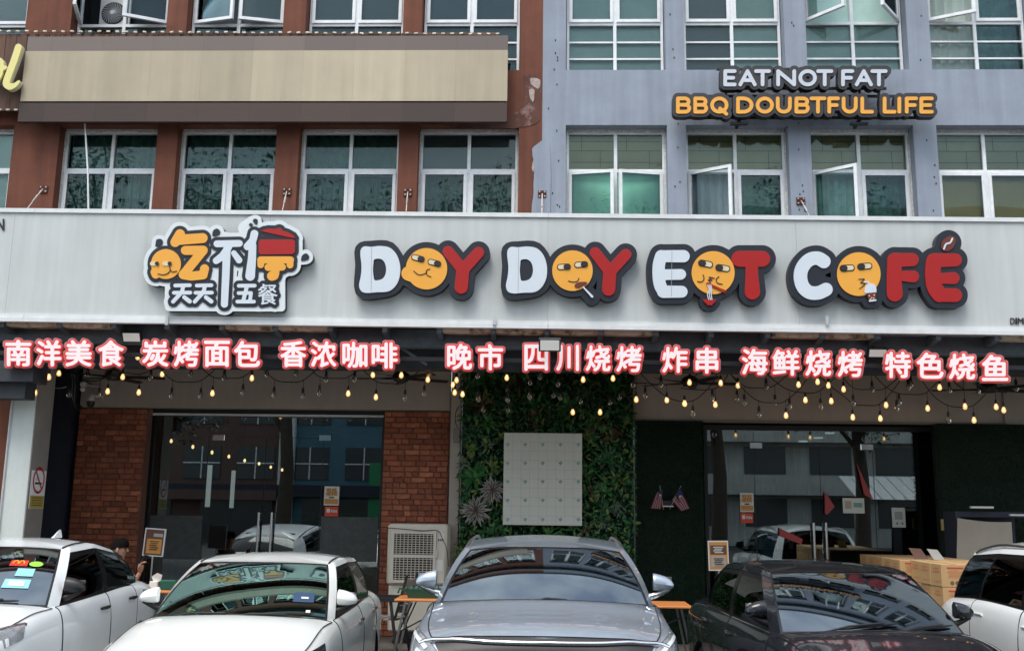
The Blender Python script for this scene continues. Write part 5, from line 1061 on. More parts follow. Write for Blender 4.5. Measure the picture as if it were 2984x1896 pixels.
S_(6, [(340, 1165), (445, 1255), (540, 1266), (640, 1255), (750, 1170)], [(398, 1248, 1), (392, 1340, 0), (443, 1368, 0), (595, 1258, 0), (657, 1368, 0)], 12.9, 'string under the first characters of the fourth phrase')
S_(6, [(340, 1165), (450, 1290), (543, 1358), (640, 1370), (720, 1362), (830, 1270), (900, 1170)], [(545, 1452, 0), (733, 1458, 1)], 12.8, 'long low string with one lit bulb right of the doors corner')
S_(6, [(600, 1170), (690, 1245), (765, 1285), (860, 1300), (960, 1290), (1090, 1180)], [(758, 1395, 0), (820, 1243, 1), (868, 1350, 1), (975, 1397, 0), (953, 1223, 1)], 12.9, 'string centred under the fourth phrase')
S_(6, [(960, 1180), (1045, 1255), (1130, 1320), (1205, 1378), (1300, 1388), (1385, 1378), (1480, 1280), (1545, 1190)], [(1028, 1248, 1), (1048, 1357, 1), (1198, 1470, 1), (1202, 1370, 0), (1390, 1478, 1)], 12.8, 'long low string under the end of the fourth phrase')
S_(6, [(1110, 1170), (1200, 1265), (1300, 1278), (1410, 1275), (1520, 1190)], [(1134, 1275, 1), (1333, 1275, 0), (1430, 1385, 1)], 12.95, 'string between the fourth and fifth phrases')
S_(6, [(1350, 1180), (1430, 1260), (1510, 1303), (1610, 1312), (1705, 1303), (1790, 1220)], [(1505, 1408, 0), (1522, 1365, 0), (1585, 1260, 0), (1603, 1240, 0), (1720, 1408, 1)], 12.9, 'string under the first characters of the fifth phrase')
S_(6, [(1670, 1200), (1760, 1320), (1860, 1388), (1950, 1400), (2035, 1390), (2125, 1310)], [(1866, 1490, 0), (1980, 1395, 1), (2043, 1490, 1), (1803, 1262, 1)], 12.8, 'long low string under the fifth phrase')
S_(6, [(1890, 1210), (1970, 1275), (2080, 1285), (2180, 1290), (2270, 1300)], [(1872, 1280, 0), (2072, 1285, 0), (2197, 1398, 1), (2250, 1420, 1), (2337, 1265, 0)], 12.9, 'string beside the right edge fan')
S_(4, [(860, 1020), (910, 1040), (960, 1030), (1000, 1120)], [(960, 1050, 1)], 12.3, 'single lit bulb showing between the first two phrases')

# ============================================================ furniture on the pavement
t = thing('air_cooler', (X_(1215, 13.5), 13.5, GF), 'big beige evaporative air cooler on castors before the right brick panel', 'air cooler')
Yc = 13.45; cx0, cx1 = X_(1128, Yc, 1600), X_(1302, Yc, 1600); zc1, zc0 = Z_(1526, Yc, 1200), Z_(1703, Yc, 1200)
MB().rbox(cx0, cx1, Yc, Yc + .6, zc0, zc1, .03).build('upper_housing', 'cooler', t, smooth=40)
MB().rbox(cx0 + .03, cx1 - .05, Yc + .03, Yc + .58, GF + .16, zc0 - .004, .02).build('water_tank', 'cooler', t, smooth=40)
MB().box(cx0 + .2, cx1 - .07, Yc + .02, Yc + .05, GF + .08, GF + .155).build('base_frame', 'black', t)
for sx in (cx0 + .12, cx1 - .12):
    q = MB(); q.lathe([(0, -.02), (.05, -.018), (.05, .018), (0, .02)], (sx, Yc + .1, GF + .05), 12, axis='x'); q.build('castor', 'black', t, smooth=40)
fx0, fx1, fz1, fz0 = X_(1140, Yc - .02, 1600), X_(1270, Yc - .02, 1600), Z_(1546, Yc - .02, 1200), Z_(1697, Yc - .02, 1200)
b = MB(); zmid = Z_(1619, Yc, 1200); frame_rect(b, fx0, fx1, fz0, fz1, .035, Yc - .035, Yc - .001); b.box(fx0 + .035, fx1 - .035, Yc - .035, Yc - .001, zmid - .02, zmid + .02); b.build('grille_frame', 'cooler', t)
for za_, zb_ in ((zmid + .022, fz1 - .037), (fz0 + .037, zmid - .022)):
    MB().box(fx0 + .036, fx1 - .036, Yc - .004, Yc - .001, za_, zb_).build('dark_opening', 'cooler_d', t)
    q = MB()
    for k in range(9): z = za_ + (zb_ - za_) * (k + .5) / 9; q.rbox(fx0 + .036, fx1 - .036, Yc - .030, Yc - .014, z - .004, z + .004, .0015)
    for k in range(10): x = fx0 + .04 + (fx1 - fx0 - .08) * (k + .5) / 10; q.box(x - .005, x + .005, Yc - .0135, Yc - .006, za_, zb_)
    q.build('louvre', 'cooler', t)
MB().rbox(X_(1277, Yc), X_(1297, Yc), Yc - .004, Yc - .0005, Z_(1582, Yc), Z_(1556, Yc), .001).build('control_label', 'paper', t)
q = MB()
for k in range(3): q.box(X_(1281 + k * 5, Yc), X_(1284 + k * 5, Yc), Yc - .006, Yc - .0045, Z_(1579, Yc), Z_(1572, Yc))
q.build('control_key', 's_black', t); MB().box(X_(1275, Yc), X_(1296, Yc), Yc - .003, Yc - .0005, Z_(1665, Yc), Z_(1634, Yc)).build('warning_label', 'paper', t)
MB().rbox(X_(1272, Yc), X_(1281, Yc), Yc - .03, Yc, Z_(1627, Yc), Z_(1607, Yc), .004).build('latch', 'cooler', t)
MB().tube([(W(a, c, Yc - .05)[0], Yc - .05, W(a, c, Yc - .05)[1]) for a, c in spl([(1130, 1537), (1170, 1540), (1230, 1545), (1275, 1545), (1290, 1570), (1302, 1600), (1308, 1650)], 5)], .006, 5).build('power_cable', 'black', t, smooth=60)
# folding tables
def table(x0, x1, y0, y1, zt, label, mat='orangewood'):
    t = thing('folding_table', ((x0 + x1) / 2, (y0 + y1) / 2, GF), label, 'table'); MB().rbox(x0, x1, y0, y1, zt - .025, zt, .006).build('table_top', mat, t)
    for yy in (y0 + .08, y1 - .08):
        MB().bar((x0 + .12, yy, zt - .03), (x0 - .02, yy, GF), .025).build('leg', 'steel', t); MB().bar((x1 - .12, yy, zt - .03), (x1 + .02, yy, GF), .025).build('leg', 'steel', t)
        MB().bar((x0 + .2, yy, zt - .04), (x0 + .03, yy, GF + .3), .016).build('brace', 'black', t)
    MB().bar((x0 + .06, y0 + .08, GF + .35), (x1 - .06, y0 + .08, zt - .1), .016).build('brace', 'black', t)
    return t
table(-5.32, -4.42, 12.1, 12.65, .885, 'orange wooden table behind the two white cars where the man sits')
table(-1.72, -1.1, 11.75, 12.4, .87, 'orange folding table in front of the air cooler with a green basket')
table(.95, 1.66, 11.55, 12.2, .86, 'orange folding table right of the silver car before the grass wall')
t = thing('tissue_box', (-4.72, 12.3, .885), 'white tissue dispenser on the left orange table', 'tissue box'); MB().rbox(-4.78, -4.68, 12.26, 12.36, .885, .985, .008).build('box', 'white', t); q = MB(); r = random.Random(1)
q.add([(-4.75, 12.3, .985), (-4.66, 12.31, .985), (-4.64, 12.3, 1.06), (-4.70, 12.29, 1.085), (-4.77, 12.3, 1.04)], [(0, 1, 2, 3, 4)]); q.build('tissue', 'paper', t)
o = MB().rbox(-4.66, -4.46, 12.28, 12.42, .885, 1.0, .01).build('utensil_box', 'teal', origin=(-4.56, 12.35, .885)); tag(o, 'green utensil box beside the tissue dispenser', 'box')
t = thing('utensil_basket', (-1.38, 12.0, .87), 'green basket with cutlery handles on the table before the cooler', 'basket'); q = MB(); q.add([(-1.58, 11.9, .872), (-1.2, 11.9, .872), (-1.2, 12.15, .872), (-1.58, 12.15, .872), (-1.62, 11.87, .975), (-1.16, 11.87, .975), (-1.16, 12.18, .975), (-1.62, 12.18, .975)], [(0, 3, 2, 1), (0, 1, 5, 4), (1, 2, 6, 5), (2, 3, 7, 6), (3, 0, 4, 7)]); q.build('tray', 'teal', t)
for i in range(7): MB().bar((-1.52 + i * .055, 12.0, .9), (-1.54 + i * .06, 12.02, 1.0), .014).build('cutlery', 'black', t)
MB().tube([(-1.6, 11.9, .95), (-1.68, 11.88, .98), (-1.70, 11.9, .93)], .012, 5).build('hook', 'teal', t)
# chairs
def chair(x, y, rz, label):
    t = thing('arm_chair', (x, y, GF), label, 'chair', rz=0); R = Matrix.Rotation(rz, 4, 'Z'); c0 = Vector((x, y, GF))
    T_ = lambda p: tuple(c0 + R @ Vector(p))
    B = lambda nm, prs, w, mt='black': [MB().bar(T_(a), T_(b_), w).build(nm, mt, t) for a, b_ in prs]
    B('leg', [((-.25, -.2, 0), (-.2, -.16, .64)), ((.25, -.2, 0), (.2, -.16, .64)), ((-.25, .26, 0), (-.2, .14, .64)), ((.25, .26, 0), (.2, .14, .64))], .035)
    B('armrest', [((-.22, -.22, .66), (-.22, .24, .66)), ((.22, -.22, .66), (.22, .24, .66))], .045)
    for k in range(5): MB().bar(T_((-.2, -.18 + k * .09, .43)), T_((.2, -.18 + k * .09, .43)), .075, .02).build('seat_slat', 'pillar_side', t)
    for k in range(4): MB().bar(T_((-.2, .25 + k * .025, .55 + k * .1)), T_((.2, .25 + k * .025, .55 + k * .1)), .02, .08).build('back_slat', 'pillar_side', t)
    B('back_post', [((-.21, .2, .43), (-.21, .34, .95)), ((.21, .2, .43), (.21, .34, .95))], .03)
    return t
chair(-1.95, 12.55, RAD(-100), 'dark slatted armchair right of the white sedan beside the air cooler')
chair(-.75, 12.6, RAD(100), 'dark slatted armchair mostly hidden behind the silver car on its left')
chair(.75, 12.75, RAD(-95), 'dark slatted armchair behind the silver car on its right')
# poster stands
def stand(px0, py0, px1, py1, Y, label, parts, tilt=0, fr='white'):
    A, B = W(px0, py0, Y), W(px1, py1, Y); xc = (A[0] + B[0]) / 2; w, h = B[0] - A[0], A[1] - B[1]
    t = thing('poster_stand', (xc, Y, GF), label, 'poster stand'); R = Matrix.Rotation(tilt, 4, 'Y'); c = Vector((xc, Y, B[1]))
    def add(nm, u0, v0, u1, v1, ya, yb, m):
        q = MB(); q.box(-w / 2 + u0 * w, -w / 2 + u1 * w, ya, yb, h - v1 * h, h - v0 * h); q.v = [tuple(c + R @ Vector(p)) for p in q.v]; q.build(nm, m, t)
    add('frame', 0, 0, 1, 1, 0, .025, fr)
    for k, (nm, u0, v0, u1, v1, m) in enumerate(parts): add(nm, u0, v0, u1, v1, -.003 - .002 * k, -.0015 - .002 * k, m)
    MB().tube([(xc, Y + .012, B[1]), (xc, Y + .012, GF)], .012, 8).build('pole', 'steel', t, smooth=60); MB().lathe([(0, .03), (.16, .02), (.17, 0)], (xc, Y + .01, GF), 20).build('base', 'black', t, smooth=40); return t
txt = lambda n, u0, u1, v0, v1, m: [('print_line', u0 + .05 * (i % 2), v0 + (v1 - v0) * i / n, u1 - .05 * (i % 3), v0 + (v1 - v0) * i / n + (v1 - v0) / n * .45, m) for i in range(n)]
stand(420, 1538, 474, 1620, 13.2, 'white framed brown and yellow poster on a pole before the left shop glass', [('sheet', .06, .04, .94, .96, 'posterbrown'), ('yellow_panel', .16, .38, .88, .9, 'posteror'), ('ribbon', .45, .18, .9, .3, 'postergrey')] + txt(5, .3, .75, .45, .8, 'posterbrown'), RAD(3))
stand(2064, 1574, 2125, 1662, 12.9, 'white framed orange and grey poster on a pole left of the right doors', [('sheet', .05, .04, .95, .96, 'posteror'), ('dark_panel', .1, .15, .9, .46, 'posterbrown'), ('grey_panel', .13, .52, .85, .88, 'postergrey')] + txt(4, .25, .75, .2, .44, 'paper') + txt(4, .25, .75, .58, .84, 'posterbrown'), RAD(-1))
# canvas screen at the right
A, B = W(2783, 1487, 13.3), W(2985, 1487, 13.3)
t = thing('display_screen', ((A[0] + B[0]) / 2, 13.3, GF), 'dark framed stand with a loose beige canvas sheet behind the right white car', 'screen')
zt = Z_(1489, 13.3, 2800); b = MB().box(A[0], A[0] + .06, 13.3, 13.7, GF, zt); b.box(A[0] + .061, B[0], 13.32, 13.7, zt - .07, zt); b.box(A[0] + .061, B[0], 13.6, 13.7, GF, zt - .071); b.build('frame', 'navy', t)
P = []; n = 12
for j in range(9):
    v = j / 8; row = []
    for i in range(n + 1):
        u = i / n; px = 2791 + 158 * u + 8 * v * u; py = 1508 + 12 * u + (1700 - 1510) * v; x, z = W(px, py, 13.25); row.append((x, 13.26 + .025 * math.sin(u * 9 + v * 3) * (.3 + v), z - .02 * math.sin(u * 3.14) * (1 - v)))
    P.append(row)
MB().grid(P).build('canvas', 'canvas', t, smooth=60)
for a, c, lb in (((2830, 1474), (2897, 1481), 'left'), ((2945, 1497), (2990, 1503), 'right')):
    A, B = W(*a, 13.2), W(*c, 13.2); o = MB().rbox(A[0], B[0], 13.2, 13.26, B[1], A[1], .006).build('white_bar', 'white', origin=(A[0], 13.2, B[1])); tag(o, 'small white bar lamp above the canvas screen, %s one' % lb, 'lamp')
o = MB().rbox(X_(2740, 13.9), X_(2775, 13.9), 13.95, 13.98, Z_(1545, 13.9, 2750), Z_(1512, 13.9, 2750), .004).build('wall_notice', 'boxbeige', origin=(X_(2750, 13.9), 13.95, Z_(1545, 13.9, 2750))); tag(o, 'small framed olive notice left of the canvas screen', 'notice')
t = thing('open_menu', (W(2700, 1610, 13.2)[0], 13.2, 1.4), 'open dark menu board leaning on the cartons', 'menu board')
for a, c, m in (((2648, 1595), (2700, 1632), 'posterbrown'), ((2701, 1598), (2748, 1634), 'postergrey')):
    A, B = W(*a, 12.6), W(*c, 12.6); q = MB(); q.add([(A[0], 12.6, A[1]), (B[0] - .06, 12.6, A[1] - .01), (B[0], 12.5, B[1]), (A[0] + .05, 12.5, B[1])], [(0, 3, 2, 1)]); q.add([(A[0], 12.61, A[1]), (B[0] - .06, 12.61, A[1] - .01), (B[0], 12.51, B[1]), (A[0] + .05, 12.51, B[1])], [(0, 1, 2, 3)]); q.build('page', m, t)
# cartons
cw, cd, chh = .31, .31, .245
cm = MB().rbox(0, cw - .008, 0, cd - .008, 0, chh - .004, .004).mesh('box', 'card')
q = MB().box(.06, .24, -.002, -.0008, .195, .212); band = q.mesh('red_band', 'cardred'); q = MB().box(-.002, -.0008, .06, .25, .15, .165); q.box(-.002, -.0008, .08, .22, .185, .2); q.box(-.002, -.0008, .05, .2, .05, .06); side = q.mesh('side_print', 'cardorange')
q = MB(); rr = random.Random(2)
for k in range(6): z = .175 - k * .015; q.box(.06 + rr.random() * .02, .24 - rr.random() * .05, -.002, -.0008, z, z + .005)
lines = q.mesh('print_lines', 'cardorange'); q = MB()
for k in range(3): q.lathe([(0, -.002), (.022, -.0018), (.022, 0)], (.11 + k * .055, -.0005, .045), 10, axis='y')
circ = q.mesh('round_mark', 'cardbrown'); q = MB().box(.13, .155, -.0, cd - .01, chh - .0035, chh - .0025); tape = q.mesh('tape', 'card_in')
def carton(x, y, z, label, rot=0):
    t = thing('carton', (x, y, z), label, 'carton', 'cartons stacked by the right shop')
    for me in (cm, band, side, lines, circ, tape):
        o = bpy.data.objects.new(me.name.split('.')[0], me); COL.objects.link(o); o.parent = t
    t.rotation_euler.z = rot
rr = random.Random(8); ordn = ['front', 'second', 'third', 'fourth', 'fifth', 'sixth', 'seventh', 'eighth']; coln = ['left', 'middle', 'right']
for j in range(8):
    for i in range(3):
        x = 4.33 + i * cw + (-.12 if j >= 3 else 0); y = 11.32 + j * cd
        for k in range(5):
            if k < 4 and j > 0 and i > 0: continue
            carton(x + rr.uniform(-.006, .006), y, GF + k * chh, 'brown carton with red print, %s layer, %s row from the street, %s column' % (['lowest', 'second', 'middle', 'fourth', 'top'][k], ordn[j], coln[i]), rr.uniform(-.02, .02))

# ============================================================ the seated man
def skin_body(name, verts, edges, radii, mat, parent, sub=2, root=0):
    me = bpy.data.meshes.new(name); off = ORG[parent.name]; me.from_pydata([tuple(Vector(v) - Vector(off)) for v in verts], edges, [])
    o = bpy.data.objects.new(name, me); COL.objects.link(o); md = o.modifiers.new('s', 'SKIN'); md.use_smooth_shade = True
    for i, r in enumerate(radii): me.skin_vertices[0].data[i].radius = (r, r) if not isinstance(r, tuple) else r
    for i in range(len(verts)): me.skin_vertices[0].data[i].use_root = i == root
    s = o.modifiers.new('u', 'SUBSURF'); s.levels = sub; s.render_levels = sub
    dg = bpy.context.evaluated_depsgraph_get(); m2 = bpy.data.meshes.new_from_object(o.evaluated_get(dg)); bpy.data.objects.remove(o)
    m2.name = name; m2.materials.clear(); m2.materials.append(M[mat]); m2.polygons.foreach_set('use_smooth', [True] * len(m2.polygons))
    o = bpy.data.objects.new(name, m2); COL.objects.link(o); o.parent = parent; ORG[o.name] = off; return o
hx, hz = W(352, 1600, 12.35); Yp = 12.35
pn = thing('person', (hx - .05, Yp, GF), 'man in a dark shirt seated at the left orange table holding up a phone', 'person')
H = Vector((hx, Yp, hz))
ph = Vector((W(412, 1652, 12.3)[0], 12.28, W(412, 1652, 12.3)[1]))
pel = Vector((hx - .1, Yp, GF + .5)); chest = Vector((hx - .06, Yp, GF + .93)); neck = Vector((hx - .02, Yp, GF + 1.07)); 
vs = [pel, pel.lerp(chest, .5), chest, neck, H + Vector((-.01, 0, -.02)), H + Vector((0, 0, .045)),
      chest + Vector((.02, -.19, .06)), chest + Vector((.14, -.24, -.2)), ph + Vector((-.06, 0, -.16)), ph + Vector((-.0, 0, -.05)),
      chest + Vector((0, .19, .06)), chest + Vector((.12, .2, -.2)), Vector((-5.02, 12.33, .92)), Vector((-4.88, 12.3, .915)),
      pel + Vector((.02, -.1, 0)), pel + Vector((.42, -.12, .02)), pel + Vector((.44, -.12, -.42)), pel + Vector((.02, .1, 0)), pel + Vector((.42, .12, .02)), pel + Vector((.44, .12, -.42)),
      pel + Vector((.56, -.12, -.47)), pel + Vector((.56, .12, -.47))]
ed = [(0, 1), (1, 2), (2, 3), (3, 4), (4, 5), (2, 6), (6, 7), (7, 8), (8, 9), (2, 10), (10, 11), (11, 12), (12, 13), (0, 14), (14, 15), (15, 16), (0, 17), (17, 18), (18, 19), (16, 20), (19, 21)]
rd = [.15, .14, .155, .055, .088, .082, .065, .05, .03, .024, .065, .05, .033, .026, .09, .075, .05, .09, .075, .05, .04, .04]
skin_body('body', vs, ed, rd, 'skin', pn)
sv = [pel + Vector((0, 0, -.03)), vs[1], chest, chest + Vector((.01, 0, .08)), vs[6], vs[7], vs[7].lerp(vs[8], .35), vs[10], vs[11], vs[11].lerp(vs[12], .35)]
skin_body('shirt', sv, [(0, 1), (1, 2), (2, 3), (2, 4), (4, 5), (5, 6), (2, 7), (7, 8), (8, 9)], [.17, .16, .175, .10, .082, .068, .058, .082, .068, .058], 'shirt', pn)
skin_body('trousers', [vs[0], vs[14], vs[15], vs[16], vs[17], vs[18], vs[19]], [(0, 1), (1, 2), (2, 3), (0, 4), (4, 5), (5, 6)], [.16, .105, .09, .07, .105, .09, .07], 'denim', pn)
for s in (16, 19): q = MB(); q.rbox(vs[s].x - .07, vs[s].x + .2, vs[s].y - .05, vs[s].y + .05, GF, GF + .085, .03); q.build('shoe', 'black', pn, smooth=60)
b = MB(); P = []
for i in range(9):
    th = math.pi * .56 * i / 8
    P.append([(H.x - .012 + .104 * math.sin(th) * math.cos(a) - (.012 if math.cos(a) < 0 else 0), H.y + .094 * math.sin(th) * math.sin(a), H.z + .022 + .115 * math.cos(th) + (.045 * max(0, math.cos(a)) * (i / 8))) for a in np.linspace(0, 2 * math.pi, 17)])
b.grid(P); b.build('hair', 'hair', pn, smooth=70)
q = MB(); q.add([tuple(H + Vector(v)) for v in ((.078, -.016, .02), (.078, .016, .02), (.108, 0, -.02), (.082, -.018, -.028), (.082, .018, -.028))], [(0, 2, 1), (0, 3, 2), (1, 2, 4), (3, 4, 2)]); q.build('nose', 'skin', pn, smooth=80)
q = MB()
for s in (-1, 1): q.lathe([(0, -.006), (.009, -.004), (.011, 0)], tuple(H + Vector((.074, s * .034, .022))), 8, axis='x'); q.bar(H + Vector((.084, s * .02, .042)), H + Vector((.078, s * .05, .04)), .006)
q.bar(H + Vector((.088, -.022, -.05)), H + Vector((.088, .022, -.05)), .006); q.build('face_detail', 'hair', pn)
q = MB()
for s in (-1, 1): q.lathe([(0, -.01), (.02, -.008), (.024, .006), (0, .01)], tuple(H + Vector((-.005, s * .09, -.0))), 10, axis='y', sc=(.8, 1.2, 1))
q.build('ear', 'skin', pn, smooth=60)
def hand(palm, fdir, side, curl, nm='hand'):
    """palm centre, finger direction, direction of the thumb side"""
    f = fdir.normalized(); s = (side - f * side.dot(f)).normalized(); n = f.cross(s); b = MB()
    b.tube([palm - f * .055, palm - f * .03, palm + f * .01, palm + f * .04], [.024, .034, .038, .034], 8)
    for k, (o_, L, r) in enumerate(((.026, .072, .0085), (.009, .08, .009), (-.009, .074, .0085), (-.026, .058, .0075))):
        p0 = palm + s * o_ + f * .035; a1, a2, a3 = curl, curl * 2.1, curl * 2.9; d = lambda a: f * math.cos(a) + n * math.sin(a)
        p1 = p0 + d(a1) * L * .45; p2 = p1 + d(a2) * L * .33; p3 = p2 + d(a3) * L * .25; b.tube([p0 - f * .02, p0, p1, p2, p3], [r, r * 1.1, r, r * .9, r * .6], 6)
    t0 = palm + s * .03 - f * .02; b.tube([t0 - s * .01, t0 + s * .018 + f * .015, t0 + s * .022 + f * .045 + n * .012, t0 + s * .012 + f * .07 + n * .02], [.013, .012, .010, .007], 6)
    b.build(nm, 'skin', pn, smooth=70)
hand(ph, Vector((.15, -.1, 1)), Vector((-.2, -1, 0)), .55); hand(Vector((-4.80, 12.3, .912)), Vector((1, -.15, -.05)), Vector((0, -1, .1)), .25)
q = MB(); q.rbox(-.037, .037, -.005, .005, -.08, .08, .003); q.v = [tuple(ph + Vector((.03, -.005, .075)) + Matrix.Rotation(RAD(25), 3, 'Y') @ (Matrix.Rotation(RAD(65), 3, 'Z') @ Vector(p))) for p in q.v]; o = q.build('phone', 'black', origin=tuple(ph)); tag(o, 'black phone held up in the seated man\'s hand', 'phone')
t = thing('cafe_stool', (pel.x, Yp, GF), 'dark stool under the seated man', 'stool'); MB().rbox(pel.x - .2, pel.x + .22, Yp - .2, Yp + .2, .49, .53, .01).build('seat', 'black', t)
for a in (-.17, .17):
    for c in (-.17, .17): MB().bar((pel.x + a, Yp + c, GF), (pel.x + a * .85, Yp + c * .85, .49), .03).build('leg', 'black', t)
# ============================================================ cars
def paint(name, col, metal=0., rough=.35, coat=1.): return pm(name, col, rough, metal, coat=coat, var=.03, vs=2, bump=.07 if 'white' in name else .03, bs=140 if 'white' in name else 7)
M['p_white'] = paint('white_car_paint', (.87, .89, .86)); M['p_pearl'] = paint('pearl_white_car_paint', (.86, .89, .90)); M['p_silver'] = paint('silver_car_paint', (.43, .50, .58), .6, .38); M['p_black'] = paint('black_car_paint', (.017, .020, .026), 0, .2)
M['p_black'].node_tree.nodes['Principled BSDF'].inputs['Specular IOR Level'].default_value = .1
M['tint'] = glassm('car_glass', (.10, .12, .12), (1, 1, 1), 2.0); M['tint_dark'] = glassm('dark_car_glass', (.02, .02, .025), (1, 1, 1), 1.6); M['tint_teal'] = glassm('teal_car_glass', (.10, .20, .18), (.62, 1.0, .93), 3.6)
M['ws'] = glassm('windscreen_glass', (.12, .13, .14), (.78, .90, 1.0), 2.9, rough=.035)
M['frit'] = pm('glass_border_black', (.008, .008, .009), .25); M['cabin'] = pm('car_interior_grey', (.03, .03, .033), .8)
M['rubber'] = pm('tyre_rubber', (.015, .015, .015), .85); M['rim'] = pm('alloy_rim', (.4, .41, .43), .3, metal=.9)
M['lens'] = pm('headlamp_lens', (.26, .28, .30), .08, coat=1, var=.35, vs=16); M['lens_dark'] = pm('headlamp_dark', (.03, .035, .045), .1, coat=1); M['drl'] = pm('lamp_white', (.75, .78, .8), .15)
M['gap'] = pm('panel_gap', (.01, .01, .01), .9)
def pchip(xs, ys, x):
    xs = np.asarray(xs, float); ys = np.asarray(ys, float); h = np.diff(xs); d = np.diff(ys) / h; m = np.zeros(len(xs))
    for i in range(1, len(xs) - 1):
        if d[i - 1] * d[i] > 0: w1, w2 = 2 * h[i] + h[i - 1], h[i] + 2 * h[i - 1]; m[i] = (w1 + w2) / (w1 / d[i - 1] + w2 / d[i])
    m[0], m[-1] = d[0], d[-1]; i = int(np.clip(np.searchsorted(xs, x) - 1, 0, len(h) - 1)); t = (x - xs[i]) / h[i]
    return ((1 + 2 * t) * (1 - t) ** 2 * ys[i] + t * (1 - t) ** 2 * h[i] * m[i] + t * t * (3 - 2 * t) * ys[i + 1] + t * t * (t - 1) * h[i] * m[i + 1])
class Car:
    def __init__(c, L, Wd, H, hf, hc, yc, belt, deck, yt, rear='suv', roofhw=.62, tz=None, beltx=.895):
        w = Wd / 2; c.L, c.w, c.H, c.hf, c.hc, c.yc, c.yt = L, w, H, hf, hc, yc, yt; c.belt = belt; c.roofhw = roofhw; c.beltx = beltx
        c.wheel_y = (.82, L - .82 - (.12 if rear == 'sedan' else 0)); c.wr = .34 if H > 1.55 else .315
        # y, centre z, edge z, edge half width, shoulder z, shoulder w, mid z, mid w, low z, low w, bottom z
        c.st = [(0, hf - .24, hf - .27, .52 * w, hf - .33, .66 * w, .48, .72 * w, .27, .68 * w, .20), (.05, hf - .09, hf - .13, .62 * w, hf - .23, .80 * w, .50, .85 * w, .26, .82 * w, .19), (.14, hf - .015, hf - .06, .69 * w, hf - .16, .88 * w, .53, .93 * w, .25, .90 * w, .19),
                (.32, hf + .03, hf - .02, .745 * w, hf - .11, .93 * w, .56, .965 * w, .25, .94 * w, .19), (.62, hf + .55 * (hc - hf), hf + .5 * (hc - hf) - .045, .78 * w, hf - .06, .955 * w, .60, .985 * w, .25, .965 * w, .19),
                (yc - .03, hc, hc - .05, .80 * w, hc - .15, .955 * w, .64, .99 * w, .25, .97 * w, .19), (yc + .35, hc - .02, hc - .045, .845 * w, hc - .13, .96 * w, .68, 1.0 * w, .25, .975 * w, .19),
                (yc + 1.2, belt, belt - .02, .86 * w, belt - .13, .965 * w, .70, 1.0 * w, .25, .975 * w, .19), (L * .72, belt + .02, belt, .86 * w, belt - .10, .975 * w, .72, 1.0 * w, .26, .975 * w, .2),
                (L - .55, deck, deck - .03, .82 * w, deck - .13, .965 * w, .74, .985 * w, .28, .96 * w, .22), (L - .16, deck - .03, deck - .07, .76 * w, deck - .18, .89 * w, .72, .93 * w, .30, .90 * w, .25), (L, deck - .16, deck - .2, .62 * w, deck - .28, .76 * w, .66, .8 * w, .34, .76 * w, .3)]
        c.ys = [s[0] for s in c.st]; c.cache = {}
    def sec(c, y):
        k = round(y, 5)
        if k not in c.cache:
            v = [pchip(c.ys, [s[j] for s in c.st], y) for j in range(1, 11)]
            zc, ze, we, zs, ws, zm, wm, zl, wl, zb = v
            c.cache[k] = [np.array(p) for p in ((0, zc), (we * .6, zc - (zc - ze) * .28), (we, ze), (ws, zs), (wm, zm), (wl, zl), (wl - .09, zb), (0, zb))]
        return c.cache[k]
    def S(c, y, v):
        s = 1 if v >= 0 else -1; a = min(abs(v), 7 - 1e-6); P = c.sec(y); i = int(a); t = a - i
        g = lambda j: (np.array([-P[1][0], P[1][1]]) if j < 0 else P[min(j, 7)])
        p0, p1, p2, p3 = g(i - 1), g(i), g(i + 1), g(i + 2)
        q = .5 * (2 * p1 + (p2 - p0) * t + (2 * p0 - 5 * p1 + 4 * p2 - p3) * t * t + (3 * p1 - p0 - 3 * p2 + p3) * t ** 3)
        return np.array([s * max(q[0], 0), y, q[1]])
    def N(c, y, v):
        e = .01; y0, y1 = max(y - e, 0), min(y + e, c.L); a = c.S(y1, v) - c.S(y0, v); b = c.S(y, v + e) - c.S(y, v - e); n = np.cross(b, a) if True else 0
        n = n / (np.linalg.norm(n) + 1e-9); p = c.S(y, v); ref = p - np.array([0, p[1], .55])
        return n if n @ ref > 0 else -n
    def O(c, y, v, off): return tuple(c.S(y, v) + c.N(y, v) * off)
    def patch(c, q, off, nu=14, nv=10):
        """bilinear patch of the body skin, q = four (y, v) corners, lifted by off"""
        A, B, C_, D = [np.array(k, float) for k in q]; P = []
        for i in range(nu + 1):
            u = i / nu; row = []
            for j in range(nv + 1):
                t = j / nv; p = (A * (1 - u) + B * u) * (1 - t) + (D * (1 - u) + C_ * u) * t; row.append(c.O(p[0], p[1], off))
            P.append(row)
        # closed rim so that the panel has thickness
        return P
    # greenhouse: bottom and top curves at seven pillars
    def green(c, g):
        w = c.w; yb, yt, L = c.yc, c.yt, c.L; rh = c.roofhw * w; bx = c.beltx * w
        zt = g['zrail']; zt0 = g['zf']
        yB, yC, yR, yRt = g['yB'], g['yC'], g['yR'], g['yRt']; bz = lambda y: c.sec(min(y, L))[1][1] * .0 + pchip(c.ys, [s[2] for s in c.st], min(y, L)) - .012
        K = []
        K.append(('ws', lambda s: ((.85 * w * s, yb + .20 * s * s, bz(yb + .20) + .03 * (1 - s * s)), (rh * .93 * s, yt + .10 * s * s, zt0 - (zt0 - zt(yt + .1)) * s ** 3)), [0, .02, .1, .2, .3, .4, .5, .6, .7, .8, .9, .975, 1]))
        def lin(a, b): return lambda s: (tuple(np.array(a[0]) * (1 - s) + np.array(b[0]) * s), tuple(np.array(a[1]) * (1 - s) + np.array(b[1]) * s))
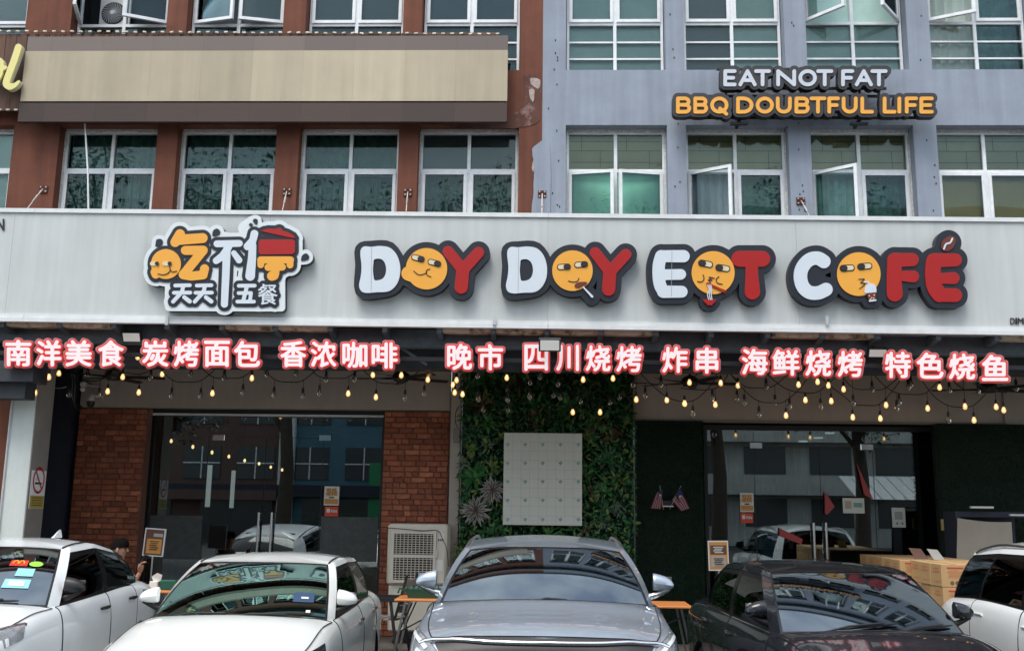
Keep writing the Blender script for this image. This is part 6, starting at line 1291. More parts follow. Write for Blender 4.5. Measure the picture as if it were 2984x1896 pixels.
        def pt(xb, y1, xt, y2): return ((xb, y1, bz(y1)), (xt, y2, zt(y2)))
        k1 = ((.85 * w, yb + .20, bz(yb + .2)), (rh * .93, yt + .10, zt(yt + .1))); k2 = pt(.892 * w, yb + .35, rh, yt + .20)
        k3 = pt(bx + .012, yB, rh + .02, yB + .02); k4 = pt(bx + .012, yB + .09, rh + .02, yB + .09); k5 = pt(bx + .004, yC, rh + .005, g.get('yCt', yC - .12)); k6 = pt(bx - .05, g['yD'], rh - .03, g['yDt'])
        k7 = pt(.72 * w, yR - .02, rh * .84, yRt - .03)
        K.append(('pillar', lin(k1, k2), [0, .35, .7, 1])); sd = [0, .03, .2, .4, .6, .8, .97, 1]
        K.append(('side_window', lin(k2, k3), sd)); K.append(('post', lin(k3, k4), [0, .5, 1])); K.append(('side_window', lin(k4, k5), sd)); K.append(('quarter_window' if g.get('quarter') else 'pillar', lin(k5, k6), sd)); K.append(('pillar', lin(k6, k7), [0, .35, .7, 1]))
        K.append(('rear_window', lambda s: ((.72 * w * (1 - s), yR - .02 + .04 * (1 - (1 - s) ** 2), bz(yR)), (rh * .84 * (1 - s), yRt - .03 + .06 * (1 - (1 - s) ** 2), zt(yRt) + (g['zr'] - zt(yRt)) * (1 - (1 - s) ** 2))), [0, .03, .2, .4, .6, .8, 1]))
        return K
TS = [0, .045, .09, .2, .35, .5, .65, .8, .9, .94, 1]
def build_car(name, label, loc, rz, c, g, mats, extras={}):
    body, ws, side = mats; t = thing(name, (0, 0, 0), label, 'car', 'cars parked along the kerb')
    # ---- lower body
    ys = sorted(set([round(v, 4) for v in list(np.linspace(0, .35, 12)) + list(np.linspace(.35, c.L - .4, 46)) + list(np.linspace(c.L - .4, c.L, 9))])); vv = [i / 5 for i in range(0, 36)]
    b = MB(); n = 2 * len(vv) - 2; vs = []
    for y in ys:
        ring = [c.S(y, v) for v in vv] + [c.S(y, -v) for v in vv[-2:0:-1]]; vs += [tuple(p) for p in ring]
    fs = [(i * n + j, (i + 1) * n + j, (i + 1) * n + (j + 1) % n, i * n + (j + 1) % n) for i in range(len(ys) - 1) for j in range(n)]
    k = len(vs); vs += [(0, 0, c.sec(0)[4][1]), (0, c.L, c.sec(c.L)[4][1])]; m = (len(ys) - 1) * n
    fs += [(k, j, (j + 1) % n) for j in range(n)] + [(k + 1, m + (j + 1) % n, m + j) for j in range(n)]
    b.add(vs, fs); o = b.build('body_shell', [body, 'gap'], t)
    me = o.data
    import bmesh as bmh
    bb = bmh.new(); bb.from_mesh(me); bmh.ops.recalc_face_normals(bb, faces=bb.faces); bb.to_mesh(me); bb.free()
    for wy in c.wheel_y:
        q = MB(); q.lathe([(0, -c.w - .3), (c.wr + .045, -c.w - .3), (c.wr + .045, -c.w + .26), (0, -c.w + .26)], (0, wy, c.wr), 28, axis='x', mi=1); q.lathe([(0, c.w - .26), (c.wr + .045, c.w - .26), (c.wr + .045, c.w + .3), (0, c.w + .3)], (0, wy, c.wr), 28, axis='x', mi=1)
        cu = q.build('cutter', [body, 'gap']); bb = bmh.new(); bb.from_mesh(cu.data); bmh.ops.remove_doubles(bb, verts=bb.verts, dist=1e-5); bmh.ops.recalc_face_normals(bb, faces=bb.faces); bb.to_mesh(cu.data); bb.free()
        md = o.modifiers.new('b', 'BOOLEAN'); md.object = cu; md.operation = 'DIFFERENCE'; md.solver = 'EXACT'
        dg = bpy.context.evaluated_depsgraph_get(); m2 = bpy.data.meshes.new_from_object(o.evaluated_get(dg)); o.modifiers.clear(); o.data = m2; bpy.data.objects.remove(cu)
    me = o.data; me.name = 'body_shell'; me.polygons.foreach_set('use_smooth', [True] * len(me.polygons)); me.set_sharp_from_angle(angle=RAD(42))
    # ---- greenhouse
    K = c.green(g); bodyq = MB()
    def P(tb, tt, t): 
        a, d = np.array(tb), np.array(tt); p = a * (1 - t) + d * t; bul = 4 * t * (1 - t); cen = np.array([0, (c.yc + c.L) / 2, p[2]]); o_ = p - cen; o_[2] = 0; o_ /= np.linalg.norm(o_) + 1e-9; p = p + o_ * .035 * bul * (.55 + .45 * min(1, abs(o_[0]) / .6) ** 2); p[2] += .015 * bul; return p
    def inset(p, d): cen = np.array([0, (c.yc + c.L) / 2, .9]); o_ = p - cen; o_ /= np.linalg.norm(o_); return p - o_ * d
    for sgn in (1, -1):
        for kind, fn, ss in K:
            G = [[P(*fn(s), tt) for s in ss] for tt in TS]
            G = [[np.array([p[0] * sgn, p[1], p[2]]) for p in r] for r in G]
            if kind in ('ws', 'rear_window'): continue
            if kind in ('pillar', 'post'):
                if kind == 'pillar': bodyq.grid([[tuple(p) for p in r] for r in G], flip=sgn < 0)
                else: MBp = MB(); MBp.grid([[tuple(inset(p, .004)) for p in r] for r in G[:9]], flip=sgn < 0); MBp.build('door_post', 'frit', t, smooth=50); bodyq.grid([[tuple(p) for p in r] for r in G[8:]], flip=sgn < 0)
            else:
                i1 = 8; wq = MB()
                bodyq.grid([[tuple(p) for p in r] for r in G[i1:]], flip=sgn < 0)
                for i in range(0, i1):
                    for j in range(len(ss) - 1):
                        edge = i == 0 or i == i1 - 1 or j == 0 or j == len(ss) - 2
                        wq.add([tuple(inset(G[i + a_][j + b_], .006)) for a_, b_ in ((0, 0), (0, 1), (1, 1), (1, 0))], [(0, 1, 2, 3) if sgn > 0 else (3, 2, 1, 0)], 1 if edge else 0)
                o = wq.build(kind, [side, 'frit'], t); weld(o); 
                if g.get('chromeline'):
                    MB().tube([tuple(inset(p, -.002)) for p in G[0]], .006, 5).build('window_trim', 'chrome', t, smooth=60)
    for kind, mt in (('ws', ws), ('rear_window', side)):
        fn, ss = [(f, s_) for k_, f, s_ in K if k_ == kind][0]; wq = MB()
        tt_ = [0, .05, .12, .25, .4, .55, .7, .85, .94, .97, 1]
        for sgn in (1, -1):
            G = [[P(*fn(s), q) for s in ss] for q in tt_]; G = [[inset(np.array([p[0] * sgn, p[1], p[2]]), .004) for p in r] for r in G]
            for i in range(len(tt_) - 1):
                for j in range(len(ss) - 1):
                    edge = i <= 0 or i >= len(tt_) - 2 or (j == len(ss) - 2 if kind == 'ws' else j == 0)
                    wq.add([tuple(G[i + a_][j + b_]) for a_, b_ in ((0, 0), (0, 1), (1, 1), (1, 0))], [(0, 1, 2, 3) if sgn > 0 else (3, 2, 1, 0)], 1 if edge else 0)
        o = wq.build('windscreen' if kind == 'ws' else kind, [mt, 'frit'], t); weld(o)
    # ---- roof: from the top curve to the spine
    Hf = g['roof']; rq = MB(); SS = [0, .06, .14, .25, .4, .6, .8, 1]; y0, y1 = c.yt + .45, g['yRt'] - .4
    for sgn in (1, -1):
        top = []
        for kind, fn, ss in K: top += [np.array(fn(s)[1]) for s in (ss if kind == 'ws' else ss[1:])]
        G = []
        for p in top:
            ctr = np.array([0, min(max(p[1], y0), y1), 0.]); 
            row = []
            for s in SS:
                q = p * (1 - s) + ctr * s; h = Hf(q[1]); e = 1 - (1 - s) ** 2.2; q[2] = p[2] + (h - p[2]) * e if h > p[2] else p[2] + (h - p[2]) * e; row.append((q[0] * sgn, q[1], q[2]))
            G.append(row)
        rq.grid(G, flip=sgn > 0)
    o = rq.build('roof', body, t); weld(o, 50)
    if 'rail' not in g:
        for sgn in (1, -1):
            pts = []
            for yy in np.linspace(c.yt + .12, g['yRt'] - .1, 16): zr_ = g['zrail'](yy) + .0; rr_ = c.roofhw * c.w * .935; pts.append((sgn * rr_, yy, zr_ + (Hf(yy) - zr_) * (1 - (1 - .065) ** 2.2) + .002))
            MB().tube(pts, .007, 5).build('roof_moulding', 'gap', t, smooth=60)
    o = bodyq.build('pillars', body, t); weld(o, 50)
    # ---- bonnet as its own panel
    yb0 = g.get('bon0', .11); vs_ = np.linspace(-2.35, 2.35, 33); P_ = []
    for i in range(19):
        u = i / 18; P_.append([])
        for v in vs_: yy = yb0 + (.05 * (v / 2.35) ** 2) + (c.yc - .015 + .17 * (v / 2.35) ** 2 - yb0) * u; P_[-1].append(c.O(yy, v, .007))
    q = MB(); q.grid(P_); q.grid([[(p[0], p[1], p[2] - .02) for p in r] for r in (P_[0], P_[0])]) ; rim_(q, P_, .012); q.build('bonnet', body, t, smooth=50); shut(P_, t)
    # ---- doors
    for sgn in (1, -1):
        for (ya, yb_) in ((c.yc + .28, g['yB'] + .03), (g['yB'] + .04, g['yC'] + .03)):
            P_ = c.patch([(ya, 2.25 * sgn), (yb_, 2.25 * sgn), (yb_ - .02, 5.1 * sgn), (ya - .05, 5.1 * sgn)], .005, 14, 14)
            q = MB(); q.grid(P_); rim_(q, P_, .01); d = q.build('door', body, t, smooth=50); shut(P_, t)
            hy = yb_ - .16; a, e = np.array(c.O(hy - .1, 3.12 * sgn, .022)), np.array(c.O(hy + .1, 3.12 * sgn, .022))
            if g.get('flush'): a, e = np.array(c.O(hy - .1, 3.12 * sgn, .007)), np.array(c.O(hy + .1, 3.12 * sgn, .007))
            q = MB(); q.tube([tuple(a), tuple((a + e) / 2 + (0 if g.get('flush') else sgn * .012) * np.array([1, 0, 0])), tuple(e)], [.013, .017, .013] if not g.get('flush') else [.012] * 3, 8); q.build('door_handle', g.get('handle', 'chrome'), d, smooth=60)
    # ---- lamps and front
    for sgn in (1, -1):
        for nm, qd, off, mt in extras.get('front', []):
            P_ = c.patch([(y, v * sgn) for y, v in qd], off, 10, 8); q = MB(); q.grid(P_); rim_(q, P_, .02); q.build(nm, mt, t, smooth=50)
    for nm, line, off, r, mt in extras.get('lines', []):
        MB().tube([c.O(y, v, off) for y, v in line], r, 8).build(nm, mt, t, smooth=60)
    q = MB(); q.box(-.55 * c.w, .55 * c.w, -.012, .02, .30, c.hf - .36); q.build('grille', 'black', t)
    # ---- mirrors
    for sgn in (1, -1):
        by, bz_ = c.yc + .46, c.hc + .015; q = MB(); x0 = c.w - .09; n_ = 14; Pm = []
        for tt in (0, .03, .15, .35, .55, .72, .86, .95, .995):
            hz = .072 * (1 - tt ** 2.4) ** .5 * (1 - .12 * (tt == 0)); hy = .062 * (1 - tt ** 3) ** .5; Pm.append([])
            for j in range(n_ + 1):
                th = 2 * math.pi * j / n_; yy = -math.cos(th); yy = yy * hy if yy < 0 else yy * hy * .35
                Pm[-1].append((sgn * (x0 + .165 * tt), by + yy, bz_ + .095 + math.copysign(abs(math.sin(th)) ** .75, math.sin(th)) * hz * (1 if math.sin(th) > 0 else .8) - .02 * tt))
        q.grid(Pm, flip=sgn < 0); q.add(Pm[0][:-1], [tuple(range(n_))]); mo = q.build('mirror', g.get('mirror', body), t, smooth=55)
        q = MB(); q.tube([(sgn * (.86 * c.w), by + .01, bz_ - .02), (sgn * (x0 + .03), by, bz_ + .0), (sgn * (x0 + .13), by - .01, bz_ + .045)], [.03, .024, .014], 8); q.build('mirror_stalk', g.get('stalk', 'black'), t, smooth=60)
        MB().box(min(sgn * x0, sgn * (x0 + .15)), max(sgn * x0, sgn * (x0 + .15)), by + .018, by + .024, bz_ + .05, bz_ + .14).build('mirror_glass', 'chrome', mo)
    # ---- wipers
    fn, ss = [(f, s_) for k_, f, s_ in K if k_ == 'ws'][0]
    def wsp(x, tt, lift):
        s = abs(x) / (.85 * c.w); p = P(*fn(min(s, 1)), tt); p = np.array([math.copysign(p[0], x), p[1] - lift * .5, p[2] + lift]); return tuple(p)
    for (xa, xb, ta, tb) in g.get('wipers', [(-.55, .05, .0, .07), (.0, .52, .0, .06)]):
        q = MB(); q.tube([wsp(xa, ta - .02, .02), wsp(xa * .6 + xb * .4, (ta * .6 + tb * .4), .045), wsp(xb * .85 + xa * .15, tb, .03)], .009, 6); w_ = q.build('wiper', 'black', t, smooth=60)
        q = MB(); q.tube([wsp(xa + (xb - xa) * (.30 + .75 * k / 6), tb * (.45 + .8 * k / 6), .014) for k in range(7)], [.006, .011, .012, .014, .012, .011, .006], 6); q.build('blade', 'black', w_, smooth=60)
    # ---- wheels
    for sgn in (1, -1):
        for wy in c.wheel_y:
            x = sgn * (c.w - .125); wl = MB().lathe([(c.wr - .11, -.09), (c.wr - .01, -.09), (c.wr, -.07), (c.wr, .07), (c.wr - .01, .09), (c.wr - .11, .09)], (x, wy, c.wr), 28, axis='x').build('wheel', 'rubber', t, smooth=50)
            q = MB(); q.lathe([(c.wr - .11, -.08), (c.wr - .13, -.05), (c.wr - .13, .05), (c.wr - .11, .08)], (x, wy, c.wr), 28, axis='x'); q.lathe([(0, .07 * sgn), (.05, .065 * sgn), (.06, .03 * sgn), (0, .02 * sgn)], (x, wy, c.wr), 12, axis='x')
            for k in range(5): a = k * 2 * math.pi / 5; q.bar((x + sgn * .05, wy, c.wr), (x + sgn * .06, wy + (c.wr - .12) * math.cos(a), c.wr + (c.wr - .12) * math.sin(a)), .05, .03)
            q.build('rim', 'rim', wl, smooth=50)
    # ---- inside
    q = MB(); zt = c.hc; q.rbox(-.66 * c.w, .66 * c.w, c.yc + .45, c.yc + .75, zt - .1, zt + .02, .03); q.build('dashboard', 'cabin', t)
    for x in (-.36, .36):
        for y in (c.yc + 1.35, c.yc + 2.2): q = MB(); q.rbox(x - .22, x + .22, y, y + .14, zt - .2, zt + .12, .04); se = q.build('seat', 'cabin', t); q = MB(); q.rbox(x - .12, x + .12, y + .02, y + .12, zt + .13, zt + .32, .03); q.build('headrest', 'cabin', se); MB().tube([(-.36 + .17 * math.cos(a), c.yc + .82 + .05 * math.sin(a), zt + .02 + .16 * math.sin(a)) for a in np.linspace(0, 2 * math.pi, 20)], .013, 6).build('steering_wheel', 'black', t, smooth=60)
    MB().rbox(-.12, .12, c.yt + .12, c.yt + .14, g['zf'] - .13, g['zf'] - .06, .01).build('rear_view_mirror', 'black', t)
    if 'rail' in g:
        for sgn in (1, -1):
            rh = c.roofhw * c.w; pts = [(sgn * (rh - .01 + .0 * u), c.yt + .32 + (g['yRt'] - c.yt - .55) * u, g['zrail'](c.yt + .32 + (g['yRt'] - c.yt - .55) * u) + -.02 + .052 * min(1, 1.6 * u, 4 * (1 - u)) ** .7) for u in np.linspace(0, 1, 16)]
            MB().tube(pts, .014, 8).build('roof_rail', g['rail'], t, smooth=60)
    t.location = loc; t.rotation_euler.z = rz; ORG[t.name] = (0, 0, 0); t['_c'] = 0; del t['_c']
    return t, wsp
def weld(o, ang=50):
    import bmesh as bmh
    bb = bmh.new(); bb.from_mesh(o.data); bmh.ops.remove_doubles(bb, verts=bb.verts, dist=2e-4); bmh.ops.recalc_face_normals(bb, faces=bb.faces); bb.to_mesh(o.data); bb.free()
    me = o.data; me.polygons.foreach_set('use_smooth', [True] * len(me.polygons)); me.set_sharp_from_angle(angle=RAD(ang))
def shut(P, t):
    e = [P[0][j] for j in range(len(P[0]))] + [P[i][-1] for i in range(1, len(P))] + [P[-1][j] for j in range(len(P[0]) - 2, -1, -1)] + [P[i][0] for i in range(len(P) - 2, -1, -1)]
    MB().tube([tuple(p) for p in e], .0042, 4).build('shut_line', 'gap', t)
def rim_(q, P, d):
    """skirt round a lifted panel so that its shut line has depth"""
    e = [P[0][j] for j in range(len(P[0]))] + [P[i][-1] for i in range(1, len(P))] + [P[-1][j] for j in range(len(P[0]) - 2, -1, -1)] + [P[i][0] for i in range(len(P) - 2, 0, -1)]
    c_ = np.mean([p for r in P for p in r], axis=0); n = np.cross(np.array(P[0][-1]) - np.array(P[0][0]), np.array(P[-1][0]) - np.array(P[0][0])); n = n / np.linalg.norm(n)
    body_c = np.array([0, c_[1], .55]); n = n if n @ (c_ - body_c) > 0 else -n; e2 = [tuple(np.array(p) - n * d) for p in e]; k = len(e)
    q.add(e + e2, [(i, (i + 1) % k, k + (i + 1) % k, k + i) for i in range(k)])
def sticker(t, wsp, x, tt, w, h, mat, name, off=.002, parts=()):
    """thin label on the windscreen of car t, x sideways, tt up the glass"""
    P = [[wsp(x + w * (u - .5), tt + h * v, off) for u in np.linspace(0, 1, 4)] for v in np.linspace(0, 1, 3)]; q = MB(); q.grid(P); o = q.build(name, mat, t); return o

def prof(pts): xs, ys = zip(*pts); return lambda y: float(pchip(xs, ys, min(max(y, xs[0]), xs[-1])))
# silver SUV in the middle
c = Car(4.45, 1.88, 1.68, 1.125, 1.24, 1.0, 1.17, 1.14, 1.62, roofhw=.70)
g = dict(zrail=prof([(1.6, 1.555), (2.2, 1.62), (3.2, 1.61), (4.3, 1.53)]), zf=1.605, yB=2.45, yC=3.4, yD=3.95, yDt=3.85, quarter=True, yR=4.28, yRt=4.02, zr=1.58, roof=prof([(1.6, 1.60), (2.0, 1.645), (2.6, 1.67), (3.4, 1.66), (4.1, 1.58)]), rail='steel', mirror='p_silver', stalk='chrome', wipers=[(-.12, .22, -.005, .01)], bon0=.10)
strip = [(.06 + .10 * (abs(v) / 2.75) ** 2.2, v) for v in np.linspace(-2.75, 2.75, 31)]
suv, wsp = build_car('suv', 'silver SUV with roof rails in the middle of the parked row, nose to the camera', (0.0, 6.62, 0), 0, c, g, ('p_silver', 'ws', 'tint'),
    dict(front=[('upper_grille', [(.088, 0.0), (.125, 2.35), (.03, 2.45), (.0, 0)], .006, 'black'), ('headlight', [(.055, 2.45), (.50, 2.78), (.44, 3.42), (.03, 3.35)], .010, 'lens'), ('daytime_lamp', [(.10, 2.62), (.42, 2.82), (.42, 2.90), (.10, 2.74)], .018, 'drl'), ('daytime_lamp', [(.08, 2.85), (.16, 2.9), (.14, 3.3), (.06, 3.3)], .018, 'drl')], lines=[('chrome_strip', strip, .012, .017, 'chrome'), ('upper_grille_bar', [(y + .0, v * .86) for y, v in strip], .004, .012, 'black')]))
# white sedan
c = Car(4.3, 1.70, 1.475, .86, 1.035, 1.15, 1.03, 1.06, 1.98, rear='sedan', roofhw=.725)
g = dict(zrail=prof([(1.9, 1.365), (2.4, 1.425), (3.0, 1.415), (3.9, 1.26)]), zf=1.41, yB=2.52, yC=3.32, yCt=3.2, yD=3.62, yDt=3.42, quarter=False, yR=4.1, yRt=3.45, zr=1.40, roof=prof([(1.9, 1.405), (2.3, 1.445), (2.7, 1.465), (3.1, 1.455), (3.6, 1.38)]), mirror='p_white', handle='chrome', wipers=[(-.60, .03, -.005, .035), (-.08, .50, -.005, .03)])
sedan, wsp = build_car('sedan', 'white sedan with teal reflecting windscreen, second from the left in the parked row', (-2.46, 7.02, 0), RAD(1.5), c, g, ('p_white', 'tint_teal', 'tint'),
    dict(front=[('headlight', [(.12, 2.1), (.86, 2.85), (.74, 3.25), (.06, 3.2)], .010, 'lens_dark'), ('daytime_lamp', [(.14, 3.02), (.5, 3.1), (.5, 3.2), (.12, 3.2)], .016, 'drl')]))
M['tag_navy'] = pm('navy_tag', (.03, .07, .14), .4)
sticker(sedan, wsp, .52, .28, .17, .16, 'tag_navy', 'road_tax_disc'); sticker(sedan, wsp, .53, .33, .06, .03, 'paper', 'printed_patch', .005); sticker(sedan, wsp, .57, .12, .035, .04, 'paper', 'toll_tag')
# white compact crossover at the left
c = Car(4.15, 1.77, 1.59, .96, 1.095, 1.08, 1.10, 1.12, 1.80, roofhw=.70)
g = dict(zrail=prof([(1.7, 1.465), (2.3, 1.53), (3.0, 1.45), (4.0, 1.20)]), zf=1.515, yB=2.42, yC=3.15, yCt=3.02, yD=3.52, yDt=3.36, quarter=True, yR=3.98, yRt=3.6, zr=1.37, roof=prof([(1.7, 1.51), (2.1, 1.56), (2.6, 1.57), (3.1, 1.51), (3.8, 1.34)]), mirror='black', handle='black')
hr_, wsp = build_car('hatchback', 'white crossover hatchback with black mirror and windscreen stickers at the left edge', (-4.80, 7.12, 0), RAD(4), c, g, ('p_pearl', 'ws', 'tint_dark'),
    dict(front=[('headlight', [(.10, 1.75), (.74, 2.66), (.62, 3.12), (.06, 3.05)], .010, 'lens'), ('lamp_eyebrow', [(.10, 1.62), (.76, 2.58), (.77, 2.68), (.10, 1.80)], .014, 'lens_dark'), ('daytime_lamp', [(.30, 2.78), (.36, 2.82), (.34, 3.15), (.28, 3.12)], .018, 'drl'), ('daytime_lamp', [(.40, 2.85), (.43, 2.86), (.41, 3.1), (.38, 3.1)], .018, 'drl')]))
M['tag_red'] = pm('red_tag', (.62, .03, .02), .4); M['tag_yel'] = pm('yellow_tag', (.85, .42, .02), .4); M['tag_lime'] = pm('lime_tag', (.32, .72, .06), .4); M['tag_aqua'] = pm('aqua_tag', (.28, .62, .66), .4)
sticker(hr_, wsp, .41, .64, .16, .10, 'tag_red', 'fast_food_sticker')
for k in (-1, 1): q = MB(); q.tube([wsp(.41 + .027 * k + .024 * math.cos(a), .665 + .055 * math.sin(a), .006) for a in np.linspace(0, math.pi, 9)], .006, 5); q.build('yellow_arch', 'tag_yel', hr_)
q = MB(); ce = wsp(.565, .68, .004); ring = [wsp(.565 + .062 * math.cos(a), .68 + .045 * math.sin(a), .004) for a in np.linspace(0, 2 * math.pi, 18)[:-1]]; q.add([ce] + ring, [(0, i + 1, (i + 1) % 17 + 1) for i in range(17)]); q.build('green_oval_sticker', 'tag_lime', hr_)
sticker(hr_, wsp, .50, .47, .15, .13, 'tag_aqua', 'road_tax_disc'); sticker(hr_, wsp, .47, .28, .21, .14, 'tag_aqua', 'parking_permit'); sticker(hr_, wsp, .47, .31, .13, .08, 'paper', 'printed_patch', .005)
fin = MB(); fin.add([(-.012, 3.1, 1.55), (.012, 3.1, 1.55), (.02, 3.3, 1.55), (-.02, 3.3, 1.55), (0, 3.26, 1.63), (0, 3.3, 1.63)], [(0, 1, 4), (1, 2, 5, 4), (2, 3, 5), (3, 0, 4, 5)]); fin.build('shark_fin', 'p_pearl', hr_)
# black sedan
c = Car(4.35, 1.72, 1.485, .87, 1.035, 1.1, 1.02, 1.06, 1.9, rear='sedan', roofhw=.725)
g = dict(zrail=prof([(1.8, 1.375), (2.3, 1.435), (3.0, 1.425), (3.9, 1.27)]), zf=1.42, yB=2.48, yC=3.28, yCt=3.18, yD=3.60, yDt=3.42, quarter=True, yR=4.08, yRt=3.45, zr=1.41, roof=prof([(1.8, 1.415), (2.2, 1.455), (2.7, 1.475), (3.1, 1.465), (3.6, 1.39)]), mirror='p_black', handle='chrome', chromeline=True, wipers=[(-.52, .12, -.01, .11), (.03, .62, -.01, .10)])
blk, wsp = build_car('sedan', 'glossy black sedan with chrome door handles, right of the silver SUV', (2.66, 6.78, 0), RAD(5), c, g, ('p_black', 'ws', 'tint'),
    dict(front=[('headlight', [(.10, 2.55), (.62, 2.85), (.52, 3.30), (.05, 3.35)], .010, 'lens')]))
# white SUV at the right edge
c = Car(4.5, 1.88, 1.70, 1.05, 1.15, 1.1, 1.14, 1.14, 1.75, roofhw=.68)
g = dict(zrail=prof([(1.7, 1.54), (2.3, 1.61), (3.2, 1.60), (4.4, 1.52)]), zf=1.61, yB=2.5, yC=3.42, yD=4.12, yDt=3.95, quarter=True, yR=4.36, yRt=4.12, zr=1.60, roof=prof([(1.7, 1.61), (2.1, 1.655), (2.7, 1.69), (3.5, 1.68), (4.2, 1.60)]), rail='steel', mirror='black', flush=True, handle='p_pearl')
rs, wsp = build_car('suv', 'white SUV with black tinted side glass cut off by the right edge', (4.97, 6.35, 0), RAD(1), c, g, ('p_pearl', 'ws', 'tint_dark'), dict(front=[('headlight', [(.08, 2.45), (.50, 2.78), (.44, 3.3), (.03, 3.3)], .010, 'lens')]))
# ============================================================ the street behind the camera, seen in the glass
far = thing('apartment_block', (9, -30, 0), 'pale concrete apartment block across the street seen mirrored in the right glass', 'building')
M['concrete'] = pm('pale_concrete', (.5, .49, .45), .85, var=.15, vs=.6, streak=.2); M['fargl'] = pm('dark_far_window', (.03, .035, .04), .2)
MB().box(-1, 34, -40, -30, 0, 19).build('wall', 'concrete', far)
for k in range(6):
    z = 1.0 + k * 3.0; MB().box(-1, 34, -29.998, -28.9, z + 1.9, z + 2.5).build('balcony', 'concrete', far)
    for i in range(9): MB().box(.2 + i * 3.8, 2.6 + i * 3.8, -29.997, -29.95, z + .1, z + 1.7).build('window', 'fargl', far)
sh = thing('shop_row', (-12, -24, 0), 'red and blue shop row across the street seen mirrored in the left glass', 'building')
M['farblue'] = pm('blue_wall', (.08, .17, .22), .8, var=.1, vs=1); M['farred'] = pm('red_wall', (.14, .075, .062), .8, var=.1, vs=1)
MB().box(-30, -13.5, -34, -24, 0, 10).build('wall', 'farred', sh); MB().box(-13.498, -2, -34, -24, 0, 10).build('wall', 'farblue', sh)
MB().box(-30, -2, -23.998, -23.2, 2.4, 3.0).build('canopy', 'navy', sh); MB().box(-14.1, -13.3, -23.998, -23.6, 0, 10.2).build('pilaster', 'pillar', sh)
for i in range(9):
    for zz in (3.3, 6.2):
        x = -28 + i * 2.9; f = MB().box(x, x + 2.0, -23.997, -23.94, zz, zz + 1.7).build('window', 'fargl', sh); q = MB(); q.box(x + .97, x + 1.03, -23.939, -23.9, zz, zz + 1.7); q.box(x, x + 2, -23.939, -23.9, zz + .8, zz + .86); q.build('sash_bar', 'alu', f)
def tree(x, y, h, r, seed, label):
    t = thing('tree', (x, y, 0), label, 'tree', 'street trees behind the camera'); rr = random.Random(seed); b = MB(); b.tube([(x, y, 0), (x + .1, y, h * .25), (x - .1, y + .1, h * .5), (x, y, h * .72)], [.28, .22, .17, .08], 10)
    cl = []
    for k in range(12):
        a = rr.uniform(0, 6.28); z0 = h * rr.uniform(.30, .72); e = Vector((x + math.cos(a) * r * rr.uniform(.5, .9), y + math.sin(a) * r * rr.uniform(.5, .9), z0 + rr.uniform(.1, .3) * h)); s0 = Vector((x, y, z0)); b.tube([s0, s0.lerp(e, .5) + Vector((0, 0, .3)), e], [.09, .06, .02], 6); cl += [(e, r * rr.uniform(.32, .5)), (s0.lerp(e, .6), r * .35)]
    b.build('trunk', pm('bark', (.08, .06, .045), .9, var=.3, vs=8) if 'bark' not in M else M['bark'], t, smooth=60); q = MB()
    for c_, cr in cl:
        for _ in range(330):
            d = Vector((rr.gauss(0, 1), rr.gauss(0, 1), rr.gauss(0, .8))); d.normalize(); p = c_ + d * cr * rr.random() ** .4; a = rr.uniform(0, 6.28); l = rr.uniform(.13, .25)
            leaf_at(q, p, (math.cos(a), math.sin(a), -.4 + rr.random() * .5), (0, 0, 1), l, l * .45, .2, rr.randrange(2))
    o = q.build('crown', ['leaf1', 'leaf2'], t); o['kind'] = 'stuff'
M['bark'] = pm('bark', (.08, .06, .045), .9, var=.3, vs=8)
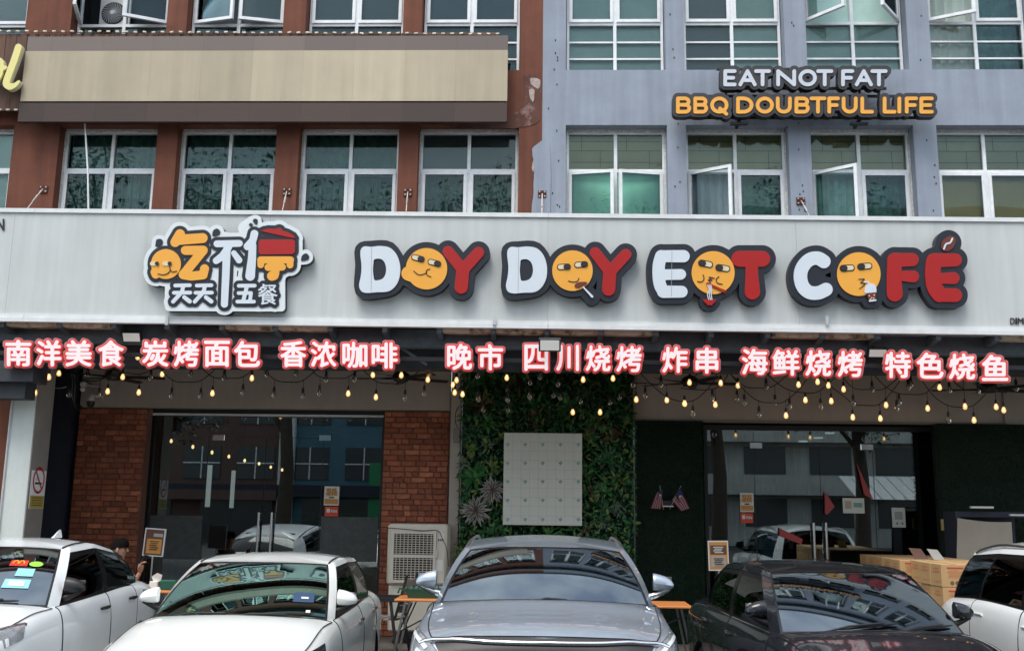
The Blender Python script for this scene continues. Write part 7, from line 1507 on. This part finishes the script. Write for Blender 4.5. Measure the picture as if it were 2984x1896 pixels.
for i, (x, y, h, r) in enumerate(((-8.5, -3.5, 12.0, 3.4), (-4.0, -4.2, 12.3, 3.1), (0.6, -6.0, 12.2, 2.8), (5.6, -4.0, 12.0, 2.8), (10.5, -5, 11.8, 3.0), (-14, -5, 12, 3.2))): tree(x, y, h, r, i, ['leafy tree behind the camera mirrored in the second brown windows', 'tall leafy tree mirrored in the middle brown windows', 'tree mirrored in the windows at the paint boundary', 'tree mirrored in the grey side windows', 'tree mirrored at the right end of the grey building', 'tree behind the camera at the far left'][i])
for i in range(5): MB().box(-29 + i * 5.4, -25.2 + i * 5.4, -23.997, -23.95, .2, 2.3).build('shop_opening', 'fargl', sh)
MB().box(-9.2, -8.6, -23.59, -23.4, 0, 4.2).build('green_pilaster', pm('green_paint', (.03, .25, .10), .7), sh)
bn = thing('shop_banner', (-17, -23.1, 2.3), 'red banner strip on the shop row across the street', 'banner'); MB().box(-20, -14, -23.15, -23.1, 2.2, 2.7).build('cloth', 'farred', bn)
aw2 = thing('market_awning', (18, -20, 0), 'striped white awning across the street mirrored in the right glass', 'awning'); q = MB()
for k in range(12): q.add([(15 + k * .6, -20, 2.6), (15.55 + k * .6, -20, 2.6), (15.55 + k * .6, -23, 3.8), (15 + k * .6, -23, 3.8)], [(0, 1, 2, 3)])
q.build('roof', 'white', aw2); q = MB()
for k in (15, 18.6, 22): q.bar((k, -20.05, 0), (k, -20.05, 2.6), .08)
q.build('posts', 'alu', aw2)
hd = thing('hedge', (-4, -21, 0), 'low clipped hedge across the street', 'hedge'); q = MB(); rr = random.Random(5)
for _ in range(2500): p = (rr.uniform(-14, 6), -21 + rr.uniform(-.6, .6), rr.uniform(0, 1.6)); a = rr.uniform(0, 6.28); leaf_at(q, p, (math.cos(a), math.sin(a), .3), (0, 0, 1), .2, .12, .2, rr.randrange(2))
o = q.build('leaves', ['leaf1', 'leaf2'], hd); o['kind'] = 'stuff'
for src, loc, rz, lb in ((sedan, (-4.6, -2.6, 0), math.pi, 'white sedan parked across the road behind the camera, mirrored in the left glass'), (hr_, (-1.9, -2.4, 0), math.pi, 'white hatchback parked behind the camera, mirrored in the left doors'), (blk, (3.9, -2.7, 0), math.pi, 'dark sedan parked behind the camera, mirrored in the right glass')):
    k = copy_tree(src); k.location = loc; k.rotation_euler.z = rz; k['label'] = lb; k['group'] = 'cars parked across the road'
